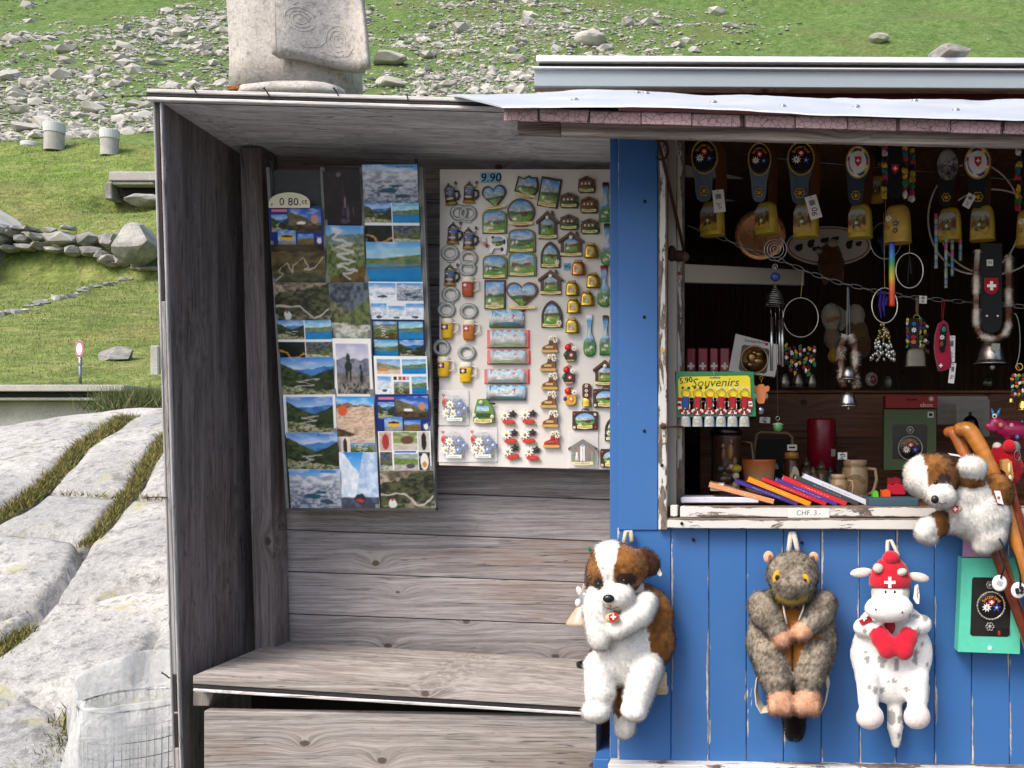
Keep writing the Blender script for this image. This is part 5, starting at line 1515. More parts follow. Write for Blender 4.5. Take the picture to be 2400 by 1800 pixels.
def chalet(label, pos, seed, w=205, h=168, green=True):
 t = mag('magnet', label, pos, 'small chalet magnets')
 w, h = u(w), u(h)
 m = MB(); m.prism([(-w * .5, -h * .4), (-w * .42, -h * .5), (w * .42, -h * .5), (w * .5, -h * .3), (w * .46, h * .1), (w * .3, h * .28), (-w * .35, h * .3), (-w * .5, h * .1)], -.006, 0, lin('3f5a26') if green else lin('6a4a30')); m.obj('base', 'resin', t)
 m = MB(); m.box((-w * .05, -.007, 0), (w * .72, .006, h * .5), lin('6a4630' if green else '7a5038'), .001)
 m.obj('house_wall', 'resin', t)
 for sx in (-1, 1):
  m = MB(); m.prism([(sx * w * .02, h * .48), (sx * w * .02, h * .3), (sx * w * .42, h * .12), (sx * w * .47, h * .24)], -.013, -.002, lin('5a483c') if green else lin('5c3a28')); m.obj('roof_slope', 'resin', t)
 for k in range(3):
  m = MB(); m.box((-w * .26 + k * w * .2, -.0105, h * .02), (w * .08, .002, h * .13), lin('e8dcc0')); m.obj('window', 'resin', t)
 m = MB(); m.ell((w * .1, -.009, -h * .2), (w * .36, .004, h * .13), lin('2c5a20') if green else lin('4a5a2c'), 10, 6); m.obj('lawn', 'resin', t)
 banner(t, 0, -h * .38, w * .8, h * .16, -.012)
 return t
chalet('small green-footed chalet magnet right of the tilted peak', c7(530, 415), 1)
chalet('small green-footed chalet magnet above the brown gabled hut', c7(530, 650), 2)
chalet('small green-footed chalet magnet above the single high cowbell', c7(755, 695), 3)
chalet('small brown chalet magnet at the top of the board', c7(720, 245), 4, 190, 180, False)
chalet('small brown chalet magnet under the topmost chalet', c7(745, 465), 5, 195, 180, False)
# cow with a picture in its flank
t = mag('magnet', 'cow-shaped magnet with a landscape in its flank', c6(680, 890), 'landscape plaque magnets')
w, h = u(310), u(240)
m = MB(); m.prism(dense([(-w * .18, h * .3), (-w * .05, h * .42), (w * .3, h * .4), (w * .46, h * .3), (w * .48, -h * .1), (w * .44, -h * .46), (w * .3, -h * .46), (w * .28, -h * .18), (w * .02, -h * .2), (-w * .06, -h * .42), (-w * .16, -h * .4), (-w * .12, -h * .05), (-w * .22, h * .05)], 2), -.007, 0, lin('f0eeea')); m.obj('body', 'resin', t)
m = MB(); m.panel(ellipse(w * .16, h * .12, w * .22, h * .22, 26), -.0072, mini(35, .6, 'chalet'), 8, dome=.002); m.obj('picture', 'resin', t)
m = MB(); m.ell((-w * .32, -.007, h * .12), (w * .12, .007, h * .16), lin('efe6e0'), 12, 8); m.ell((-w * .32, -.012, h * .02), (w * .09, .005, h * .08), lin('e0a898'), 10, 6); m.ell((-w * .46, -.005, h * .2), (w * .06, .003, h * .05), lin('d8c8c0'), 8, 5); m.ell((-w * .14, -.005, h * .24), (w * .12, .003, h * .05), lin('f2eeea'), 8, 5)
m.obj('head', 'resin', t)
m = MB(); m.ell((-w * .22, -.009, -h * .1), (w * .05, .004, h * .07), RED, 8, 6); m.obj('bell', 'resin', t)
m = MB()
for x, z, a, b in ((.38, .1, .05, .12), (.3, -.24, .06, .1), (-.02, .3, .06, .06)): m.ell((x * w, -.0068, z * h), (a * w, .0022, b * h), lin('3a2a22' if x > .2 else '5a4034'), 8, 5)
tag(m.obj('patch', 'resin', t), kind='stuff')

# steins with lids
def stein(label, pos, rot=0.0, ring=None):
 t = mag('stein_magnet', label, pos, 'beer stein opener magnets', rot)
 r, h = u(62), u(165)
 z0 = -u(95)
 m = MB(); n = 20
 prof = [(r * 1.08, z0), (r * 1.08, z0 + h * .1), (r * .95, z0 + h * .16), (r * .92, z0 + h * .55), (r * .88, z0 + h * .9), (r * .95, z0 + h * .94), (r * .95, z0 + h)]
 colr = [lin('b08838'), lin('b08838'), lin('5a4634'), lin('5a5248'), lin('3a78c0'), lin('a88440'), lin('a88440')]
 m.lathe(prof, colr, n, (0, -.004, 0), .45); m.obj('jug', 'ceramic', t)
 m = MB(); m.lathe([(r * .95, z0 + h), (r * .8, z0 + h * 1.1), (r * .4, z0 + h * 1.25), (r * .12, z0 + h * 1.36), (r * .15, z0 + h * 1.42)], lin('9a9a98'), 16, (0, -.004, 0), .5); m.obj('lid', 'metal', t)
 m = MB(); m.tube([(r * .9, -.004, z0 + h * .85), (r * 1.5, -.004, z0 + h * .8), (r * 1.6, -.004, z0 + h * .5), (r * 1.1, -.004, z0 + h * .25)], u(13), lin('3a3836'), 7); m.obj('handle', 'ceramic', t)
 m = MB(); m.tube([(r * .75, -.006, z0 + h * 1.05), (r * 1.1, -.006, z0 + h * 1.22), (r * 1.15, -.006, z0 + h * 1.0)], u(9), lin('d8d8d4'), 6); m.ell((r * 1.3, -.005, z0 + h * 1.36), (u(14), .004, u(18)), lin('70706c'), 8, 6); m.obj('thumb_lever', 'metal', t)
 m = MB(); m.box((-r * .35, -.004 - r * .44, z0 + h * .74), (r * .34, .001, r * .38), RED); m.cross((-r * .35, -.0046 - r * .44, z0 + h * .74), r * .13, WHITE); m.obj('emblem', 'resin', t)
 m = MB(); m.ell((0, -.004 - r * .36, z0 + h * .38), (r * .7, .002, h * .09), lin('c8c4bc'), 10, 6); m.obj('relief', 'ceramic', t)
 if ring:
  dx, dz = ring
  opener(t, u(dx), -u(dz), lin('b4b8b2'))
 return t
def opener(t, x, z, col):
 m = MB()
 R1 = u(78)
 m.ringz((x, -.002, z), R1, R1 * .88, u(23), col, 28, 6)
 m.box((x, -.002, z - R1 * 1.05), (R1 * 1.0, .003, u(40)), col, .001)
 m.ell((x, -.002, z + R1 * .72), (u(26), .002, u(20)), col, 8, 6)
 o = m.obj('bottle_opener', 'brass', t)
 return o
stein('grey beer stein magnet leaning left, topmost beside its twin', c6(212, 370), -.16, (65, 190))
stein('grey beer stein magnet standing beside the leaning stein under 9.90', c6(415, 350), .02, (-8, 205))
stein('grey beer stein magnet with its opener above the lone lower stein', c6(240, 790), .03, (-25, 195))
stein('grey beer stein magnet left of the cow-shaped magnet', c6(410, 845), .0, (0, 195))
stein('lone grey beer stein magnet left of the amber mug', c6(208, 1240), .02, (12, 190))
def mug(label, pos, beer, openpos, badge='d'):
 t = mag('beer_mug_magnet', label, pos, 'glass beer mug opener magnets')
 r = u8(58); h = u8(190)
 m = MB(); m.lathe([(r * .85, -h / 2), (r * .85, -h * .42), (r * .95, -h * .36), (r * .96, 0), (r * .98, h * .22)], lin(beer), 18, (0, -.006, 0), .5); m.obj('beer', 'ceramic', t)
 m = MB(); m.lathe([(r * .98, h * .22), (r * 1.0, h * .3), (r * 1.0, h * .46), (r * .9, h / 2)], lin('e8ddc4'), 18, (0, -.006, 0), .5); m.obj('foam', 'ceramic', t)
 m = MB(); m.tube([(r * .9, -.006, h * .32), (r * 1.7, -.006, h * .26), (r * 1.75, -.006, -h * .1), (r * .95, -.006, -h * .22)], u8(7), lin('e6dcc8'), 7); m.obj('handle', 'ceramic', t)
 m = MB(); m.box((-r * .3, -.006 - r * .5, h * .06), (r * 1.1 if badge == 'd' else r * .9, .0012, r * .8), lin('3a1c18') if badge == 'd' else RED, .0004)
 if badge == 'd': m.box((-r * .3, -.0068 - r * .5, h * .06), (r * .55, .001, r * .62), RED)
 m.cross((-r * .3, -.0078 - r * .5, h * .06), r * .28, WHITE); m.obj('badge', 'resin', t)
 dx, dz = openpos
 m = MB(); o_ = lin('aab0aa')
 opener(t, dx * bs, -dz * bs, o_)
 return t
def mugo(label, pos, op, beer, badge): mug(label, pos, beer, (op[0] - pos[0], op[1] - pos[1]), badge)
mugo('amber beer mug magnet with red cross badge under a stein opener', c6(405, 1350), c6(400, 1150), 'b0522a', 'r')
mugo('yellow beer mug magnet left of the amber beer mug', c8(160, 285), c8(150, 108), 'd8b020', 'd')
mugo('amber beer mug magnet with red cross badge beside a yellow mug', c8(365, 300), c8(362, 120), 'b8702a', 'r')
mugo('yellow beer mug magnet overhanging the board edge', c8(125, 648), c8(102, 465), 'd8b020', 'd')
mugo('yellow beer mug magnet above the green jeep magnet', c8(335, 700), c8(343, 515), 'e0b81c', 'd')
# 9.90 sign and the little sticker
P0 = W(*c6(642, 168), BDY - .0012); t = thing('price_sign', 'light blue paper price sign reading 9.90', 'price sign', P0)
m = MB(); m.box((0, 0, 0), (u(215), .0008, u(115)), lin('86bfd8')); m.obj('paper', 'paper', t)
m = MB(); m.text('9.90', u(130), (u(8), -.001, 0), BLACK, .02, .1)
m.text('9.90', u(130), (u(12), -.0012, 0), BLACK, .02, .1); m.obj('lettering', 'paper', t)
P0 = W(*c7(505, 1130), BDY - .0012); t = thing('price_sticker', 'tiny blue sticker with dark scrawl beside the copper bell magnet', 'sticker', P0)
m = MB(); m.box((0, 0, 0), (u(75), .0008, u(78)), lin('78b8d0')); m.obj('paper', 'paper', t)
m = MB(); m.text('90', u(62), (0, -.001, 0), lin('16324a'), .2); m.obj('lettering', 'paper', t)
# bells
def loft_bell(m, w, h, dp, col, x=0, y=0, z=0, n=20, lip=True):
 """cow bell: rounded-box cross-sections widening to the mouth, z = mouth"""
 secs = [(1.0, 0), (1.0, .03), (.965, .06), (.95, .3), (.92, .6), (.86, .82), (.74, .94), (.55, 1.0)]
 V = []
 for k, zz in secs:
  for i in range(n):
   a = 2 * math.pi * i / n; c_, s_ = math.cos(a), math.sin(a)
   V.append((x + w / 2 * k * math.copysign(abs(c_) ** .62, c_), y + dp / 2 * (k * .75 + .25) * math.copysign(abs(s_) ** .62, s_), z + h * zz))
 f = [(i * n + k, i * n + (k + 1) % n, (i + 1) * n + (k + 1) % n, (i + 1) * n + k) for i in range(len(secs) - 1) for k in range(n)]
 f.append(tuple((len(secs) - 1) * n + k for k in range(n)))
 b = len(V)
 V += [(p[0] * .9 + x * .1, y + (p[1] - y) * .85, z + h * .12) for p in V[:n]]
 f += [(k, b + k, b + (k + 1) % n, (k + 1) % n) for k in range(n)] + [tuple(b + k for k in reversed(range(n)))]
 return m.add(V, f, col, smooth=True)
def bellmag(label, pos, col='b89838'):
 t = mag('bell_magnet', label, pos, 'small cowbell magnets')
 w, h = u(150), u(135)
 m = MB(); loft_bell(m, w, h, u(70), lin(col), 0, -u(38), -h * .55); m.obj('bell', 'metal', t)
 m = MB(); m.panel(rectp(-w * .05, -h * .08, w * .46, h * .55, 3), -u(38) - u(36), P_land(5, ('c8b06a', 'c8b878'), [(.6, .6, .1, 5, '8a7a48', 'd8d0b0', 9)], blobs=[(.2, .5, .14, .14, 'b84a38')], cloud=0), 4); m.obj('decal', 'resin', t)
 m = MB(); m.tube([(-w * .28, -u(30), h * .42), (-w * .28, -u(30), h * .62), (w * .22, -u(30), h * .62), (w * .22, -u(30), h * .42)], u(7), lin(col), 6); m.obj('loop', 'metal', t)
bellmag('small brass cowbell magnet by a spatula, the highest on the board', c7(770, 965))
bellmag('small copper cowbell magnet right of the blue sticker', c7(632, 1150), 'b87a48')
bellmag('small brass cowbell magnet right below the copper one', c7(790, 1285))
bellmag('small brass cowbell magnet left of the pair below the copper bell', c7(565, 1370))
bellmag('small brass cowbell magnet above the dark-tipped spatula pair', c7(727, 1480))
bellmag('small brass cowbell magnet touching the one under it', c7(580, 1560))
bellmag('lowest small brass cowbell magnet above the backpack flowers', c9(497, 262))
# spatulas and spoons
def ladle(label, pos_top, length, w, flat, seed, tip='2a2420', uu=u):
 x, y = pos_top
 t = mag('spatula_magnet', label, (x, y + length / 2), 'painted kitchen spatula magnets')
 L = length * bs; w = uu(w)
 hw = w * .17
 if flat: head = [(-w * .5, -L * .46), (-w * .5, -L * .12), (-w * .3, 0)]
 else: head = [(-w * .2, -L * .5), (-w * .42, -L * .44), (-w * .5, -L * .32), (-w * .46, -L * .18), (-w * .3, -L * .06)]
 left = head + [(-hw, L * .06), (-hw, L * .34), (-hw * 1.4, L * .36), (-hw * 1.5, L * .48), (-hw, L * .5)]
 o = left + [(-a, b) for a, b in reversed(left)]
 def pf(a, b):
  base = P_land(seed, ('2a78c0', '8cc8e8'), [(.42, .44, .03, 3, '4a6a7a', '9ab0b8', 7), (.34, .36, .03, 4, '2c6a2c', '58984a', 9)], blobs=[(.6, .22, .2, .03, 'e8e4dc'), (.35, .14, .25, .03, 'd8c8a8'), (.5, .56, .1, .1, 'd8c8b0')])(a, b)
  return np.where((b > .86)[:, None], lin(tip), base)
 m = MB(); m.panel(dense(o, 3), -.005, pf, 8, dome=.0015, thick=.005, center=(0, -L * .1)); m.obj('blade', 'resin', t)
ladle('painted spatula magnet with dark tip at the top right of the board', c7(920, 222), 445 * .217, 140, True, 3)
ladle('painted spoon magnet with dark tip below the top spatula', c7(940, 665), 455 * .217, 150, False, 4, '2c3a20')
ladle('painted spoon magnet with red tip', c7(905, 1118), 445 * .217, 155, False, 5, '7a1c2a')
ladle('painted spatula magnet half behind the blue post', c7(1015, 1130), 370 * .217, 110, True, 6, '7ab0d0')
ladle('white-tipped painted spoon magnet', c9(655, 148), 400 * .247, 120, False, 7, 'e0e4ea', u8)
ladle('painted spatula magnet next to the white-tipped spoon', c9(808, 160), 392 * .247, 115, True, 8, '38383c', u8)
ladle('painted spoon magnet tucked behind the blue post edge', c9(902, 330), 225 * .247, 90, False, 9, '3a80b8', u8)
# city panoramas, four of them in red-backed bags
def pano(label, pos, seed, w=335, h=150, bag=True, pale=0.0):
 t = mag('panorama_magnet', label, pos, 'city panorama magnets', 0, .004 if bag else 0)
 w, h = u8(w), u8(h)
 pf0 = P_land(seed, ('58b0d8', 'b8dce8'), [(.7, .74, .06, 9, 'b0b4b8', 'e4e6e8', 12), (.5, .5, .06, 14, '8a8e96', 'dcdde0', 18), (.26, .3, .04, 5, '4a7a34', '2c6a9c' if seed % 2 else '7aa04a', 7)], blobs=[(.1, .22, .1, .13, '5a3a28'), (.72, .66, .05, .1, 'c03040'), (.8, .32, .08, .07, 'b04a58'), (.9, .2, .08, .1, '4a3a34')])
 top = [(w / 2 - w * i / 14, h * .42 + h * .08 * ((i * 7) % 3 - 1)) for i in range(15)]
 m = MB(); m.panel(dense([(-w / 2, -h / 2), (w / 2, -h / 2)] + top, 2), -.008, pf0, 9, dome=.002, thick=.008, jag=.002); m.obj('relief', 'resin', t)
 m = MB(); m.text('SWITZERLAND', h * .26, (w * .02, -.0115, h * .02), lin('f2f2f4'), sx=1.15); m.obj('lettering', 'resin', t)
 if bag:
  m = MB(); m.box((0, .0025, -h * .02), (w * 1.22, .0006, h * 1.06), lin('d8242e')); m.obj('bag_back', 'plastic', t)
  m = MB(); m.grid((-w * .6, -.0125, -h * .5), (w * .6, -.0125, -h * .5), (w * .6, -.0125, h * .48), (-w * .6, -.0125, h * .48), 12, 6, WHITE, 0, .002); m.obj('bag_film', 'film', t)
pano('unwrapped city panorama magnet, top of the panorama pile', c8(722, 192), 1, 325, 165, False)
pano('red-bagged city panorama magnet right under the unwrapped one', c8(732, 380), 2, 330, 165)
pano('red-bagged city panorama magnet in the middle of the pile', c8(735, 552), 4, 335, 130)
pano('red-bagged city panorama magnet second from the pile foot', c8(718, 735), 3, 350, 130)
pano('city panorama magnet at the foot of the pile', c8(718, 890), 5, 370, 145, False)
# bagged flower bouquets
def bouquet(label, pos):
 t = mag('bouquet_magnet', label, pos, 'bagged alpine flower magnets', 0, .003)
 k = u8
 m = MB(); m.box((0, .002, 0), (k(280), .0006, k(330)), lin('d6d2d2')); m.obj('card_back', 'paper', t)
 m = MB(); m.panel(heart_o(k(34), k(36)), .0012, RED, 3); o_ = m.obj('heart_print', 'paper', t); o_.location = (-k(100), 0, k(115))
 m = MB(); m.prism([(-k(60), -k(125)), (k(105), -k(125)), (k(115), -k(20)), (k(70), k(85)), (-k(50), k(90)), (-k(95), -k(20))], -.006, 0, lin('234a28')); m.obj('leaves', 'resin', t)
 m = MB(); m.panel(ellipse(k(0), k(60), k(90), k(60), 20), -.0065, P_land(4, ('9aa0a8', 'c8ccd0'), [(.7, .7, .1, 6, '4a5058', '8c9298', 9)]), 5, dome=.002); m.obj('mountain', 'resin', t)
 for x, z, r, c_ in ((-28, 30, 44, 'f4f2ee'), (-62, -50, 52, 'f4f2ee'), (-5, -55, 50, 'f2f0ea'), (62, 35, 48, '2c62b4'), (110, -8, 42, '2a58a8'), (55, -48, 42, '3068b8')):
  m = MB(); m.flower((k(x), -.011, k(z)), k(r), lin(c_), lin('d8b840') if c_[0] == 'f' else lin('e8e8f0'), 8 if c_[0] == 'f' else 5, .005, .6); m.obj('flower', 'resin', t)
 m = MB(); m.ell((-k(82), -.008, k(48)), (k(26), .006, k(44)), lin('c0241e'), 9, 6); m.obj('red_bloom', 'resin', t)
 m = MB(); m.box((k(15), -.0105, -k(112)), (k(150), .003, k(34)), lin('eef2ee'), .001); b_ = m.obj('banner', 'resin', t)
 m = MB(); m.text('Switzerland', k(22), (k(15), -.0125, -k(112)), lin('5a8a9a')); m.obj('lettering', 'resin', b_)
 m = MB(); m.grid((-k(135), -.015, -k(165)), (k(140), -.015, -k(165)), (k(140), -.009, k(165)), (-k(135), -.009, k(165)), 10, 8, WHITE, 0, .003); m.obj('bag_film', 'film', t)
bouquet('bagged blue and white flower magnet left of the green jeep', c8(218, 1035))
bouquet('bagged blue and white flower magnet in the board corner', c8(212, 1385))
bouquet('bagged blue and white flower magnet under the green jeep', c8(490, 1382))
# green jeep / rucksack
t = mag('magnet', 'green camouflage vehicle magnet with tiny flowers', c8(505, 1070), 'landscape plaque magnets'); k = u8
m = MB(); m.prism([(-k(100), -k(100)), (k(105), -k(100)), (k(95), k(20)), (k(60), k(85)), (k(20), k(120)), (-k(55), k(115)), (-k(80), k(30))], -.010, 0, lin('5c8a2c')); m.obj('body', 'resin', t)
m = MB(); m.panel(rectp(-k(5), k(25), k(120), k(50), 4), -.0105, P_land(3, ('3a90d8', 'a8d4f0'), [(.5, .5, .1, 4, '8aa0a8', 'd0d8dc', 8)]), 4); m.obj('windscreen', 'resin', t)
m = MB(); m.box((-k(5), -.011, -k(35)), (k(150), .004, k(34)), lin('2c4418')); m.obj('bumper', 'resin', t)
m = MB(); m.tube([(k(50), -.008, k(78)), (k(110), -.008, k(72))], k(9), lin('2a2a22'), 7); m.obj('barrel', 'resin', t)
for x, z in ((-20, 85), (-85, -35), (85, -50), (-60, -75)):
 m = MB(); m.flower((k(x), -.0135, k(z)), k(24), lin('f4f2ee'), lin('d8b840'), 8, .003); m.obj('edelweiss', 'resin', t)
banner(t, 0, -k(92), k(170), k(34), -.012)
# edelweiss with red pocket knife
def knife(label, pos, rot=0.0):
 t = mag('knife_magnet', label, pos, 'edelweiss and red knife magnets', rot); k = u8
 m = MB(); m.flower((-k(30), -.008, k(25)), k(56), lin('f4f2ec'), lin('d8b840'), 9, .005, .5); m.obj('edelweiss', 'resin', t)
 m = MB(); m.flower((k(45), -.006, k(35)), k(40), lin('2c2024'), lin('3a2c30'), 5, .004, .6); m.obj('dark_bloom', 'resin', t)
 m = MB(); m.prism(rrect(k(5), -k(38), k(110), k(36), k(17)), -.010, -.001, lin('c83424')); m.obj('knife_body', 'resin', t)
 m = MB(); m.box((k(30), -.005, -k(62)), (k(90), .004, k(14)), lin('b89858'), .0005); m.obj('blade', 'resin', t)
for i, (pos, r_) in enumerate(((c8(735, 1130), 0), (c9(75, 1125), 0), (c8(752, 1312), -.08), (c9(75, 1310), -.08), (c8(768, 1462), -.25), (c9(112, 1470), -.05))):
 knife(['edelweiss and red knife magnet, upper of its column beside the jeep', 'edelweiss and red knife magnet, upper of its column beside the boots', 'edelweiss and red knife magnet, middle of its column by the bouquets', 'edelweiss and red knife magnet, middle of its column beside the boots', 'edelweiss and red knife magnet with knife steeply tilted, by the bouquets', 'lowest edelweiss and red knife magnet left of the red boot'][i], pos, r_)
def boot(label, pos, col='7a4a28'):
 t = mag('boot_magnet', label, pos, 'hiking boot magnets'); k = u8; cc = lin(col)
 m = MB(); m.prism([(-k(75), -k(48)), (-k(72), -k(18)), (-k(45), -k(2)), (-k(15), k(10)), (-k(5), k(52)), (k(45), k(48)), (k(62), k(10)), (k(66), -k(48))], -.010, 0, cc); m.obj('upper', 'resin', t)
 m = MB(); m.prism(rrect(-k(5), -k(56), k(160), k(24), k(11)), -.0115, 0, lin('c8a050')); m.obj('sole', 'resin', t)
 m = MB(); m.box((-k(5), -.0108, -k(18)), (k(70), .002, k(22)), lin('c8a868') if col[0] == '7' else lin('8a5a3a'), .0005); m.obj('label_plate', 'resin', t)
 m = MB(); m.prism([(-k(8), k(8)), (-k(2), k(56)), (k(20), k(62)), (k(24), k(14))], -.012, -.002, cc * .8); m.obj('tongue', 'resin', t)
 for x, z in ((8, 68), (45, 72), (52, 44)):
  m = MB(); m.flower((k(x), -.013, k(z)), k(30), lin('f2eee4'), lin('d0a840'), 8, .004, .5); m.obj('edelweiss', 'resin', t)
for i, (pos, cl) in enumerate(((c9(285, 445), '7a4a28'), (c9(272, 620), '7a4a28'), (c9(285, 795), '7a4a28'), (c9(275, 968), '7a4a28'), (c9(290, 1150), '7a4a28'), (c9(302, 1345), 'b82a1e'))):
 boot('red hiking boot magnet under the five brown boots' if i == 5 else 'brown hiking boot magnet, %s of the boot column' % ['topmost', 'second from the top', 'third from the top', 'second from the lowest brown one', 'lowest brown one'][i], pos, cl)
def sack(label, pos, col):
 t = mag('rucksack_magnet', label, pos, 'flowered rucksack magnets'); k = u8
 m = MB(); m.prism(rrect(k(5), -k(32), k(105), k(90), k(24)), -.010, 0, lin(col)); m.obj('sack', 'resin', t)
 m = MB(); m.box((k(5), -.006, -k(80)), (k(80), .010, k(16)), lin('b89850'), .001); m.obj('foot', 'resin', t)
 m = MB(); m.prism(rrect(k(15), -k(28), k(38), k(40), k(8)), -.0115, -.009, RED if col[0] != 'e' else lin('d88a10')); m.cross((k(15), -.0122, -k(28)), k(13), WHITE); m.obj('emblem', 'resin', t)
 m = MB(); m.ell((-k(15), -.009, k(45)), (k(34), .007, k(34)), lin('c81c20'), 10, 7); m.obj('red_bloom', 'resin', t)
 m = MB(); m.flower((k(42), -.013, k(35)), k(32), lin('f2f0ea'), lin('d8b840'), 8, .004, .5); m.obj('edelweiss', 'resin', t)
 m = MB(); m.ell((-k(42), -.008, -k(25)), (k(20), .005, k(24)), lin('2c6a3a') if col[0] != 'e' else lin('3a3aa0'), 8, 6); m.obj('side_bloom', 'resin', t)
 m = MB(); m.tube([(-k(20), -.004, k(75)), (0, -.004, k(90)), (k(25), -.004, k(78))], k(6), lin('b89850'), 6); m.obj('strap', 'resin', t)
sack('black flowered rucksack magnet, upper one below the small bells', c9(472, 510), '2a1c1c')
sack('black flowered rucksack magnet just above the yellow one', c9(458, 722), '2a1c1c')
sack('yellow flowered rucksack magnet', c9(472, 925), 'e0a012')
t = mag('bell_strap_magnet', 'red strap magnet with gold bell beside the yellow rucksack', c9(630, 915), 'landscape plaque magnets'); k = u8
m = MB(); m.prism(rrect(0, k(40), k(85), k(140), k(28)), -.006, 0, lin('6a1c20')); m.obj('strap', 'resin', t)
m = MB(); m.prism(rrect(0, k(45), k(52), k(115), k(18)), -.008, -.004, lin('3a2a24')); m.obj('inlay', 'resin', t)
for z in (85, 40, -2):
 m = MB(); m.flower((0, -.011, k(z)), k(20), lin('e8dcc0'), RED, 7, .003, .6); m.obj('stud', 'resin', t)
m = MB(); loft_bell(m, k(85), k(75), k(40), lin('d0b050'), 0, -k(24), -k(108)); m.obj('bell', 'metal', t)
def suitcase(label, pos, seed, w=240, h=175):
 t = mag('suitcase_magnet', label, pos, 'suitcase magnets'); w, h = u8(w), u8(h)
 m = MB(); m.prism(rrect(0, 0, w, h, w * .06), -.008, 0, lin('3c221a')); m.obj('case', 'resin', t)
 m = MB(); m.panel(ellipse(0, h * .02, w * .38, h * .36, 30), -.0085, mini(seed, .6, 'chalet'), 8, dome=.002); m.obj('picture', 'resin', t)
 m = MB(); m.tube([(-w * .13, -.004, h * .5), (-w * .11, -.004, h * .62), (w * .11, -.004, h * .62), (w * .13, -.004, h * .5)], w * .022, lin('3a221a'), 7); m.obj('handle', 'resin', t)
 for x, z, c_ in ((.4, .32, 'efe6dc'), (-.42, .34, 'a01c20'), (-.42, -.38, 'efe6d0'), (.42, -.38, '8a1c20')):
  m = MB(); m.flower((x * w, -.010, z * h), w * .07, lin(c_), lin('c8a040'), 7, .002, .6); m.obj('corner_flower', 'resin', t)
 banner(t, 0, -h * .36, w * .6, h * .18, -.0105)
suitcase('brown suitcase magnet right under the gabled hut by the blue post', c9(812, 945), 51)
suitcase('brown suitcase magnet above the bagged thermometer house', c9(615, 1155), 53)
suitcase('brown suitcase magnet in the lower right board corner', c9(880, 1512), 55)
# bagged house with thermometer
t = mag('house_magnet', 'bagged brown alpine house magnet with a white thermometer', c9(595, 1440), 'landscape plaque magnets', 0, .003); k = u8
m = MB(); m.box((0, .002, k(5)), (k(285), .0006, k(345)), lin('cfcaca')); m.obj('card_back', 'paper', t)
m = MB(); m.prism([(-k(100), -k(115)), (k(105), -k(115)), (k(105), k(0)), (0, k(85)), (-k(100), k(0))], -.008, 0, lin('6a3c20')); m.obj('wall', 'resin', t)
for sx in (-1, 1):
 m = MB(); m.prism([(0, k(108)), (0, k(78)), (sx * k(128), -k(4)), (sx * k(138), k(22))], -.014, -.002, lin('3f2a22')); m.obj('roof_slope', 'resin', t)
m = MB(); m.box((0, -.0105, -k(28)), (k(46), .004, k(150)), lin('e6e6ea'), .001); th_ = m.obj('thermometer', 'resin', t)
m = MB(); m.box((0, -.013, -k(30)), (k(6), .001, k(120)), lin('b8bcc8')); m.ell((0, -.0125, -k(95)), (k(7), .001, k(7)), RED, 8, 5); m.ell((0, -.0115, k(45)), (k(20), .002, k(14)), lin('4a88c0'), 8, 5); m.obj('scale', 'resin', th_)
for x, c_ in ((-55, 'efeae0'), (62, '4a2018')):
 m = MB(); m.lathe([(k(20), -k(95)), (k(15), -k(60)), (k(8), -k(40)), (k(11), -k(28)), (k(6), -k(16))], lin(c_), 10, (k(x), -.011, 0), .5); m.obj('figure', 'resin', t)
for x, c_ in ((-88, '2c6a2c'), (92, '3a6a2a')):
 m = MB()
 for z in (-70, -40, -95): m.ell((k(x), -.009, k(z)), (k(22), .005, k(26)), lin(c_), 8, 6)
 m.obj('bush', 'resin', t)
banner(t, 0, -k(122), k(200), k(30), -.012)
m = MB(); m.grid((-k(140), -.017, -k(165)), (k(142), -.017, -k(165)), (k(142), -.010, k(178)), (-k(140), -.010, k(178)), 10, 8, WHITE, 0, .003); m.obj('bag_film', 'film', t)
plaque('dark bagged magnet with black hat-shaped top at the board edge', c9(900, 1225), 225, 270, goth_o, 57, 'peak', frame=lin('241c1c'), rim=.72, extra=flow(-.3, -.2, .16))
o = MB().box((0, 0, 0), (.009, .004, .009), lin('1f8a50'), .002).obj('push_pin', 'plastic'); o.location = W(1380, 1286, bd(1286) - .004)
tag(o, 'tiny green push pin in the booth back plank', 'push pin')
# ================================================================ goods in the kiosk window
c10 = lambda x, y: (1560 + .2411 * x, 300 + .2411 * y)
c11 = lambda x, y: (1960 + .2411 * x, 300 + .2411 * y)
c12 = lambda x, y: (1540 + .25318 * x, 620 + .25318 * y)
c13 = lambda x, y: (1960 + .25318 * x, 620 + .25318 * y)
c14 = lambda x, y: (1540 + .27125 * x, 920 + .27125 * y)
c15 = lambda x, y: (2080 + .37383 * x, 940 + .37383 * y)
class K:
 """local frame of a thing: photo pixels at depth d around an origin pixel -> local metres"""
 def __init__(s, px, py, d):
  s.px, s.py, s.d, s.k = px, py, d, d / F
  s.loc = W(px, py, d)
 def p(s, px, py, y=0.0):
  return ((px - s.px) * s.k, y, (s.py - py) * s.k)
 def q(s, px, py):
  return ((px - s.px) * s.k, (s.py - py) * s.k)

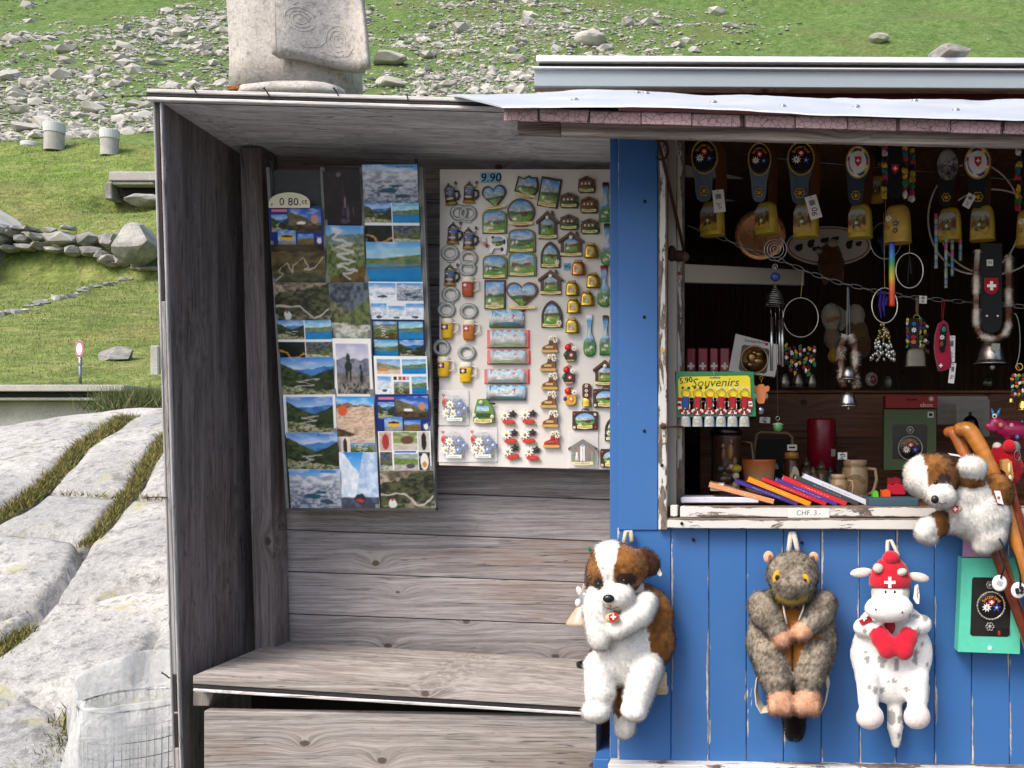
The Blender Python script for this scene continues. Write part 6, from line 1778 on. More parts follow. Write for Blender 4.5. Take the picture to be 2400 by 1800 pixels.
def tuft(m, c, d, col, z=0, rot=None):
 for q in range(4):
  m.ell((c[0] + random.uniform(-.3, .3) * d[0], c[1] + random.uniform(-.35, .35) * d[1], c[2] + random.uniform(-.25, .25) * d[2]), (d[0] * random.uniform(.28, .45), d[1] * .45, d[2] * random.uniform(.3, .55)), np.asarray(col) * random.uniform(.75, 1.15), 6, 4, rot)
def rim_beads(m, c, rx, rz, r, col, n):
 for i in range(n):
  a = 2 * math.pi * i / n
  m.ell((c[0] + rx * math.cos(a), c[1], c[2] + rz * math.sin(a)), r * (1 + .25 * (i % 2)), col, 6, 4)
def medallion(t, c, rx, rz, kind, gold=GOLD, parent_name='medallion'):
 """oval badge at local c (x, y, z)"""
 x, y, z = c
 n = 36
 if kind == 'flower':
  pf = lin('0c0b0c')
 elif kind == 'shield':
  def pf(u_, v):
   r = np.hypot((u_ - .5) * 2, (v - .5) * 2); a = np.arctan2(v - .5, u_ - .5)
   col = np.tile(lin('e4e2de'), (len(u_), 1))
   pal = np.array([lin(h) for h in ('b02030', '2a4aa0', '1a1a1a', '3a7a3a', 'd8b030', 'e4e2de')])
   seg = pal[(np.floor((a + math.pi) / (2 * math.pi) * 26).astype(int) * 7) % 6]
   col = np.where(((r > .74) & (r < .9))[:, None], seg, col)
   col = np.where(((r > .52) & (r < .58))[:, None], lin('8a8a88'), col)
   return col
 else:
  pf = P_land(6, ('8a8884', 'a8a6a0'), [(.8, .7, .1, 5, '3c3a38', 'a8a49c', 9), (.45, .5, .1, 6, '2a2826', '8a8680', 12)], cloud=0)
 m = MB(); m.panel(ellipse(x, z, rx * .9, rz * .9, n), y - .004, pf, 10, dome=.003, thick=.004)
 b = m.obj(parent_name, 'ceramic', t)
 m = MB(); m.tube([(x + rx * .93 * math.cos(a), y - .003, z + rz * .93 * math.sin(a)) for a in np.linspace(0, 2 * math.pi, 40, endpoint=False)], rx * .06, gold, 6, closed=True)
 rim_beads(m, (x, y - .005, z), rx * .95, rz * .95, rx * .055, gold, 30)
 m.obj('rim', 'gilt', b)
 if kind == 'flower':
  m = MB(); m.arctext('Switzerland', rx * .34, (x, y - .0078, z + rz * .02), rx * .62, R(150), R(32), lin('d88a1c'), rz / rx); m.obj('lettering', 'matte', b)
  m = MB(); m.flower((x - rx * .32, y - .009, z - rz * .1), rx * .34, lin('f0eef0'), lin('d8a030'), 9, .002, .45); m.obj('edelweiss', 'matte', b)
  m = MB(); m.flower((x + rx * .36, y - .009, z - rz * .12), rx * .32, lin('2844a8'), lin('d8c060'), 5, .002, .4); m.obj('gentian', 'matte', b)
  m = MB(); w = rx * .22
  m.prism([(x - w, z + rz * .42), (x + w, z + rz * .42), (x + w, z + rz * .2), (x + w * .6, z + rz * .1), (x, z + rz * .06), (x - w * .6, z + rz * .1), (x - w, z + rz * .2)], y - .0095, y - .006, RED); m.cross((x, y - .0102, z + rz * .26), w * .62, WHITE); m.obj('shield', 'matte', b)
 elif kind == 'shield':
  m = MB(); w = rx * .24
  m.prism([(x - w, z + rz * .3), (x + w, z + rz * .3), (x + w, z - rz * .05), (x, z - rz * .3), (x - w, z - rz * .05)], y - .0095, y - .006, RED); m.cross((x, y - .0102, z + rz * .06), w * .6, WHITE); m.obj('shield', 'matte', b)
 return b
def rosette(t, c, r, col=GOLD, nm='rivet'):
 m = MB()
 for i in range(6):
  a = 2 * math.pi * i / 6
  m.ringz((c[0] + r * .62 * math.cos(a), c[1], c[2] + r * .62 * math.sin(a)), r * .34, r * .34, r * .1, col, 10, 5)
 m.ell(c, (r * .3, .003, r * .3), col, 8, 6)
 return m.obj(nm, 'gilt', t)

def bigbell(label, med, msz, bell, bsz, kind, d=2.6, strap='23272b', riv=None, decal='picture', yaw=-.42, bcol='c0a83c', seed=1):
 """leather strap with oval medallion, rosette and a painted cowbell"""
 kk = K(med[0], med[1], d); k = kk.k
 t = thing('cowbell', label, 'cowbell', kk.loc, 'cowbells hanging along the kiosk window')
 rx, rz = msz[0] / 2 * k, msz[1] / 2 * k
 bx, bz = kk.q(*bell); bw, bh = bsz[0] * k, bsz[1] * k
 top = bz + bh / 2
 rvx, rvz = kk.q(*(riv or (med[0] + .12 * (bell[0] - med[0]), med[1] + .60 * (bell[1] - med[1]))))
 sx = rvx; sw = rx * .62
 o = [(rx * 1.02 * math.cos(a), rz * 1.02 * math.sin(a)) for a in np.linspace(R(-28), R(208), 26)]
 o += [(sx - sw * 1.08, -rz * 1.25), (sx - sw, rvz), (sx - sw * .8, rvz - sw * .9), (sx - sw * .3, rvz - sw * 1.25), (sx + sw * .3, rvz - sw * 1.25), (sx + sw * .8, rvz - sw * .9), (sx + sw, rvz), (sx + sw * 1.08, -rz * 1.25)]
 m = MB(); m.prism(o, -.004, .001, lin(strap)); m.obj('strap', 'leather', t)
 # back half of the strap loop
 m = MB(); off = rx * .5
 pts = [(rx * .55, .02, rz * 1.35), (rx * 1.15, .045, rz * .8), (rx * 1.2, .06, -rz * .3), (rx * 1.05 + (bx - 0) * .3, .06, -rz * 1.2), (bx + bw * .22, .045, top + .002)]
 for i in range(len(pts) - 1):
  a, b = np.array(pts[i]), np.array(pts[i + 1])
  w_ = np.array((rx * .42, .02, 0))
  m.add([a - w_, a + w_, b + w_, b - w_, a - w_ + (0, .003, 0), a + w_ + (0, .003, 0), b + w_ + (0, .003, 0), b - w_ + (0, .003, 0)], [(3, 2, 1, 0), (4, 5, 6, 7), (0, 1, 5, 4), (1, 2, 6, 5), (2, 3, 7, 6), (3, 0, 4, 7)], lin('6a4226'))
 m.obj('strap_back', 'leather', t)
 medallion(t, (0, -.006, 0), rx, rz, kind, GOLD if kind != 'grey' else lin('5a4c28'))
 rosette(t, (rvx, -.008, rvz), sw * .62)
 m = MB(); m.M = Matrix.Translation((bx, .02, bz - bh / 2)) @ Matrix.Rotation(yaw, 4, 'Z')
 loft_bell(m, bw * .9, bh, bw * .6, lin(bcol)); m.obj('bell', 'brass', t)
 m = MB(); m.M = Matrix.Translation((bx, .02, bz)) @ Matrix.Rotation(yaw, 4, 'Z')
 if decal == 'picture':
  m.panel(dense([(-bw * .36, -bh * .38), (bw * .3, -bh * .38), (bw * .3, bh * .2), (bw * .16, bh * .32), (-bw * .24, bh * .32), (-bw * .35, bh * .2)], 5), -bw * .304, P_land(seed, ('8a98a4', 'b8b4a0'), [(.82, .78, .1, 5, '5a5c48', '9a9470', 12), (.62, .6, .08, 7, '2c3018', '7a7030', 16), (.3, .3, .06, 6, '8a7020', 'c0a038', 14)], blobs=[(.1, .45, .1, .14, '8a2a20'), (.88, .5, .12, .24, '5a2416'), (.45, .42, .09, .08, 'd8d2c4'), (.6, .3, .1, .06, '2a1e14'), (.3, .25, .08, .06, '3a2a18'), (.5, .6, .05, .12, '3a2c1c')], cloud=0), 10)
  m.obj('decal', 'print', t)
 else:
  m.flower((-bw * .18, -bw * .29, bh * .12), bw * .14, lin('e8e4d8'), lin('c8a040'), 9, .002, .5)
  m.flower((bw * .02, -bw * .29, bh * .0), bw * .13, lin('3a3478'), lin('c8b060'), 5, .002, .4)
  m.flower((-bw * .2, -bw * .29, -bh * .12), bw * .1, lin('b04a30'), lin('c88a40'), 6, .002, .5)
  m.flower((bw * .02, -bw * .29, -bh * .2), bw * .12, lin('2a3040'), lin('8a8a60'), 8, .002, .5)
  m.obj('painted_flowers', 'resin', t)
 return t, kk
def price_label(label, px, py, w, h, rot, d, txt, scrawl=True):
 kk = K(px, py, d); k = kk.k
 t = thing('price_label', label, 'price label', kk.loc, None, (0, rot, 0))
 m = MB(); m.box((0, 0, 0), (w * k, .0007, h * k), lin('d8d6d2'), .0002); m.ell((0, -.0005, h * k * .43), (.0015, .0005, .0015), BLACK, 6, 4); m.obj('card', 'paper', t)
 m = MB()
 for i in range(9):
  m.box((-.22 * w * k + i * w * k * .055, -.0007, h * k * .2), (w * k * (.025 if i % 3 else .04), .0003, h * k * .22), BLACK)
 m.obj('barcode', 'paper', t)
 m = MB()
 if txt == '90': m.text(txt, w * k * .75, (0, -.001, -h * k * .2), lin('20222c'), 1.3)
 else: m.tube([(w * k * x, -.001, -h * k * z) for x, z in ((-.25, .1), (.1, .16), (-.15, .24), (.2, .3), (-.05, .36))], w * k * .03, lin('20222c'), 4)
 m.obj('lettering', 'paper', t)
STRAP_SKY = '5d6f7e'  # dark strap leather with the sky's reflection painted in as grey-blue
bigbell('cowbell with black flower medallion nearest the window jamb', c10(378, 290), (63, 83), c10(455, 870), (66, 79), 'flower', 2.6, STRAP_SKY, c10(370, 618), seed=1)
bigbell('cowbell with black flower medallion in front of the copper plate', c10(912, 313), (55, 80), c10(985, 865), (62, 75), 'flower', 2.6, STRAP_SKY, c10(908, 633), seed=2, yaw=-.6)
bigbell('cowbell with black flower medallion and a marked 90 tag', c10(1313, 305), (65, 82), c10(1372, 880), (69, 82), 'flower', 2.6, '4d5c6a', c10(1302, 638), seed=3)  # strap colour again includes painted sky reflection, a little darker
bigbell('cowbell with white crest medallion beside the tasselled bell', c11(205, 343), (58, 78), c11(243, 893), (66, 78), 'shield', 2.6, '2c3c4a', c11(187, 660), seed=4)
bigbell('cowbell with white crest medallion right of the grey medallion bell', c11(1365, 345), (64, 80), c11(1440, 910), (67, 82), 'shield', 2.6, '1d2126', c11(1370, 676), seed=5)
bigbell('cowbell with dull grey engraved medallion', c11(1075, 368), (55, 78), c11(1120, 925), (64, 76), 'grey', 2.62, '1a1c1e', c11(1062, 680), seed=6)
bigbell('half-hidden small cowbell behind the crest medallion bell', c11(418, 120), (28, 34), c11(410, 580), (34, 62), 'shield', 2.72, '1a1c1e', c11(415, 360), seed=7)
price_label('barcode price label on the cowbell by the jamb', *c10(518, 710), 27, 53, -.1, 2.56, '57')
price_label('white price label scrawled 90 on the third flower medallion bell', *c10(1437, 770), 28, 55, -.28, 2.555, '90')
price_label('small white price label between grey and crest medallion bells', *c11(1290, 708), 19, 34, .5, 2.56, '42')
# bells on tasselled straps
def tassel_bell(label, cx, ytop, ystrap, bell, bsz, d, sw=32, tw=14, hb='b89a44'):
 kk = K(cx, ytop, d); k = kk.k
 t = thing('cowbell', label, 'cowbell', kk.loc, 'cowbells hanging along the kiosk window')
 L = (ystrap - ytop) * k
 w = sw * k
 m = MB(); m.prism([(-w / 2, .03), (w / 2, .03)][::-1] + [(-w / 2, .03), (-w / 2, -L + w * .4), (-w * .3, -L + w * .1), (0, -L), (w * .3, -L + w * .1), (w / 2, -L + w * .4), (w / 2, .03)][1:-1], -.003, .002, lin('131414')); m.obj('strap', 'leather', t)
 m = MB(); z = -62 * k; ww = 8 * k
 m.prism([(-ww, z + ww * 1.3), (ww, z + ww * 1.3), (ww, z - ww * .3), (0, z - ww * 1.6), (-ww, z - ww * .3)], -.006, -.003, RED); m.cross((0, -.0066, z + ww * .1), ww * .6, WHITE); m.obj('shield', 'matte', t)
 pal = ['c8a020', '1f7a4a', 'b01e34', 'd8d4cc', '15120f', 'c8a020', '1a6a6a', 'b83040', '15120f', 'c8a020']
 for sx in (-1, 1, 1.9):
  n = int(L / (13 * k)) + 1
  m = MB()
  for i in range(n):
   zz = .02 - i * 14 * k
   for q in range(5):
    tuft(m, (sx * (w / 2 + tw * k * .55) + random.uniform(-.003, .003), random.uniform(-.004, .012) + (.03 if sx > 1.5 else 0), zz + random.uniform(-.002, .002)), (tw * k * .7, .006, 13.5 * k), lin(pal[(i + (3 if sx > 0 else 0)) % 10]) * random.uniform(.8, 1.15), 0, Euler((0, random.uniform(-.3, .3), 0)).to_matrix())
  tag(m.obj('tassel_fringe', 'cloth', t), kind='stuff')
 bx, bz = kk.q(*bell); bw, bh = bsz[0] * k, bsz[1] * k
 m = MB(); m.M = Matrix.Translation((bx, .02, bz - bh / 2)) @ Matrix.Rotation(-.45, 4, 'Z')
 loft_bell(m, bw * .84, bh, bw * .56, lin(hb)); m.obj('bell', 'brass', t)
 m = MB(); m.M = Matrix.Translation((bx, .02, bz)) @ Matrix.Rotation(-.45, 4, 'Z')
 for x, z, r_, c1, n_ in ((-.2, .14, .13, 'dcd8cc', 9), (.02, .0, .12, '3a3478', 5), (-.24, -.1, .09, 'b04a30', 6), (0, -.2, .11, '242a3a', 8)):
  m.flower((x * bw, -bw * .288, z * bh), r_ * bw, lin(c1), lin('c8a850'), n_, .002, .45)
 m.obj('painted_flowers', 'resin', t)
tassel_bell('round gold cowbell on a colourful tasselled strap', c11(570, 0)[0], 335, c11(0, 690)[1], c11(610, 925), (78, 88), 2.58)
tassel_bell('gold cowbell on a tasselled strap at the window side, partly cut off', 2412, 335, 495, (2420, 530), (80, 86), 2.56)

# thin wires from which the bells hang
kk = K(1600, 345, 2.7); m = MB(); m.tube([kk.p(1590, 338), kk.p(1850, 375), kk.p(2200, 400, .02), kk.p(2600, 432, .04)], .0012, lin('8a949a'), 5)
o = m.obj('hanging_wire', 'metal'); o.location = kk.loc; tag(o, 'thin taut wire running behind the cowbells', 'wire')

# chain with hooks
cp = [(1612, 529), (1680, 553), (1740, 578), (1830, 610), (1900, 640), (1965, 662), (2060, 684), (2130, 696), (2240, 706), (2330, 712), (2430, 722), (2520, 735)]
t = thing('chain', 'grey steel chain sagging across the window opening', 'chain', W(1612, 529, 2.66))
lk = MB(); L0 = .0155
lk.tube([(L0 * math.copysign(min(1, abs(math.cos(a)) * 1.2) * .5 + .5 * abs(math.cos(a)), math.cos(a)), 0, .0052 * math.sin(a)) for a in np.linspace(0, 2 * math.pi, 14, endpoint=False)], .0013, lin('8d8d88'), 5, closed=True)
l0 = lk.obj('link', 'metal', t)
P = [W(x, y, 2.66) - t.location for x, y in cp]
acc = [0]
for i in range(len(P) - 1): acc.append(acc[-1] + (P[i + 1] - P[i]).length)
n = int(acc[-1] / .0265)
for i in range(n):
 sL = (i + .5) * acc[-1] / n
 j = max(q for q in range(len(acc)) if acc[q] <= sL); j = min(j, len(P) - 2)
 p = P[j].lerp(P[j + 1], (sL - acc[j]) / (acc[j + 1] - acc[j]))
 a = math.atan2((P[j + 1] - P[j]).z, (P[j + 1] - P[j]).x)
 o = l0 if i == 0 else l0.copy()
 if i: COL.objects.link(o); o.parent = t
 o.location = p
 o.rotation_euler = (Matrix.Rotation(-a, 3, 'Y') @ Matrix.Rotation(R(25 if i % 2 else 112), 3, 'X')).to_euler()
def chain_y(px): return float(np.interp(px, [c[0] for c in cp], [c[1] for c in cp]))

# copper plate
kk = K(*c10(920, 1045), 2.85); k = kk.k
t = thing('copper_plate', 'round copper wall plate behind the second cowbell', 'plate', kk.loc)
m = MB(); r_ = 59 * k
m.lathe([(r_ * .1, 0), (r_ * .78, 0), (r_ * .84, .006), (r_ * .97, .012), (r_, .013), (r_ * .99, .0155), (r_ * .8, .010), (r_ * .1, .004)], lin('d89a70'), 40, axis=(0, -1, 0)); m.obj('dish', vcmat('polished_copper', .28, metal=.6, var=.2, nscale=40, bump=.05), t)
m = MB(); kc = lin('8a4c30')
for a in (((-34, 14), (34, 14)), ((-34, 14), (-34, -2)), ((34, 14), (34, -2)), ((-34, -2), (-12, -2)), ((34, -2), (12, -2)), ((-12, -2), (-12, -22)), ((12, -2), (12, -22)), ((-12, -22), (12, -22))):
 m.tube([(a[0][0] * k, -.0055, a[0][1] * k), (a[1][0] * k, -.0055, a[1][1] * k)], .0008, kc, 5)
m.obj('engraving', 'metal', t)
# oval board with cows
kk = K(1942, 576, 2.95); k = kk.k
t = thing('oval_board', 'oval cream wooden board with red rim and cow silhouettes', 'sign board', kk.loc)
m = MB(); m.prism(ellipse(0, 0, 100 * k, 46 * k, 40), 0, .01, lin('b4aaa0')); m.obj('board', 'paper', t)
m = MB(); m.tube([(94 * k * math.cos(a), -.0005, 41 * k * math.sin(a)) for a in np.linspace(0, 2 * math.pi, 48, endpoint=False)], .0016, lin('8a2a2a'), 5, closed=True); m.obj('red_line', 'matte', t)
for x, z, w, h in ((-70, -5, 9, 12), (-42, 4, 8, 14), (-30, -8, 9, 8), (48, 2, 8, 14), (70, 4, 7, 8), (-10, 12, 10, 9), (15, 16, 9, 7)):
 m = MB(); m.ell((x * k, -.001, z * k), (w * k, .002, h * .7 * k), lin('2c2826'), 8, 5); m.ell(((x + w * .7) * k, -.001, (z + h * .5) * k), (w * .45 * k, .002, h * .35 * k), lin('2c2826'), 8, 5); m.obj('cow_print', 'matte', t)

# wind chime with spiral
kk = K(*c10(1060, 1180), 2.56); k = kk.k
t = thing('wind_chime', 'silver wind chime with wire spiral, tubes and glass beads', 'wind chime', kk.loc)
m = MB(); m.tube([((.5 + 29 * (i / 95)) * k * math.cos(i / 95 * 8.4 * math.pi * 1.0), -.01 + .012 * i / 95, (.5 + 29 * (i / 95)) * k * math.sin(i / 95 * 8.4 * math.pi)) for i in range(96)], .0011, lin('a8a8a4'), 5); m.obj('spiral', 'metal', t)
x0, y0 = c10(1065, 1330)
m = MB(); m.tube([kk.p(x0, y0 - 6), kk.p(*c10(1065, 1400))], .0009, STEEL, 5); m.ringz(kk.p(x0, y0 + 4), .006, .006, .0009, STEEL, 12, 4); m.obj('hook', 'metal', t)
m = MB(); m.ell(kk.p(*c10(1066, 1447)), (12 * k, 12 * k, 11 * k), lin('2c3f78'), 14, 10); m.obj('blue_bead', 'ceramic', t)
cx, cy = c12(1090, 300)
m = MB()
pr = [(2, 30), (4, 24), (9, 16), (16, 8), (19, 2), (21, -6), (22, -14), (23, -20)]
m.tube([(((cx - kk.px) + pr_r * math.cos(a)) * k, pr_r * math.sin(a) * k, (kk.py - cy + zz) * k) for a, pr_r, zz in [(i * .55, float(np.interp(i / 110, np.linspace(0, 1, 8), [p[0] for p in pr])), float(np.interp(i / 110, np.linspace(0, 1, 8), [p[1] for p in pr]))) for i in range(111)]], .0013, lin('8c8c88'), 5); m.obj('coil_cone', 'metal', t)
for xa, ya, yb in ((1060, 492, 985), (1135, 505, 925), (1160, 495, 948), (1098, 380, 560)):
 m = MB(); a = kk.p(*c12(xa, ya), random.uniform(-.012, .012)); b = kk.p(*c12(xa, yb), a[1]); m.tube([a, b], (3.6 if yb > 600 else .8) * k, lin('b4b6b6'), 8)
 cn = kk.p(*c12(1090 + (xa - 1100) * 1.2, 372)); m.tube([cn, a], .0006, lin('b0b0aa'), 4); m.obj('tube', 'metal', t)
m = MB(); m.tube([kk.p(*c12(1098, 380)), kk.p(*c12(1118, 1405))], .0008, lin('8a8a84'), 5); m.ringz(kk.p(*c12(1116, 1425)), 4.5 * k, 5 * k, .0009, STEEL, 12, 4); m.obj('pull_cord', 'metal', t)
m = MB(); m.ell(kk.p(*c12(1120, 1503)), (12 * k, 12 * k, 12 * k), lin('4c8a4a'), 14, 10); m.lathe([(13 * k, -.001), (13 * k, .001)], STEEL, 14, kk.p(*c12(1118, 1478))); m.obj('green_bead', 'ceramic', t)

# hoops and pendants
def hoop(label, c, rx, rz, d, col='c8c4ba', th=.0018, hang=None, group=None, name='hoop'):
 kk = K(c[0], c[1], d); k = kk.k
 t = thing(name, label, 'hoop', kk.loc, group)
 m = MB(); m.ringz((0, 0, 0), rx * k, rz * k, th, lin(col), 44, 6); m.obj('ring', 'metal' if col != 'd8d0c0' else 'matte', t)
 if hang:
  m = MB(); m.tube([(0, 0, rz * k), kk.p(c[0] + hang[0], hang[1])], .0008, lin('b8a878'), 5); m.obj('thread', 'matte', t)
 return t, kk
t, kk = hoop('silver hoop carrying tassels and three dull bells', c12(1330, 490), 41, 46, 2.62, 'b0a898', .0016, (6, chain_y(1885) - 4), None, 'hoop_chime')
k = kk.k
for i in range(7):
 px, py = c12(1200 + i * 42, 745 + (i * 37 % 50))
 m = MB()
 for j in range(int(5 + i % 3)):
  tuft(m, kk.p(px + random.uniform(-2, 2), py + j * 10, random.uniform(-.01, .01)), (8 * k, .008, 9.5 * k), lin(['c89a20', '1f7a4a', 'a01c34', 'd8d4cc', '15120f'][(i * 2 + j) % 5]), 0, Euler((0, random.uniform(-.3, .3), random.uniform(-.4, .4))).to_matrix())
 tag(m.obj('tassel', 'cloth', t), kind='stuff')
for px in (1185, 1310, 1435):
 m = MB(); x, _, z = kk.p(*c12(px, 1140)); m.lathe([(15 * k, z), (14 * k, z + 12 * k), (9 * k, z + 30 * k), (3 * k, z + 40 * k)], lin('5a5650'), 16, (x, 0, 0)); m.obj('bell', 'metal', t)
hoop('large white hoop of the dreamcatcher at the window side', c11(1340, 880), 108, 130, 2.9, 'd8d0c0', .0028, None, 'dreamcatcher hoops')
hoop('larger white hoop low behind the fur-trimmed bell', c11(1520, 1010), 120, 100, 2.95, 'd8d0c0', .0028, None, 'dreamcatcher hoops')
t, kk = hoop('thin white hoop with dark feather right of the rainbow tube', c11(712, 1385), 32, 41, 2.62, 'ddd6cc', .0018, (0, 545))
k = kk.k; m = MB(); m.tube([(0, 0, 36 * k), (-2 * k, 0, 10 * k), (-4 * k, 0, -32 * k)], .0012, lin('3a3a3c'), 5); m.tube([(0, 0, 30 * k), (4 * k, 0, -8 * k)], .003, lin('2a2c34'), 6); m.obj('feather', 'matte', t)
t, kk = hoop('thin hoop with dark blue feather behind the gold tassel bell', c11(478, 1095), 36, 43, 2.68, 'b8b2a8', .0015, (0, 420))
k = kk.k; m = MB()
for x, z0, z1 in ((-6, 20, -30), (2, 24, -20), (-12, 10, -10)): m.tube([(x * k, 0, z0 * k), ((x - 3) * k, 0, (z0 + z1) / 2 * k), (x * k, 0, z1 * k)], [.002, .005, .001], lin('1c2258'), 6)
m.obj('feather', 'matte', t)
t, kk = hoop('silver hoop over the cluster of jingling silver charms', c13(448, 378), 30, 41, 2.6, 'ddd6cc', .0018, (-2, 500), None, 'charm_hoop')
k = kk.k; m = MB()
for x, z0, z1 in ((-8, 36, -30), (0, 34, -26), (6, 20, 0)): m.tube([(x * k, 0, z0 * k), ((x - 4) * k, 0, 0), (x * k, 0, z1 * k)], [.003, .004, .0015], lin('3a2c8a'), 6)
m.obj('violet_feather', 'matte', t)
m = MB()
for i in range(90):
 f_ = random.random() ** .7; a = random.uniform(0, 6.28)
 r_ = (6 + 26 * f_) * (.7 + .3 * random.random())
 m.ell((r_ * math.cos(a) * k - 3 * k, r_ * math.sin(a) * k * .6, (-44 - 84 * f_) * k), (3.6 * k, 3.6 * k, random.uniform(4, 7) * k), lin('c8c8c4') if f_ > .5 else lin('a89a70'), 6, 5)
tag(m.obj('charm', 'metal', t), kind='stuff')
# rainbow tube and patterned chime tubes
kk = K(*c11(540, 1110), 2.5); k = kk.k
m = MB(); zs = np.linspace(0, 150, 26)
rb = [lin(h) for h in ('2a2a80', '2a58c0', '2a90c8', '2a9a50', 'a8c030', 'e8c020', 'e87a18', 'e04a18', 'd83a14', 'd83a14')]
cl = np.array([[np.interp(z / 150 * 9, range(10), [c[j] for c in rb]) for j in range(3)] for z in zs])
m.tube([(i_ * .02 * k, 0, -z * k) for i_, z in enumerate(zs)], 7.2 * k, cl, 14); o = m.obj('rainbow_tube', 'plastic'); o.location = kk.loc
tag(o, 'rainbow coloured tube hanging below the gold tassel bell', 'tube')
for i, (px, ya, yb) in enumerate(((970, 830, 1372), (1066, 1070, 1562), (1126, 1080, 1448), (1206, 1080, 1296))):
 xx_, y0 = c11(px, ya); y1 = c11(px, yb)[1]
 kk = K(xx_, y0, 2.56 + .015 * i); k = kk.k; L = (y1 - y0)
 n = int(L / 3); cl = []
 for j in range(n + 1):
  q = j * 3 / 14.0
  base = [lin(h) for h in ('6a7a70', '7a8a78', '5a6a80', '8a8a7a', '6a8a9a', '5a7a6a')][int(q + i) % 6]
  if int(q) == i % 3: base = lin('a02a68')
  if int(q) == 4 and i != 1: base = lin('2a70b8')
  if (q % 1) > .85: base = lin('2a2a34')
  cl.append(base)
 m = MB(); m.tube([(0, 0, -j * 3 * k) for j in range(n + 1)], 4.4 * k, np.array(cl), 10); o = m.obj('patterned_tube', 'plastic'); o.location = kk.loc
 tag(o, ['patterned chime tube hanging alone left of the grey medallion bell', 'longest patterned chime tube under the grey medallion bell', 'patterned chime tube with magenta top and yellow flowers', 'short patterned chime tube between two white hoops'][i], 'chime tube', 'patterned chime tubes')

# fur, shared by straps and plush toys
def fur_mesh(name, P, Nn, L, wd, cols, parent, comb=(0, 0, -.55), jitter=.45, seed=2, label=None):
 r = np.random.default_rng(seed)
 n = len(P)
 dirv = Nn * .75 + np.array(comb)[None] * .8 + r.normal(0, jitter, (n, 3))
 dirv /= np.linalg.norm(dirv, axis=1)[:, None]
 side = np.cross(dirv, r.normal(0, 1, (n, 3))); side /= np.linalg.norm(side, axis=1)[:, None] + 1e-9
 flip = (np.cross(2 * side, dirv + side) * Nn).sum(1) < 0
 side[flip] *= -1
 Ln = (L * r.uniform(.55, 1.2, n))[:, None]
 V = np.stack([P - side * wd / 2, P + side * wd / 2, P + dirv * Ln], 1).reshape(-1, 3)
 cc = np.repeat(cols, 3, 0)
 o = np_mesh(name, V, np.arange(3 * n).reshape(-1, 3), M_('fur'), cc, smooth=True, parent=parent)
 nn = np.repeat(Nn * .8 + dirv * .2, 3, 0)
 nn /= np.linalg.norm(nn, axis=1)[:, None]
 try:
  o.data.normals_split_custom_set_from_vertices([tuple(v) for v in nn])
 except Exception:
  pass
 return tag(o, kind='stuff')
def furry_path(t, pts, r, colf, n=2600, L=.009, seed=1, nm='fur_trim'):
 m = MB(); m.tube(pts, r * .8, colf(np.linspace(0, 1, len(pts))), 8); b = m.obj(nm, 'plush', t)
 rg = np.random.default_rng(seed)
 P = np.array([tuple(p) for p in pts]); u_ = rg.random(n) * (len(P) - 1); i = np.minimum(u_.astype(int), len(P) - 2); f_ = (u_ - i)[:, None]
 c = P[i] * (1 - f_) + P[i + 1] * f_
 d = rg.normal(0, 1, (n, 3)); tg = P[i + 1] - P[i]; tg /= np.linalg.norm(tg, axis=1)[:, None]
 d -= tg * (d * tg).sum(1)[:, None]; d /= np.linalg.norm(d, axis=1)[:, None]
 fur_mesh('fur', c + d * r * .75, d, L, .0011, colf(u_ / (len(P) - 1)) * rg.uniform(.8, 1.15, (n, 1)), b, (0, 0, -.3), .4, seed)
def bwcol(freq, ph=0):
 A, B = lin('e0d6c8'), lin('6e4430')
 def f(u_):
  k_ = (np.sin(np.asarray(u_) * freq + ph) > 0.15).astype(float)[:, None]
  return A * (1 - k_) + B * k_
 return f
def silver_bell(m, c, r, h, col=None):
 x, y, z = c
 m.lathe([(r, z), (r * 1.0, z + h * .04), (r * .88, z + h * .1), (r * .8, z + h * .2), (r * .72, z + h * .45), (r * .62, z + h * .7), (r * .5, z + h * .86), (r * .22, z + h * .96), (r * .05, z + h)], col if col is not None else lin('b4b0a8'), 26, (x, y, 0))
# big fur-trimmed bell
X0_, Y0_ = c11(1500, 1200)
kk = K(X0_, Y0_, 2.55); k = kk.k
t = thing('trimmed_bell', 'large silver bell on a black strap with brown and white fur trim', 'bell', kk.loc)
xl, xr_ = c11(1400, 0)[0], c11(1610, 0)[0]; yb = c13(0, 640)[1]
m = MB(); a, _, b = kk.p(xl, 0); w = (xr_ - xl) * k
cxl = kk.q((xl + xr_) / 2, 0)[0]; zb = kk.q(0, yb)[1]
m.prism([(cxl - w / 2, .02), (cxl - w / 2, zb + w * .45), (cxl - w * .36, zb + w * .14), (cxl, zb), (cxl + w * .36, zb + w * .14), (cxl + w / 2, zb + w * .45), (cxl + w / 2, .02)], -.002, .003, lin('101210')); m.obj('strap', 'leather', t)
m = MB(); sx, _, sz = kk.p(*c13(1432, 200)); ww = 16 * k
m.prism([(sx - ww, sz + ww * 1.15), (sx + ww, sz + ww * 1.15), (sx + ww, sz - ww * .5), (sx + ww * .6, sz - ww * 1.05), (sx, sz - ww * 1.25), (sx - ww * .6, sz - ww * 1.05), (sx - ww, sz - ww * .5)], -.006, -.002, lin('a01a24')); m.cross((sx, -.0068, sz), ww * .66, WHITE, w=.32); m.obj('shield', 'cloth', t)
for px in (1392, 1492):
 m = MB(); m.ell(kk.p(*c13(px, 478), -.004), (3.6 * k, .002, 3.6 * k), lin('d8c8b8'), 8, 5); m.obj('rivet', 'metal', t)
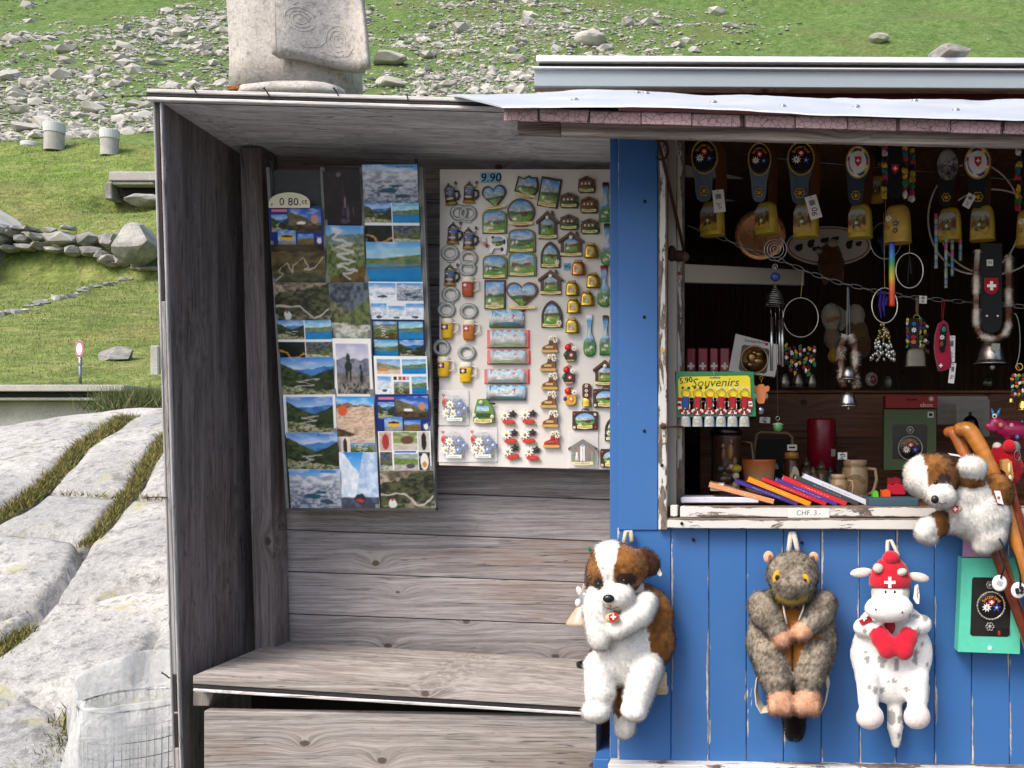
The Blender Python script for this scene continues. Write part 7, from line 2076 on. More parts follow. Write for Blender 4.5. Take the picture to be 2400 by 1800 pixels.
m = MB(); m.box(kk.p(*c11(1490, 1312), -.0035), (15 * k, .001, 15 * k), lin('c8c8c0')); m.text('90', 10 * k, kk.p(*c11(1490, 1312), -.0045), BLACK); m.obj('price_sticker', 'paper', t)
xs_ = [kk.p(*c11(1372, 1190), -.004)] + [kk.p(*c13(1292, y_), -.004) for y_ in (60, 150, 250, 350, 450, 540)] + [kk.p(*c13(x_, y_), -.004) for x_, y_ in ((1310, 610), (1350, 665), (1420, 690), (1490, 685), (1550, 650), (1585, 590))] + [kk.p(*c13(1592, y_), -.004) for y_ in (500, 400, 300, 200, 100, 0, -90)]
furry_path(t, xs_, 8 * k, bwcol(38), 5200, .008, 3)
m = MB(); bx, _, bz = kk.p(*c13(1430, 925)); silver_bell(m, (bx, 0, bz), 39 * k, 57 * k); m.lathe([(40.5 * k, bz), (40.5 * k, bz + .003)], lin('a09c94'), 26, (bx, 0, 0)); bb = m.obj('bell', 'metal', t)
m = MB(); m.ell((bx + 4 * k, 0, bz - 5 * k), (7 * k, 7 * k, 9 * k), lin('b0aca4'), 10, 8); m.obj('clapper', 'metal', t)
m = MB(); m.prism([(bx - 6 * k, bz + 46 * k), (bx + 14 * k, bz + 46 * k), (bx + 14 * k, bz + 34 * k), (bx + 4 * k, bz + 24 * k), (bx - 6 * k, bz + 34 * k)], -31 * k, -27 * k, lin('86827a')); m.obj('crest_relief', 'metal', bb)
# fur pendant with two bells
kk = K(*c13(105, 210), 2.6); k = kk.k
t = thing('fur_pendant', 'fluffy brown and white pendant with two small silver bells', 'pendant', kk.loc)
m = MB(); m.tube([(0, 0, 0), (-2 * k, 0, -115 * k)], .0016, lin('8a8478'), 5); m.tube([(2 * k, 0, 0), (5 * k, 0, -115 * k)], .0016, lin('6a7a80'), 5); m.obj('cord', 'matte', t)
for sx, e in ((-14, 0), (16, 5)):
 furry_path(t, [((sx * .3) * k, .004, -112 * k), (sx * k, 0, -135 * k), ((sx * 1.15) * k, 0, -170 * k), (sx * k, 0, -205 * k), ((sx + 6) * k, .004, -(232 + e) * k)], 8.5 * k, bwcol(16, sx), 1900, .010, 4 + e)
for dx, y_, sc in ((5, 1065, 1.0), (0, 1315, 1.2)):
 m = MB(); x, _, z = kk.p(*c13(100 + dx, y_)); silver_bell(m, (x, -.014, z), 21 * k * sc, 30 * k * sc); m.ell((x + 2 * k, -.014, z - 4 * k), (4 * k, 4 * k, 5 * k), STEEL, 8, 6); m.obj('bell', 'metal', t)
# small cowbell pendant with embroidered strap, pink shoe pendant
kk = K(*c13(740, 300), 2.6); k = kk.k
t = thing('strap_pendant', 'small dull cowbell pendant with colourful embroidered strap', 'pendant', kk.loc)
m = MB(); m.tube([(0, 0, 0), (0, 0, -45 * k)], .0012, lin('8a7a68'), 5); m.tube([(4 * k, 0, 0), (4 * k, 0, -45 * k)], .0012, lin('8a7a68'), 5); m.ringz((1 * k, 0, -47 * k), 7 * k, 5 * k, .001, GOLD, 14, 4); m.obj('cord', 'matte', t)
m = MB(); m.prism(rrect(-5 * k, -85 * k, 24 * k, 72 * k, 10 * k), -.004, .002, lin('14120f')); m.obj('strap', 'leather', t)
m = MB()
for sx in (-1, 1):
 for j in range(7): tuft(m, (-5 * k + sx * 15 * k, 0, (-52 - 10.5 * j) * k), (7 * k, .008, 10 * k), lin(['d8b020', 'd8d4cc', '1f7a4a', 'a01c34', '2a4aa8', 'd8b020', '1f7a4a'][(j + (2 if sx > 0 else 0)) % 7]), 0)
for j in range(12): tuft(m, ((16 + (j % 3) * 6) * k, .012, (-55 - 6.5 * j) * k), (9 * k, .01, 9 * k), lin(['15120f', '7a1c20', 'd8d4cc', '1f5a3a', 'b89a20'][j % 5]), 0, Euler((0, random.uniform(-.4, .4), 0)).to_matrix())
tag(m.obj('edge_tassel', 'cloth', t), kind='stuff')
m = MB(); m.flower((-6 * k, -.006, -78 * k), 7 * k, lin('e8e4e0'), lin('c8a040'), 8, .002, .5); m.ell((-6 * k, -.006, -64 * k), (5 * k, .002, 5 * k), lin('2a6ac0'), 8, 5); m.ell((-7 * k, -.006, -95 * k), (6 * k, .002, 5 * k), lin('a81c34'), 8, 5); m.ell((-7 * k, -.006, -106 * k), (6.5 * k, .002, 5 * k), lin('c8702a'), 8, 5); m.obj('embroidery', 'cloth', t)
m = MB(); x, _, z = kk.p(*c13(735, 945)); loft_bell(m, 48 * k, 42 * k, 26 * k, lin('6e6858'), x, 0, z); m.obj('bell', 'brass', t)
kk = K(*c13(985, 335), 2.6); k = kk.k
t = thing('shoe_pendant', 'pink embroidered shoe pendant hanging from the chain', 'pendant', kk.loc)
m = MB(); m.tube([(-2 * k, 0, 0), (-1 * k, 0, -46 * k)], .001, lin('a01c3a'), 5); m.tube([(4 * k, 0, 0), (1 * k, 0, -46 * k)], .001, lin('a01c3a'), 5); m.obj('cord', 'matte', t)
m = MB(); m.panel([kk.q(*c13(*p)) for p in ((985, 520), (945, 545), (915, 640), (905, 760), (915, 850), (930, 910), (945, 985), (1000, 985), (1052, 960), (1060, 900), (1050, 780), (1040, 640), (1025, 550))], -.012, lin('a81c40'), 6, dome=.012, thick=.02); m.obj('shoe', 'cloth', t)
m = MB(); m.panel([kk.q(*c13(*p)) for p in ((970, 560), (945, 600), (935, 720), (935, 800), (955, 830), (985, 815), (1000, 720), (1000, 610), (990, 565))], -.0255, lin('151a16'), 4, thick=.002); m.obj('opening', 'cloth', t)
m = MB(); m.flower(kk.p(*c13(960, 685), -.029), 7 * k, lin('dcdad0'), lin('c8a040'), 8, .002, .5); m.ell(kk.p(*c13(975, 610), -.028), (5 * k, .002, 7 * k), lin('2a8a8a'), 8, 5); m.ell(kk.p(*c13(955, 745), -.028), (4 * k, .002, 6 * k), lin('8a4a2a'), 8, 5); m.cross(kk.p(*c13(952, 942), -.022), 4.5 * k, WHITE); m.obj('embroidery', 'cloth', t)
price_label('buff hang tag beside the pink shoe pendant', *c13(1070, 780), 15, 62, .02, 2.59, '12')
price_label('narrow white hang tag below the buff tag', *c13(1073, 1005), 14, 48, .12, 2.59, '90')
price_label('tiny white tag clipped on the chain', *c13(803, 325), 18, 18, .05, 2.62, '4')
kk = K(2383, 866, 2.5); k = kk.k
t = thing('jingle_pendant', 'pendant of striped tassels with small gold bells at the window side', 'pendant', kk.loc)
m = MB(); m.tube([(8 * k, 0, 0)] + [((-6 + 14 * math.cos(a)) * k, 0, (70 + 62 * math.sin(a)) * k) for a in np.linspace(-1.2, 1.5, 12)][::1], .0012, lin('7a8a80'), 5); m.ringz((6 * k, 0, 6 * k), 8 * k, 8 * k, .0014, GOLD, 14, 4); m.obj('cord', 'matte', t)
m = MB()
for i in range(5):
 for j in range(6): tuft(m, ((-10 + 8 * i) * k, random.uniform(-.008, .008), (-14 - 9 * j) * k), (7.5 * k, .007, 9 * k), lin(['b81c34', 'd8d4cc', 'c8a020', '1f6a3a', '15120f'][(i + j * 2) % 5]), 0, Euler((0, random.uniform(-.3, .3), 0)).to_matrix())
tag(m.obj('tassel', 'cloth', t), kind='stuff')
for dx, dz, r_ in ((-16, -78, 8), (12, -96, 18)):
 m = MB(); silver_bell(m, (dx * k, -.01, dz * k), r_ * k, r_ * 1.5 * k, lin('c8a850')); m.obj('bell', 'metal', t)

# ---- on the shelf and the counter
CT = cz0                                                  # counter height
def on_counter(px, d): return Vector(((px - VX) * d / F, d, CT))
# red boxes with white crosses
for i, (x0, x1) in enumerate(((272, 356), (376, 470), (487, 566), (580, 672))):
 d = 2.86; ya, yb_ = c12(0, 770)[1], c12(0, 1190)[1]
 xa, xb = c12(x0, 0)[0], c12(x1, 0)[0]
 kk = K((xa + xb) / 2, yb_, d); k = kk.k
 t = thing('red_box', 'small red box with white cross, %s' % ['beside the window jamb', 'second from the window jamb', 'third from the window jamb', 'touching the white coin box'][i], 'box', kk.loc, 'red boxes with white crosses')
 m = MB(); m.box((0, .03, (yb_ - ya) / 2 * k), ((xb - xa) * k, .06, (yb_ - ya) * k), lin('a01a38'), .003); m.obj('carton', 'print', t)
 z = (yb_ - c12(0, 940)[1]) * k; m = MB(); m.cross((0, -.001, z), 8 * k, WHITE, w=.34); m.obj('cross', 'print', t)
slab('narrow_shelf', W(1600, 0, 2.86).x, W(1800, 0, 2.86).x, 2.852, 3.0, W(0, c12(0, 1205)[1], 2.86).z - .012, W(0, c12(0, 1191)[1], 2.86).z, MAT_BATTEN)
# white coin box
kk = K(*c12(890, 1010), 2.80); k = kk.k
t = thing('coin_box', 'tilted white gift box showing a bronze coin', 'box', kk.loc)
cor = [c12(662, 985), c12(1090, 1040), c12(1150, 750), c12(728, 640)]
m = MB(); m.hexa([kk.p(*c) for c in cor], [kk.p(*c, .03) for c in cor], lin('d4d2cc')); m.obj('carton', 'paper', t)
m = MB(); m.prism([kk.q(*c12(*p)) for p in ((755, 965), (775, 985), (995, 1010), (1015, 995), (1042, 800), (1025, 780), (805, 742), (785, 755))], -.001, .001, lin('2a201a')); m.obj('window', 'print', t)
m = MB(); r_ = 33 * k; cx_, _, cz_ = kk.p(*c12(900, 880)); m.lathe([(r_ * .1, 0), (r_ * .86, 0), (r_ * .9, .003), (r_, .004), (r_, .001)], lin('a08458'), 30, (cx_, -.0015, cz_), axis=(0, -1, 0)); cn_ = m.obj('coin', 'metal', t)
m = MB()
for x, z, a, b in ((-6, 4, 10, 12), (8, -4, 12, 8), (-10, -12, 8, 6), (10, 12, 9, 6), (0, 16, 7, 5)): m.ell((cx_ + x * k, -.0035, cz_ + z * k), (a * k, .003, b * k), lin('8a6c44'), 9, 6)
m.obj('relief', 'metal', cn_)
m = MB(); m.text('Switzerland', 10 * k, kk.p(*c12(905, 712), -.001), lin('3a3a38'), -.11, 0, 1.05); m.obj('lettering', 'paper', t)
m = MB(); m.box(kk.p(*c12(1015, 738), -.0012), (7 * k, .0006, 6 * k), RED); m.obj('emblem', 'paper', t)
# souvenirs card with key rings
kk = K(*c12(540, 1200), 2.50); k = kk.k; u_ = .25318 * k
t = thing('keyring_card', 'green and yellow Souvenirs card hung with red strap key rings', 'display card', kk.loc)
gp_ = lambda x, y, yy=0: ((x - 540) * u_, yy, (1200 - y) * u_)
m = MB(); m.hexa([gp_(180, 1415), gp_(915, 1405), gp_(893, 992), gp_(165, 990)], [gp_(180, 1415, .003), gp_(915, 1405, .003), gp_(893, 992, .003), gp_(165, 990, .003)], lin('1f7a48')); m.obj('backing', 'print', t)
m = MB(); m.prism([(p[0], p[2]) for p in (gp_(200, 1235), gp_(868, 1235), gp_(862, 1050), gp_(840, 1028), gp_(220, 1040), gp_(195, 1065))], -.0015, -.0002, lin('e8d418')); m.obj('yellow_panel', 'print', t)
m = MB(); m.text('Souvenirs', 112 * u_, gp_(545, 1092, -.0022), lin('3a4a14'), .02, .28, 1.0); m.obj('title', 'print', t)
m = MB()
for q in range(2): m.text('5.90', 72 * u_, (gp_(268, 1072)[0] + q * .0006, -.0025, gp_(268, 1072)[2]), BLACK, .15)
m.obj('price_scrawl', 'print', t)
m = MB()
for x in (240, 292, 352, 404, 458, 512, 570, 622, 680, 728, 788, 832): m.panel(ellipse(gp_(x, 1145)[0], gp_(x, 1145)[2], 15 * u_, 15 * u_, 12), -.0019, lin('1c1c14') if x < 480 else lin('d8d4c4'), 2)
tag(m.obj('punch_hole', 'print', t), kind='stuff')
m = MB(); m.box(gp_(535, 1048, -.002), (100 * u_, .0006, 14 * u_), lin('8a8a80'), .0002); m.tube([gp_(520, 985, -.003), gp_(535, 1040, -.004)], .0008, lin('c8b890'), 5); m.obj('hanger_slot', 'matte', t)
for i, x in enumerate((265, 375, 485, 592, 698, 808)):
 m = MB(); m.ringz(gp_(x, 1188, -.006), 40 * u_, 38 * u_, 5 * u_, lin('d8b850'), 22, 5); rg_ = m.obj('key_ring', 'metal', t)
 m = MB(); m.prism([(p[0], p[2]) for p in (gp_(x - 28, 1225), gp_(x + 28, 1225), gp_(x + 20, 1330), gp_(x, 1352), gp_(x - 20, 1330))], -.009, -.006, lin('b01c2c') if i else lin('2a4a98')); m.ell(gp_(x - 5, 1335, -.01), (9 * u_, .001, 9 * u_), lin('d8b060'), 8, 5); m.obj('strap', 'leather', t)
 m = MB()
 for j in range(9):
  a = math.pi * (j / 8) + math.pi
  xx_, yy_ = x + 58 * math.cos(a) * (1 if j else 1), 1300 - 75 * math.sin(a)
  for e in (0,):
   m.box(gp_(xx_, yy_, -.004), (36 * u_, .005, 34 * u_), lin('e8e4e0') if (j + i) % 2 else lin('b81c2c'), .0006)
 for sx in (-1, 1):
  for j in range(2): m.box(gp_(x + sx * 55, 1248 + 36 * j, -.004), (36 * u_, .005, 34 * u_), lin('e8e4e0') if (j + i + (sx > 0)) % 2 else lin('b81c2c'), .0006)
 tag(m.obj('checked_loop', 'cloth', t), kind='stuff')
 m = MB(); bx, _, bz = gp_(x, 1502); loft_bell(m, 100 * u_, 98 * u_, 60 * u_, lin('a8acb0'), bx, -.006, bz); m.tube([(bx - 12 * u_, -.006, bz + 96 * u_), (bx - 8 * u_, -.006, bz + 122 * u_), (bx + 8 * u_, -.006, bz + 122 * u_), (bx + 12 * u_, -.006, bz + 96 * u_)], 3 * u_, STEEL, 5); b_ = m.obj('bell', 'brass', t)
 m = MB(); m.box((bx, -.006 - 31 * u_, bz + 46 * u_), (22 * u_, .0008, 22 * u_), lin('c8c060')); m.obj('crest_print', 'print', b_)
# orange cow-head key pendant
kk = K(*c12(965, 1050), 2.52); k = kk.k; u_ = .25318 * k
t = thing('cow_pendant', 'flat orange cow head pendant with a small steel bell', 'pendant', kk.loc)
m = MB(); m.prism([((x - 965) * u_, (1050 - y) * u_) for x, y in ((905, 1115), (880, 1135), (875, 1165), (905, 1170), (920, 1195), (925, 1270), (945, 1290), (990, 1285), (1000, 1255), (1005, 1185), (1035, 1170), (1042, 1140), (1030, 1120), (1000, 1130), (985, 1108), (940, 1110), (925, 1130))], -.003, .003, lin('d0783a')); m.obj('head', 'plastic', t)
m = MB(); m.ell((-5 * u_, 0, -300 * u_), (36 * u_, .008, 40 * u_), lin('9aa0aa'), 12, 9); m.obj('bell', 'metal', t)
m = MB(); m.ringz((0, 0, 0), 16 * u_, 14 * u_, 2.5 * u_, GOLD, 12, 4); m.tube([(0, 0, -14 * u_), (-2 * u_, 0, -60 * u_)], 2 * u_, GOLD, 4); m.obj('ring', 'metal', t)
# carved stein
d = 2.82; kk = K(*c14(600, 770), d); k = kk.k; u_ = .27125 * k
t = thing('carved_stein', 'tall dark carved stein with figures in relief', 'stein', on_counter(kk.px, d))
m = MB(); H = W(0, c14(0, 300)[1], d).z - CT
m.lathe([(150 * u_, 0), (155 * u_, H * .05), (140 * u_, H * .09), (132 * u_, H * .14), (130 * u_, H * .8), (138 * u_, H * .86), (128 * u_, H * .9)], lin('4a3428'), 28); m.obj('jug', 'ceramic', t)
m = MB(); m.lathe([(142 * u_, H * .9), (140 * u_, H * .95), (90 * u_, H * 1.02), (30 * u_, H * 1.06)], lin('57504a'), 24); m.obj('lid', 'metal', t)
m = MB()
for x, z, a, b, c_ in ((-25, .62, 22, 60, '8a5a44'), (35, .66, 26, 70, 'a87a48'), (-45, .42, 45, 34, '2c4a44'), (30, .42, 60, 40, '5a4030'), (70, .5, 30, 60, '7a5c34'), (-10, .28, 70, 46, '5a4432'), (-30, .74, 16, 20, 'b88a68'), (40, .8, 16, 20, 'b88a68'), (90, .4, 22, 40, 'a88440')):
 m.ell((x * u_, -.118 * (130 * u_ / .118) * math.sqrt(max(.1, 1 - (x / 135) ** 2)), z * H), (a * u_, 16 * u_, b * u_), lin(c_), 9, 7)
m.obj('relief_figures', 'ceramic', t)
m = MB(); m.tube([(128 * u_, 0, H * .8), (215 * u_, 0, H * .78), (235 * u_, 0, H * .5), (200 * u_, 0, H * .25), (128 * u_, 0, H * .2)], 20 * u_, lin('4f3a2a'), 8); m.obj('handle', 'ceramic', t)
# arched frame with pale dome
d = 2.95; t = thing('arched_frame', 'dim arched gilt frame standing behind the orange bowl', 'frame', on_counter(c14(1010, 0)[0], d)); u_ = .27125 * d / F
m = MB(); H = W(0, c14(0, 330)[1], d).z - CT
m.tube([(-170 * u_, 0, 0), (-175 * u_, 0, H * .7), (-150 * u_, 0, H * .94), (-120 * u_, 0, H * .98), (120 * u_, 0, H * .96), (155 * u_, 0, H * .9), (160 * u_, 0, H * .6), (160 * u_, 0, 0)], 18 * u_, lin('6a5434'), 8); m.obj('arch', 'resin', t)
m = MB(); m.box((0, .012, H * .45), (300 * u_, .004, H * .85), lin('15120f')); m.obj('back', 'matte', t)
m = MB(); m.prism([(90 * u_ * math.cos(a) - 50 * u_, H * .42 + 80 * u_ * math.sin(a)) for a in np.linspace(0, math.pi, 20)], -.004, .01, lin('7a8480')); m.obj('dome', 'ceramic', t)
# orange bowl, honey jar, candle, mugs
d = 2.76; t = thing('orange_bowl', 'orange and cream glazed pot on the counter', 'pot', on_counter(c14(880, 0)[0], d)); u_ = .27125 * d / F; H = W(0, c14(0, 578)[1], d).z - CT
m = MB(); m.lathe([(95 * u_, 0), (110 * u_, H * .1), (130 * u_, H * .5), (145 * u_, H * .95), (150 * u_, H), (140 * u_, H), (120 * u_, H * .6)], [lin('c8b8a0'), lin('c8b49a'), lin('d0a478'), lin('c8682c'), lin('c05a22'), lin('8a4018'), lin('5a2a10')], 28); m.obj('pot', 'ceramic', t)
m = MB()
for x, z in ((-40, .16), (20, .1), (90, .3), (110, .45)): m.ell((x * u_, -.9 * 125 * u_ * math.sqrt(1 - (x / 150) ** 2), z * H), (14 * u_, 8 * u_, 14 * u_), lin('2c241e'), 8, 6)
m.obj('painted_goats', 'ceramic', t)
d = 2.70; t = thing('figurine', 'small yellow-hatted figurine beside the orange pot', 'figurine', on_counter(c14(680, 0)[0], d)); u_ = .27125 * d / F; H = W(0, c14(0, 585)[1], d).z - CT
m = MB(); m.lathe([(38 * u_, 0), (42 * u_, H * .2), (30 * u_, H * .42), (16 * u_, H * .5)], lin('b89a70'), 14); m.ell((-5 * u_, -.01, H * .4), (26 * u_, 20 * u_, 30 * u_), lin('c8b090'), 10, 8); m.obj('body', 'ceramic', t)
m = MB(); m.ell((0, 0, H * .62), (32 * u_, 30 * u_, 34 * u_), lin('d8c0a0'), 12, 9); m.obj('head', 'ceramic', t)
m = MB(); m.ell((5 * u_, -.004, H * .8), (48 * u_, 44 * u_, 36 * u_), lin('c0a830'), 12, 9); m.ell((-40 * u_, -.004, H * .84), (26 * u_, 24 * u_, 26 * u_), lin('c8a8a0'), 10, 8); m.obj('hat', 'ceramic', t)
d = 2.86; t = thing('honey_jar', 'small glass honey jar with a cream label', 'jar', on_counter(c14(1160, 0)[0], d)); u_ = .27125 * d / F; H = W(0, c14(0, 515)[1], d).z - CT
m = MB(); m.lathe([(62 * u_, 0), (70 * u_, H * .06), (70 * u_, H * .72), (58 * u_, H * .8), (58 * u_, H * .86)], lin('4a2a1c'), 24); m.obj('glass', 'ceramic', t)
m = MB(); m.lathe([(62 * u_, H * .86), (62 * u_, H * .98), (50 * u_, H)], lin('a8783a'), 24); m.obj('lid', 'print', t)
m = MB(); m.panel(ellipse(25 * u_, H * .42, 42 * u_, H * .28, 22), -.069 * u_ / .001 if False else -68 * u_, lin('c8bc9c'), 4, dome=.002); m.ell((25 * u_, -70 * u_, H * .42), (20 * u_, .003, H * .12), lin('6a3a2c'), 9, 6); m.obj('label_print', 'paper', t)
m = MB(); m.box((5 * u_, -40 * u_, H * 1.1), (84 * u_, .001, H * .13), lin('d0cabc')); m.box((5 * u_, -42 * u_, H * 1.1), (52 * u_, .0004, 14 * u_), BLACK); m.obj('price_slip', 'paper', t)
d = 3.0; t = thing('red_candle', 'thick dark red candle with a small paper label', 'candle', on_counter(c14(1420, 0)[0], d)); u_ = .27125 * d / F; H = W(0, c14(0, 225)[1], d).z - CT
m = MB(); m.lathe([(125 * u_, 0), (125 * u_, H * .97), (118 * u_, H), (40 * u_, H * .99)], lin('7c1224'), 32); m.obj('wax', 'plastic', t)
m = MB(); m.tube([(0, 0, H), (0, 0, H + .008)], .0012, BLACK, 5); m.obj('wick', 'matte', t)
m = MB(); m.box((95 * u_, -88 * u_, H * .56), (50 * u_, .001, 62 * u_), lin('a8a4a0'), 0, Euler((0, 0, .75)).to_matrix()); m.obj('label_print', 'paper', t)
def carved_mug(label, cx, ytop, rw, d, hs=1.0, big=True):
 t = thing('pottery_mug', label, 'mug', on_counter(cx, d), 'beige pottery mugs'); u_ = .27125 * d / F; H = W(0, ytop, d).z - CT; r_ = rw * u_
 A, B = lin('a88c68'), lin('7a6044')
 m = MB(); m.lathe([(r_ * .95, 0), (r_ * 1.05, H * .05), (r_ * 1.04, H * .1), (r_ * .96, H * .14), (r_ * 1.05, H * .35), (r_ * 1.08, H * .55), (r_ * 1.0, H * .78), (r_ * .9, H * .84), (r_ * .96, H * .9), (r_ * .96, H), (r_ * .84, H), (r_ * .8, H * .7)], [A, B, A, B, A, A, A, B, A, A, B, lin('3a2c20')], 30); b_ = m.obj('cup', 'ceramic', t)
 m = MB()
 for q in (.62, .8, .98): m.tube([(r_ * q * math.cos(a) * .8 - r_ * .1, -r_ * math.sqrt(max(.05, 1.1 - (q * math.cos(a) * .8 - .1) ** 2)), H * .4 + r_ * q * math.sin(a) * .7) for a in np.linspace(.1, 3.4, 16)], r_ * .05, B, 5)
 m.obj('relief', 'ceramic', b_)
 m = MB(); m.tube([(r_ * .95, 0, H * .78), (r_ * 1.6, -.004, H * .76), (r_ * 1.72, -.004, H * .5), (r_ * 1.45, -.004, H * .18), (r_ * .95, 0, H * .12)], r_ * .15, A, 9); m.obj('handle', 'ceramic', t)
carved_mug('large beige pottery mug with carved swirls and broad handle', *c14(1710, 580), 108, 2.80)
carved_mug('small beige pottery mug in front of the large carved one', *c14(1570, 705), 72, 2.68)
d = 2.9
for i, (px, wd, ht, c_) in enumerate(((1290, 60, 560, '5a4638'), (1420, 70, 590, '6a5442'), (1500, 45, 640, '3a4a50'), (1650, 55, 540, '4a382c'), (1345, 50, 640, '8a7660'))):
 t = thing('trinket_pot', 'small %s trinket pot in the shadow of the candle' % ['dark brown lidded', 'brown', 'slate blue', 'umber', 'sandy'][i], 'pot', on_counter(c14(px, 0)[0], d + .03 * (i % 2))); u_ = .27125 * d / F; H = W(0, c14(0, ht)[1], d).z - CT
 m = MB(); m.lathe([(wd * .8 * u_, 0), (wd * u_, H * .3), (wd * .95 * u_, H * .6), (wd * .7 * u_, H * .75)], lin(c_), 18); m.obj('pot', 'ceramic', t)
 m = MB(); m.lathe([(wd * .75 * u_, H * .75), (wd * .5 * u_, H * .88), (wd * .12 * u_, H)], lin(c_) * .7, 16); m.obj('lid', 'ceramic', t)
price_label('small white price slip on the back of the counter', *c14(1602, 548), 22, 17, 0, 2.78, '90')
price_label('faint price slip hanging beside the bead cord', *c12(998, 1440), 25, 14, .05, 2.86, '7.90')
# leaning row of books
bk_ = [(450, 795, 1010, 945, 44, 'd89468', 'flat-lying salmon booklet under the leaning books', 'f0d8b0'), (672, 762, 1215, 968, 34, '3c2a80', 'violet-spined book leaning next to the salmon booklet', 'a8a0d8'), (785, 748, 1325, 968, 46, 'e89018', 'orange-spined book leaning between violet and red', 'f8d890'), (912, 745, 1462, 966, 36, 'c81c2c', 'red-spined book leaning on the orange one', 'f0a0a0'), (1030, 755, 1555, 968, 34, '48368c', 'violet-spined book between two red ones', 'd8d0f0'), (1090, 738, 1638, 965, 44, 'd02434', 'red-spined book leaning on the second violet one', 'f0b0b0'), (1200, 735, 1742, 965, 42, '3c4448', 'charcoal-spined book leaning under the white one', '9aa4a8'), (1268, 722, 1820, 955, 46, 'd8d8e4', 'white-spined book topping the leaning row', '8a8aa8')]
for i, (xa, ya, xb, yb_, th, c_, lb, tc_) in enumerate(bk_):
 d = 2.50 + .006 * i
 a, b = W(*c14(xa, ya), d), W(*c14(xb, yb_), d)
 t = thing('book', lb, 'book', (a + b) / 2, 'books leaning on the counter', (0, -math.atan2((b - a).z, (b - a).x), 0))
 L = (b - a).length; h = th * .27125 * d / F
 m = MB(); m.box((0, .001, 0), (L, .004, h), lin(c_), .001); m.box((0, .055, h * .44), (L, .11, h * .12), lin(c_)); m.box((0, .055, -h * .44), (L, .11, h * .12), lin(c_)); m.obj('cover', 'print', t)
 m = MB(); m.box((0, .055, 0), (L * .97, .1, h * .74), lin('e6e0d0')); m.obj('pages', 'paper', t)
 m = MB()
 for q in range(9): m.box((L * (-.2 + .05 * q), -.0013, h * random.uniform(-.04, .04)), (L * random.uniform(.02, .045), .0004, h * random.uniform(.1, .2)), lin(tc_) * .6 + lin(c_) * .4)
 tag(m.obj('spine_print', 'print', t), kind='stuff')
for (x0, x1, y0, y1, d, c_, nm, lb, ct) in ((205, 880, 905, 955, 2.50, 'd4d4e0', 'note_pad', 'flat white pad lying along the window rail', 'pad'), (1835, 2260, 915, 985, 2.47, '3c5664', 'teal_box', 'flat slate-teal box lying on the rail by the hand puppet', 'box'), (460, 580, 790, 850, 2.52, 'd8d0c0', 'leaflet', 'crumpled pale leaflet beside the salmon booklet', 'leaflet')):
 a, b = W(*c14(x0, y1), d), W(*c14(x1, y0), d)
 m = MB(); m.box((0, .06, (b.z - a.z) / 2), (b.x - a.x, .12, b.z - a.z), lin(c_), .002); o = m.obj(nm, 'paper'); o.location = ((a.x + b.x) / 2, d, a.z); tag(o, lb, ct)
for i, (px, py, w, h, c_, lb) in enumerate(((1885, 875, 50, 60, '5ab828', 'lime green plastic trinket on the teal box'), (1975, 870, 80, 70, 'e85a1c', 'bright orange plastic trinket on the teal box'), (2065, 830, 150, 95, 'c01c34', 'shiny red candy-like trinket behind the puppet'), (2050, 760, 110, 60, '8a1428', 'dark red trinket behind the shiny one'))):
 kk = K(*c14(px, py), 2.55 + .02 * i); k = kk.k * .27125
 m = MB(); m.prism([(-w / 2 * k, -h / 2 * k), (w / 2 * k, -h / 2 * k), (w * .42 * k, h * .3 * k), (w * .1 * k, h * .5 * k), (-w * .2 * k, h * .3 * k), (-w * .45 * k, h * .45 * k)], -.01, .02, lin(c_)); o = m.obj('trinket', 'plastic'); o.location = kk.loc; tag(o, lb, 'trinket', 'bright plastic trinkets by the puppet')
# CHF sticker on the rail
kk = K(*c14(1310, 1040), YW - .0075); k = kk.k
t = thing('rail_sticker', 'white paper strip hand-lettered CHF 3.- on the sill rail', 'sticker', kk.loc)
m = MB(); m.box((0, 0, 0), (97 * k, .0005, 22 * k), lin('dedcd6')); m.obj('paper', 'paper', t)
m = MB(); m.text('CHF. 3.-', 17 * k, (0, -.0006, 0), lin('5a5a5c')); m.obj('lettering', 'paper', t)
# round magnets on the shelf top
for px, py, w, h, c1, c2, lb in ((325, 1062, 30, 34, 'a89890', '7a2a34', 'oval pale trinket with red patch on the shelf'), (480, 1090, 19, 30, '6a645c', '8a8478', 'small grey trinket on the shelf'), (1405, 1100, 34, 34, '2c2a1c', '3a3424', 'dim round box on the shelf')):
 kk = K(*c13(px, py), SH + .06); k = kk.k
 m = MB(); m.ell((0, 0, 0), (w / 2 * k, .012, h / 2 * k), lin(c1), 14, 10); m.ell((3 * k, -.010, -1 * k), (w / 4 * k, .004, h / 3.4 * k), lin(c2), 10, 7); o = m.obj('shelf_trinket', 'ceramic'); o.location = kk.loc; tag(o, lb, 'trinket')
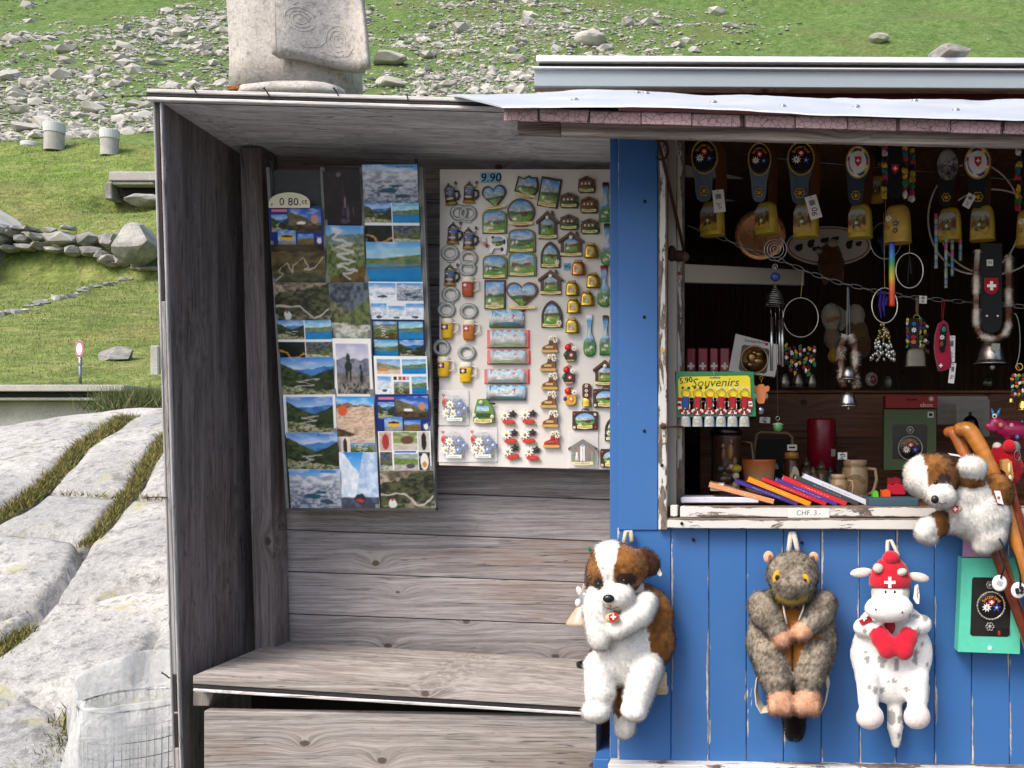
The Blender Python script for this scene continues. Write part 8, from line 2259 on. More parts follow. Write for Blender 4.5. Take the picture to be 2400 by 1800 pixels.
# ebox and green gift box, papers
def gift_box(nm, label, cor, wcor, d, col, med, rz_, kind='flower', dp=.05, topcol=None):
 kk = K(cor[0][0], cor[0][1], d); k = kk.k
 t = thing(nm, label, 'gift box', kk.loc)
 m = MB(); m.hexa([kk.p(*c) for c in cor], [kk.p(*c, dp) for c in cor], lin(col)); m.obj('carton', 'paper', t)
 wq = [kk.q(*c) for c in wcor]
 m = MB(); m.prism(wq, -.0008, .001, lin('1c1714')); w_ = m.obj('window', 'print', t)
 x, _, z = kk.p(*med)
 medallion(t, (x, -.003, z), rz_[0] * k, rz_[1] * k, kind, lin('a8a49a'))
 return t, kk
t, kk = gift_box('gift_box', 'dark green gift box with flower medallion behind the puppet', [c13(440, 1900), c13(925, 1900), c13(925, 1345), c13(445, 1345)], [c13(520, 1800), c13(835, 1800), c13(845, 1500), c13(825, 1480), c13(535, 1480), c13(518, 1500)], 2.86, '4c5a3e', c13(682, 1700), (30, 30))
rosette(t, kk.p(*c13(682, 1533), -.004), 9 * kk.k, lin('b8b4a8'))
m = MB(); m.box(kk.p(*c13(873, 1390), -.001), (14 * kk.k, .0006, 14 * kk.k), lin('b8b8b0')); m.box(kk.p(*c13(873, 1390), -.0016), (8 * kk.k, .0004, 7 * kk.k), BLACK); m.obj('price_sticker', 'paper', t)
kk = K(*c13(697, 1330), 2.9); k = kk.k
t = thing('red_gift_box', 'flat red box lettered ebox standing on the green gift box', 'gift box', kk.loc)
m = MB(); m.box((0, .03, 15 * k), (122 * k, .06, 30 * k), lin('8a2a2a'), .001); m.obj('carton', 'paper', t)
m = MB(); m.text('ebox', 15 * k, (35 * k, -.001, 8 * k), lin('d8c0b8')); m.flower((46 * k, -.001, 22 * k), 8 * k, lin('d0b0a8'), lin('d8c8c0'), 8, .0008, .4); m.obj('lettering', 'paper', t)
m = MB(); m.box((0, -.0006, 20 * k), (26 * k, .0006, 3.5 * k), lin('2a1010')); m.obj('hang_slot', 'paper', t)
for (cx_, cy_, w, h, c_, d, lb) in ((1170, 1350, 118, 66, '8e8a82', 2.98, 'grey price list sheet behind the walking sticks'), (1265, 1420, 78, 86, '7c7874', 2.93, 'grey folded paper in front of the price list')):
 kk = K(*c13(cx_, cy_), d); k = kk.k
 m = MB(); m.grid((-w / 2 * k, 0, -h / 2 * k), (w / 2 * k, 0, -h / 2 * k), (w / 2 * k, 0, h / 2 * k), (-w / 2 * k, 0, h / 2 * k), 10, 10, lambda a, b: np.where(((np.floor(b * 9) % 2 == 0) & (a > .1) & (a < .8) & (b < .7))[:, None], lin(c_) * .82, lin(c_)), .001, .004); o = m.obj('paper_sheet', 'paper'); o.location = kk.loc; tag(o, lb, 'paper')
kk = K(*c13(1240, 1500), 2.86); k = kk.k
m = MB(); silver_bell(m, (0, 0, -25 * k), 28 * k, 52 * k, lin('3a3e40')); m.tube([(0, 0, 26 * k), (0, 0, 34 * k)], 4 * k, lin('3a3e40'), 8); o = m.obj('dark_bell', 'metal'); o.location = kk.loc; tag(o, 'dark pewter hand bell behind the walking stick handles', 'bell')
# turquoise gift box hanging on the blue wall
t, kk = gift_box('turquoise_gift_box', 'turquoise gift box with flower medallion hanging on the blue planks', [c15(443, 1572), c15(830, 1586), c15(835, 985), c15(468, 985)], [c15(518, 1462), c15(530, 1472), c15(750, 1478), c15(765, 1465), c15(778, 1120), c15(765, 1108), c15(540, 1104), c15(530, 1116)], YW - .05, '58c0a4', c15(645, 1280), (34, 34), dp=.046)
rosette(t, kk.p(*c15(640, 1152), -.004), 9 * kk.k, lin('b8b4b0')); rosette(t, kk.p(*c15(640, 1412), -.004), 10 * kk.k, lin('b8b4b0'))
m = MB(); m.box(kk.p(*c15(700, 1445), -.002), (48 * kk.k, .002, 16 * kk.k), lin('141010')); m.box(kk.p(*c15(697, 1452), -.0035), (5 * kk.k, .001, 10 * kk.k), RED); m.obj('belt', 'leather', t)
m = MB(); m.flower(kk.p(*c15(640, 1548), -.0012), 7 * kk.k, lin('d8f0e8'), lin('e8f8f0'), 8, .0006, .5); m.obj('logo', 'paper', t)
cor = [c15(478, 978), c15(700, 982), c15(690, 860), c15(482, 868)]
m = MB(); m.hexa([kk.p(*c, .012) for c in cor], [kk.p(*c, .014) for c in cor], lin('b88ab4')); m.obj('hanging_flap', 'paper', t)

# walking sticks
def stick(label, pts, d0, d1, r, col, head=None, grp='carved walking sticks'):
 P0 = W(*pts[0], d0); n = len(pts)
 P = [W(x, y, d0 + (d1 - d0) * i / (n - 1)) - P0 for i, (x, y) in enumerate(pts)]
 # smooth the line
 Q = []
 for i in range(n - 1):
  a, b = P[i], P[i + 1]; p0 = P[max(0, i - 1)]; p3 = P[min(n - 1, i + 2)]
  for j in range(6):
   u_ = j / 6
   Q.append(.5 * ((2 * a) + (b - p0) * u_ + (2 * p0 - 5 * a + 4 * b - p3) * u_ ** 2 + (3 * a - p0 - 3 * b + p3) * u_ ** 3))
 Q.append(P[-1])
 rs = np.interp(np.linspace(0, 1, len(Q)), np.linspace(0, 1, len(r)), r)
 t = thing('walking_stick', label, 'walking stick', P0, grp)
 c = np.array([lin(col) * random.uniform(.85, 1.12) for _ in Q])
 m = MB(); m.tube(Q, rs, c, 12); m.ell(tuple(Q[0]), float(rs[0]) * 1.02, lin(col), 12, 9); m.obj('shaft', 'varnish', t)
 return t
stick('orange varnished walking stick with thick rounded handle', [c15(455, 178), c15(510, 185), c15(570, 270), c15(640, 400), c15(700, 540), c15(760, 720), c15(810, 900), c15(880, 1130), c15(960, 1400), c15(1050, 1750)], 2.42, 2.33, [.016, .020, .019, .017, .0165, .015, .014, .013, .0125, .012], 'b8742c')
stick('darker orange walking stick behind the thick-handled one', [c15(385, 195), c15(425, 205), c15(470, 300), c15(520, 420), c15(620, 690), c15(700, 920), c15(780, 1180), c15(850, 1420), c15(930, 1700)], 2.46, 2.37, [.013, .016, .015, .014, .013, .0125, .012, .012, .012], 'a8602a')
stick('reddish brown walking stick crossing the turquoise box', [c15(735, 400), c15(770, 520), c15(800, 680), c15(850, 880), c15(900, 1080), c15(980, 1400)], 2.40, 2.36, [.012, .012, .012, .011, .011, .011], '7a3418')
stick('mahogany walking stick along the turquoise box edge', [c15(660, 900), c15(700, 1010), c15(760, 1170), c15(820, 1330), c15(880, 1500), c15(960, 1740)], 2.375, 2.36, [.012, .012, .013, .013, .012, .012], '6a2c16')
kk = K(*c15(745, 430), 2.38); k = kk.k; u_ = .37383 * k
t = thing('walking_stick', 'walking stick with pale carved antler-like head by the red plush', 'walking stick', kk.loc, 'carved walking sticks')
m = MB(); m.prism([(x * u_, z * u_) for x, z in ((-35, 60), (0, 68), (25, 50), (38, -40), (30, -75), (0, -85), (-10, -20), (-32, 0))], -.012, .012, lin('b88a4c')); m.obj('handle', 'varnish', t)
m = MB(); m.ell((10 * u_, -.012, 10 * u_), (9 * u_, .004, 34 * u_), lin('e0c49a'), 8, 6); m.ell((14 * u_, -.012, -55 * u_), (14 * u_, .004, 22 * u_), lin('e8d0b0'), 8, 6); m.obj('pale_cut', 'varnish', t)
m = MB(); m.tube([kk.p(*c15(760, 490)), kk.p(*c15(800, 640)), kk.p(*c15(880, 900))], .010, lin('8a3c1c'), 10); m.obj('shaft', 'varnish', t)
for i, (cx_, cy_, cord) in enumerate((((703, 1142), 0, [(700, 860), (735, 930), (728, 1040), (708, 1110)]), ((820, 1186), 0, [(775, 760), (755, 880), (800, 980), (830, 1090), (830, 1170)]))):
 cx_, cy_ = (c15(703, 1142), c15(822, 1186))[i]
 kk = K(cx_, cy_, 2.325); k = kk.k
 t = thing('round_tag', ['round white barcode tag on a black cord', 'round white tag with a knotted black cord'][i], 'tag', kk.loc, 'round tags on the walking sticks')
 m = MB(); m.panel(ellipse(0, 0, 17.5 * k, 19 * k, 28), 0, lin('e4e2e0'), 4, thick=.002, dome=.0005); m.obj('disc', 'paper', t)
 m = MB(); m.tube([kk.p(*c15(*p), -.003) for p in cord], .0022, lin('191715'), 6); m.obj('cord', 'leather', t)
 m = MB()
 if i == 0: m.box((0, -.0012, 0), (13 * k, .0005, 11 * k), lin('a8a8a6'), 0, Euler((0, .4, 0)).to_matrix())
 else:
  for q in range(7): m.ell((random.uniform(-8, 8) * k, -.004, random.uniform(-8, 8) * k), (5 * k, .003, 4 * k), lin('1c1a18'), 7, 5)
 m.obj('print' if i == 0 else 'knot', 'paper', t)
# ================================================================ plush toys
def plush(name, label, cat, cx, cy, d, blobs, voxel=.0055, fur=14000, flen=.009, group=None, comb=(0, 0, -.55), fuzz=.4, seed=1, smooth=8, offs=0.0, flat_back=True, furw=.0011):
 """blobs: (px, py, y, rx, rz, ry, tilt, colour or colour function) in photo pixels around (cx, cy) at depth d;
 the overlapping volumes are fused into one continuous skin, coloured by the volume each point belongs to"""
 kk = K(cx, cy, d); k = kk.k
 t = thing(name, label, cat, kk.loc, group)
 m = MB()
 for (px, py, y, rx, rz_, ry, tilt, col) in blobs:
  x, _, z = kk.p(px, py)
  m.ell((x, y * k, z), (rx * k, ry * k, rz_ * k), WHITE, 20, 14, Matrix.Rotation(tilt, 4, 'Y'))
 tmp = m.obj('tmp', 'plush')
 md = tmp.modifiers.new('r', 'REMESH'); md.mode = 'VOXEL'; md.voxel_size = voxel; md.use_smooth_shade = True
 sm = tmp.modifiers.new('s', 'SMOOTH'); sm.iterations = smooth; sm.factor = .5
 dg = bpy.context.evaluated_depsgraph_get(); dg.update()
 me = bpy.data.meshes.new_from_object(tmp.evaluated_get(dg))
 old = tmp.data; bpy.data.objects.remove(tmp); bpy.data.meshes.remove(old)
 n = len(me.vertices)
 co = np.empty(n * 3); me.vertices.foreach_get('co', co); co = co.reshape(-1, 3)
 def color(P):
  best = np.full(len(P), 1e9); C = np.zeros((len(P), 3)); short = np.zeros(len(P))
  PX = P[:, 0] / k + cx; PY = cy - P[:, 2] / k; YY = P[:, 1] / k
  for (px, py, y, rx, rz_, ry, tilt, col) in blobs:
   x = PX - px; z = -(PY - py); yy = YY - y
   c_, s_ = math.cos(tilt), math.sin(tilt)
   x2 = x * c_ - z * s_; z2 = x * s_ + z * c_
   dd = np.sqrt((x2 / rx) ** 2 + (z2 / rz_) ** 2 + (yy / ry) ** 2)
   q = dd < best
   if q.any():
    c2 = col(PX[q], PY[q], YY[q]) if callable(col) else np.tile(lin(col), (q.sum(), 1))
    C[q] = c2; best[q] = dd[q]
  return C
 cols = color(co)
 at = me.color_attributes.get('Col') or me.color_attributes.new('Col', 'FLOAT_COLOR', 'POINT')
 at.data.foreach_set('color', np.column_stack([cols, np.ones(n)]).astype(np.float32).ravel())
 me.materials.clear(); me.materials.append(M_('plush'))
 me.polygons.foreach_set('use_smooth', np.ones(len(me.polygons), bool))
 me.name = 'body'
 body = bpy.data.objects.new('body', me); COL.objects.link(body); body.parent = t
 if fur:
  me.calc_loop_triangles()
  tri = np.empty(len(me.loop_triangles) * 3, np.int32); me.loop_triangles.foreach_get('vertices', tri); tri = tri.reshape(-1, 3)
  A, B, C_ = co[tri[:, 0]], co[tri[:, 1]], co[tri[:, 2]]
  nr = np.cross(B - A, C_ - A); ar = np.linalg.norm(nr, axis=1); nr /= ar[:, None] + 1e-12
  w = ar * (nr[:, 1] < .55)                     # the side against the wall needs none
  r = np.random.default_rng(seed)
  idx = r.choice(len(tri), fur, p=w / w.sum())
  a = r.random((fur, 1)); b = r.random((fur, 1)); q = (a + b) > 1; a = np.where(q, 1 - a, a); b = np.where(q, 1 - b, b)
  P = A[idx] + (B - A)[idx] * a + (C_ - A)[idx] * b
  cc = color(P) * r.uniform(.68, 1.2, (fur, 1))
  fl = flen * (.6 + .8 * vnoise(P[:, 0] * 60, P[:, 2] * 60, seed))
  fur_mesh('fur', P - nr[idx] * .001, nr[idx], fl, furw, cc, body, comb, fuzz, seed)
 return t, kk, body
def seg(p0, p1, r0, r1, y0, y1, col, n=5, dep=1.0):
 out = []
 for i in range(n):
  u_ = i / (n - 1)
  r_ = r0 + (r1 - r0) * u_
  out.append((p0[0] + (p1[0] - p0[0]) * u_, p0[1] + (p1[1] - p0[1]) * u_, y0 + (y1 - y0) * u_, r_, r_, r_ * dep, 0, col))
 return out
def part(t, nm, mat, fn):
 m = MB(); fn(m); return m.obj(nm, mat, t)
Wt = 'f3efe8'
BRN = ('8a5a2c', '6a4020', '9c6a34')
def brown(PX, PY, YY):
 n = vnoise(PX / 9, PY / 9, 4)[:, None]
 return lin('a06c34') * n + lin('6a4222') * (1 - n)
# ---- St Bernard backpack
pd = lambda x, y: (1300 + .3494 * x, 1220 + .3494 * y)
def head_col(PX, PY, YY):
 x = PX - (1300 + .3494 * (405 + 0)); y = PY
 blaze = np.abs(PX - (1434 + (PY - 1290) * .12)) < 29 - np.clip((PY - 1275) / 60, 0, 1) * 17
 eye = (((PX - 1419) / 14) ** 2 + ((PY - 1357) / 17) ** 2 < 1) | (((PX - 1480) / 23) ** 2 + ((PY - 1344) / 17) ** 2 < 1)
 c = brown(PX, PY, YY) * 1.12
 c = np.where(blaze[:, None], lin(Wt), c)
 return np.where((eye & ~blaze)[:, None], lin('3c2c22'), c)
def body_col(PX, PY, YY):
 white = (PX < 1526 + (PY - 1470) * .12) & (PX > 1402) & (YY < -14)
 return np.where(white[:, None], lin(Wt), brown(PX, PY, YY) * .95)
def tail_col(PX, PY, YY):
 return np.where((PY > 1662 + 4 * np.sin(PX / 3))[:, None], lin(Wt), brown(PX, PY, YY) * .8)
b = [(*pd(440, 300), -72, 68, 58, 50, 0, head_col), (*pd(455, 462), -112, 41, 29, 34, 0, Wt), (*pd(405, 200), -70, 40, 30, 38, 0, head_col),
  (*pd(262, 360), -60, 12, 34, 14, .1, '3e2a20'), (*pd(640, 262), -62, 30, 36, 14, -.6, '42291e'), (*pd(600, 215), -55, 22, 18, 14, 0, '4a3022'),
  (*pd(535, 620), -36, 96, 78, 40, 0, body_col), (*pd(540, 790), -38, 98, 80, 42, 0, body_col), (*pd(470, 850), -58, 70, 78, 40, 0, body_col)]
b += seg(pd(315, 490), pd(330, 560), 28, 35, -82, -96, Wt, 4) + seg(pd(330, 560), pd(345, 735), 36, 27, -96, -112, Wt, 5)
b += seg(pd(635, 520), pd(600, 580), 28, 31, -80, -100, Wt, 3) + seg(pd(600, 580), pd(470, 668), 31, 23, -100, -124, Wt, 5)
b += seg(pd(318, 930), pd(340, 1090), 33, 36, -72, -92, Wt, 5) + [(*pd(325, 1200), -104, 34, 27, 34, 0, Wt)]
b += seg(pd(640, 950), pd(585, 1120), 37, 34, -72, -96, Wt, 5) + [(*pd(565, 1195), -108, 32, 24, 32, .3, Wt)]
b += seg(pd(455, 1120), pd(490, 1250), 24, 28, -30, -40, tail_col, 4) + seg(pd(490, 1250), pd(485, 1365), 29, 24, -40, -42, tail_col, 4)
t, kk, body = plush('plush_backpack', 'brown and white St Bernard plush backpack at the kiosk corner', 'plush toy', *pd(500, 110), YW - .004, b, fur=46000, flen=.008, group='plush animal backpacks on the blue planks', seed=3, furw=.0008)
k = kk.k
part(t, 'nose', 'plastic', lambda m: m.ell(kk.p(*pd(415, 462), -146 * k), (13 * k, 8 * k, 9.5 * k), lin('161313'), 14, 10))
part(t, 'mouth', 'matte', lambda m: m.tube([kk.p(*pd(390, 520), -143 * k), kk.p(*pd(428, 528), -147 * k), kk.p(*pd(430, 500), -148 * k), kk.p(*pd(430, 530), -147 * k), kk.p(*pd(480, 515), -144 * k)], .0009, lin('4a3a34'), 5))
for x, y in ((342, 385), (505, 362)):
 part(t, 'eye', 'plastic', lambda m: m.ell(kk.p(*pd(x, y), -119 * k), (5 * k, 4 * k, 5.5 * k), lin('0f0c0b'), 10, 8))
part(t, 'hanging_loop', 'cloth', lambda m: (m.tube([kk.p(*pd(470, 150), -14 * k), kk.p(*pd(480, 75), -8 * k), kk.p(*pd(510, 72), -6 * k), kk.p(*pd(522, 140), -12 * k)], .006, lin('cfc3a4'), 6)))
bg_ = part(t, 'neck_barrel', 'leather', lambda m: m.ell(kk.p(*pd(440, 585), -146 * k), (17 * k, 10 * k, 12 * k), lin('d8b48c'), 12, 8))
part(bg_, 'cross_badge', 'matte', lambda m: (m.prism([kk.q(*pd(*p)) for p in ((420, 560), (475, 545), (478, 580), (450, 602), (425, 600))], -157 * k, -154 * k, RED), m.cross(kk.p(*pd(450, 572), -158 * k), 6 * k, WHITE)))
part(t, 'strap_block', 'cloth', lambda m: (m.box(kk.p(*pd(722, 1060), -26 * k), (24 * k, 30 * k, 38 * k), lin('cdb694'), .003), m.box(kk.p(*pd(728, 1118), -26 * k), (26 * k, 34 * k, 16 * k), lin('c0a47e'), .003)))
part(t, 'ear_tag', 'paper', lambda m: m.prism([kk.q(*pd(*p)) for p in ((672, 228), (690, 232), (735, 335), (725, 352), (705, 340))], -66 * k, -64 * k, lin('dcd4d0')))
# ---- marmot backpack
pm_ = lambda x, y: (1700 + .3135 * x, 1220 + .3135 * y)
def grey(PX, PY, YY):
 n = (vnoise(PX / 2.6, PY / 4, 7) * .75 + vnoise(PX / 14, PY / 14, 8) * .25)[:, None]
 n = np.clip((n - .5) * 1.4 + .55, 0, 1)
 return lin('b4a896') * n + lin('4a3f34') * (1 - n)
def mbody(PX, PY, YY):
 u_ = (PX - 1700) / .3135; v = (PY - 1220) / .3135
 belly = (np.abs(u_ - 490) < np.interp(v, [480, 560, 780, 850, 900, 1000, 1250], [60, 110, 130, 225, 215, 110, 50])) & (YY < -10) & (v > 500) & (v < 1240)
 zip_ = (np.abs(u_ - 488) < 7) & (v > 830)
 c = np.where(belly[:, None], lin('8f5a22'), grey(PX, PY, YY))
 return np.where((zip_ & belly)[:, None], lin('2c2016'), c)
def mhead(PX, PY, YY):
 u_ = (PX - 1700) / .3135; v = (PY - 1220) / .3135
 mouth = (np.abs(v - (555 - ((u_ - 480) / 100) ** 2 * 34)) < 17) & (np.abs(u_ - 480) < 110)
 dark = grey(PX, PY, YY) * np.where(v > 430, .62, .92)[:, None]
 return np.where(mouth[:, None], lin('c8a83c'), dark)
PE = 'dca888'
b = [(*pm_(495, 375), -66, 60, 52, 46, 0, mhead), (*pm_(492, 470), -86, 50, 42, 44, 0, mhead), (*pm_(490, 720), -34, 100, 82, 38, 0, mbody), (*pm_(490, 880), -36, 106, 92, 42, 0, mbody), (*pm_(490, 1000), -44, 92, 80, 42, 0, mbody), (*pm_(490, 780), -54, 60, 90, 30, 0, mbody)]
b += seg(pm_(262, 600), pm_(290, 660), 30, 34, -50, -66, grey, 4) + seg(pm_(290, 660), pm_(372, 760), 33, 24, -66, -84, grey, 4) + [(*pm_(410, 828), -92, 22, 21, 20, .3, PE), (*pm_(425, 850), -98, 15, 13, 14, .3, PE)]
b += seg(pm_(718, 600), pm_(690, 660), 32, 33, -50, -66, grey, 4) + seg(pm_(690, 660), pm_(612, 730), 32, 25, -66, -84, grey, 4) + [(*pm_(562, 772), -94, 24, 21, 20, -.3, PE), (*pm_(548, 800), -100, 15, 13, 14, 0, PE)]
b += seg(pm_(322, 960), pm_(375, 1130), 40, 36, -62, -84, grey, 5) + seg(pm_(650, 970), pm_(605, 1130), 40, 35, -62, -84, grey, 5)
for fx in (400, 597):
 b += [(*pm_(fx, 1250), -98, 29, 24, 26, 0, PE)] + [(*pm_(fx + dx, 1300), -108, 14, 22, 20, 0, PE) for dx in (-48, 2, 46)]
b += seg(pm_(505, 1330), pm_(505, 1400), 25, 25, -30, -32, grey, 3) + seg(pm_(508, 1440), pm_(510, 1545), 27, 22, -32, -34, '14100d', 4)
t, kk, body = plush('plush_backpack', 'grey marmot plush backpack with orange belly', 'plush toy', *pm_(495, 70), YW - .004, b, fur=46000, flen=.0095, group='plush animal backpacks on the blue planks', seed=5, furw=.0008)
k = kk.k
for x, y in ((318, 252), (646, 258)):
 e_ = part(t, 'ear', 'plush', lambda m: (m.ell(kk.p(*pm_(x, y), -60 * k), (12 * k, 7 * k, 14 * k), lin('d8a488'), 12, 9)))
 part(e_, 'ear_hollow', 'plush', lambda m: m.ell(kk.p(*pm_(x + (8 if x < 500 else -4), y + 8), -65 * k), (5 * k, 3.5 * k, 9 * k), lin('8a5a48'), 10, 7))
for x, y in ((372, 378), (578, 402)):
 e_ = part(t, 'eye', 'cloth', lambda m: m.ell(kk.p(*pm_(x, y), -110 * k if x > 500 else -104 * k), (9 * k, 5 * k, 15 * k), lin('d8a020'), 12, 9, Matrix.Rotation(-.25 if x > 500 else .3, 4, 'Y')))
 part(e_, 'pupil', 'plastic', lambda m: m.ell(kk.p(*pm_(x + (3 if x < 500 else -8), y + 4), -115 * k if x > 500 else -108 * k), (5 * k, 3 * k, 6.5 * k), lin('120c08'), 10, 8))
for pts in (((415, 560), (428, 640), (446, 720)), ((570, 560), (560, 620), (532, 690))):
 part(t, 'drawstring', 'cloth', lambda m: m.tube([kk.p(*pm_(*p), -100 * k + i * 2 * k) for i, p in enumerate(pts)], .0022, lin('dcd4c4'), 6))
part(t, 'hanging_loop', 'cloth', lambda m: (m.tube([kk.p(*pm_(468, 235), -30 * k), kk.p(*pm_(488, 90), -6 * k), kk.p(*pm_(508, 88), -6 * k), kk.p(*pm_(540, 235), -30 * k)], .0065, lin('c8beb0'), 6)))
def ribbon(m, pts, w, col, dv=(0, 1, 0)):
 for i in range(len(pts) - 1):
  a, b_ = Vector(pts[i]), Vector(pts[i + 1]); v = Vector(dv) * w / 2
  nrm = (b_ - a).cross(v).normalized() * .0012
  m.hexa([a - v + nrm, a + v + nrm, b_ + v + nrm, b_ - v + nrm], [a - v - nrm, a + v - nrm, b_ + v - nrm, b_ - v - nrm], col)
for sgn, pts in ((-1, ((240, 1150), (230, 1230), (240, 1330), (275, 1395), (320, 1390), (375, 1340))), (1, ((750, 1130), (765, 1220), (745, 1330), (715, 1390), (660, 1385), (610, 1330)))):
 part(t, 'shoulder_strap', 'cloth', lambda m: ribbon(m, [kk.p(*pm_(*p), -24 * k) for p in pts], .03, lin('d0c6b0'), (.25, 1, .3)))
# ---- cow backpack
pc_ = lambda x, y: (1960 + .3256 * x, 1240 + .3256 * y)
CW_ = 'efebe6'
def spots(PX, PY, YY):
 u_ = (PX - 1960) / .3256; v = (PY - 1240) / .3256
 c = np.tile(lin(CW_), (len(PX), 1))
 for x, y, a, b_ in ((95, 800, 14, 26), (197, 855, 14, 16), (205, 910, 22, 28), (305, 915, 28, 46), (408, 940, 20, 46), (382, 1048, 16, 18), (350, 1060, 8, 6), (205, 1085, 16, 20), (248, 1105, 20, 30), (545, 860, 20, 24), (540, 910, 22, 30), (595, 805, 14, 18), (628, 945, 14, 18), (650, 725, 14, 20), (475, 1105, 18, 18), (300, 1120, 18, 24), (610, 600, 26, 34), (545, 600, 24, 14), (548, 705, 16, 42), (375, 1320, 28, 55), (435, 1335, 22, 24), (428, 1448, 14, 26), (180, 690, 12, 18), (590, 545, 20, 40)):
  q = (((u_ - x) / a) ** 2 + ((v - y) / b_) ** 2 + (vnoise(u_ / 12, v / 12, 3) - .5) * .5) < 1
  c[q] = lin('9a9894')
 return c
MIT = 'c81e34'; HAT = 'bf1c2e'
b = [(*pc_(385, 720), -24, 84, 70, 26, 0, spots), (*pc_(385, 880), -28, 98, 96, 30, 0, spots), (*pc_(385, 1020), -32, 88, 70, 32, 0, spots),
  (*pc_(362, 430), -62, 46, 34, 34, 0, lambda X, Y, Z: np.where((np.abs(X - 2075) > 26)[:, None], lin('b8b4ae'), lin(CW_))), (*pc_(340, 528), -88, 57, 33, 32, 0, CW_)]
b += seg(pc_(170, 680), pc_(270, 690), 22, 18, -48, -70, spots, 4) + seg(pc_(590, 660), pc_(490, 690), 24, 18, -48, -70, spots, 4)
b += [(*pc_(285, 735), -82, 25, 26, 17, -.4, MIT), (*pc_(318, 810), -90, 21, 25, 15, -.5, MIT), (*pc_(345, 745), -88, 12, 14, 12, -.4, MIT), (*pc_(470, 740), -82, 25, 26, 17, .4, MIT), (*pc_(450, 815), -90, 22, 26, 15, .3, MIT), (*pc_(395, 780), -90, 10, 15, 11, .2, MIT)]
b += seg(pc_(205, 1030), pc_(205, 1180), 28, 25, -52, -66, spots, 4) + [(*pc_(212, 1290), -78, 33, 29, 28, 0, 'ddd0cc')] + seg(pc_(555, 1030), pc_(548, 1180), 28, 25, -52, -66, spots, 4) + [(*pc_(540, 1288), -78, 32, 29, 28, 0, 'ddd0cc')]
b += seg(pc_(405, 1180), pc_(412, 1400), 18, 20, -24, -28, spots, 6) + seg(pc_(412, 1400), pc_(418, 1520), 19, 12, -28, -26, spots, 4)
t, kk, body = plush('plush_backpack', 'white spotted cow plush backpack in a red cross cap', 'plush toy', *pc_(372, 85), YW - .004, b, fur=16000, flen=.0035, group='plush animal backpacks on the blue planks', seed=7, fuzz=.6, furw=.0008)
k = kk.k
hat = part(t, 'cap', 'cloth', lambda m: m.lathe([(47 * k, -14 * k), (49 * k, -8 * k), (48 * k, 8 * k), (44 * k, 12 * k), (43 * k, 22 * k), (36 * k, 36 * k), (24 * k, 48 * k), (8 * k, 54 * k)], lin('b81c2e'), 28, (kk.p(*pc_(362, 345))[0], -58 * k, kk.p(*pc_(362, 345))[2]), .8))
part(hat, 'bobble', 'cloth', lambda m: m.ell(kk.p(*pc_(360, 185), -72 * k), (20 * k, 17 * k, 17 * k), lin('c01e32'), 14, 10))
part(hat, 'cross', 'cloth', lambda m: m.cross(kk.p(*pc_(342, 345), -97 * k), 12.5 * k, WHITE, t=.002, w=.26))
for x, y, a, b_, rt in ((265, 250, 12, 11, .2), (428, 278, 13, 9, -.2)):
 part(t, 'horn', 'plush', lambda m: m.ell(kk.p(*pc_(x, y), -86 * k), (a * k, 9 * k, b_ * k), lin('cdc2b6'), 12, 9, Matrix.Rotation(rt, 4, 'Y')))
for x, y, rt in ((160, 292, -.1), (562, 325, .18)):
 part(t, 'ear', 'plush', lambda m: m.ell(kk.p(*pc_(x, y), -56 * k), (26 * k, 7 * k, 11 * k), lin('dccfca'), 14, 9, Matrix.Rotation(rt, 4, 'Y')))
for x, y in ((313, 410), (376, 411)):
 part(t, 'eye', 'plastic', lambda m: m.ell(kk.p(*pc_(x, y), -96 * k), (2.6 * k, 2 * k, 4 * k), lin('1a1412'), 8, 6))
for x, y in ((237, 523), (419, 543)):
 part(t, 'nostril', 'plastic', lambda m: m.ell(kk.p(*pc_(x, y), -116 * k if x < 300 else -117 * k), (2 * k, 2 * k, 2.6 * k), lin('2a2020'), 8, 6))
part(t, 'mouth', 'matte', lambda m: m.tube([kk.p(*pc_(480, 556), -104 * k), kk.p(*pc_(476, 575), -106 * k), kk.p(*pc_(470, 588), -106 * k)], .0009, lin('3a2a2a'), 5))
part(t, 'scarf', 'cloth', lambda m: (m.ell(kk.p(*pc_(355, 665), -66 * k), (13 * k, 8 * k, 20 * k), lin('9c1828'), 12, 8), m.prism([kk.q(*pc_(*p)) for p in ((135, 625), (215, 585), (232, 620), (160, 655))], -74 * k, -66 * k, lin('b81c2c')), m.cross(kk.p(*pc_(172, 605), -76 * k), 6 * k, WHITE)))
tg_ = part(t, 'hang_tag', 'paper', lambda m: m.prism([kk.q(*pc_(*p)) for p in ((522, 375), (545, 362), (556, 440), (552, 500), (535, 500), (512, 465))], -82 * k, -80 * k, lin('e0dcd8')))
part(tg_, 'lettering', 'paper', lambda m: m.tube([kk.p(*pc_(x, y), -83 * k) for x, y in ((545, 385), (538, 405), (546, 420), (536, 440), (544, 460))], .0007, lin('b02a4a'), 4))
part(t, 'hanging_loop', 'cloth', lambda m: (m.tube([kk.p(*pc_(350, 150), -40 * k), kk.p(*pc_(365, 85), -10 * k), kk.p(*pc_(390, 82), -8 * k), kk.p(*pc_(430, 180), -36 * k)], .005, lin('d0c8bc'), 6)))
part(t, 'shoulder_strap', 'cloth', lambda m: ribbon(m, [kk.p(*pc_(*p), -14 * k) for p in ((640, 1080), (660, 1150), (655, 1210), (625, 1235))], .026, lin('d8d2c8'), (.25, 1, .3)))
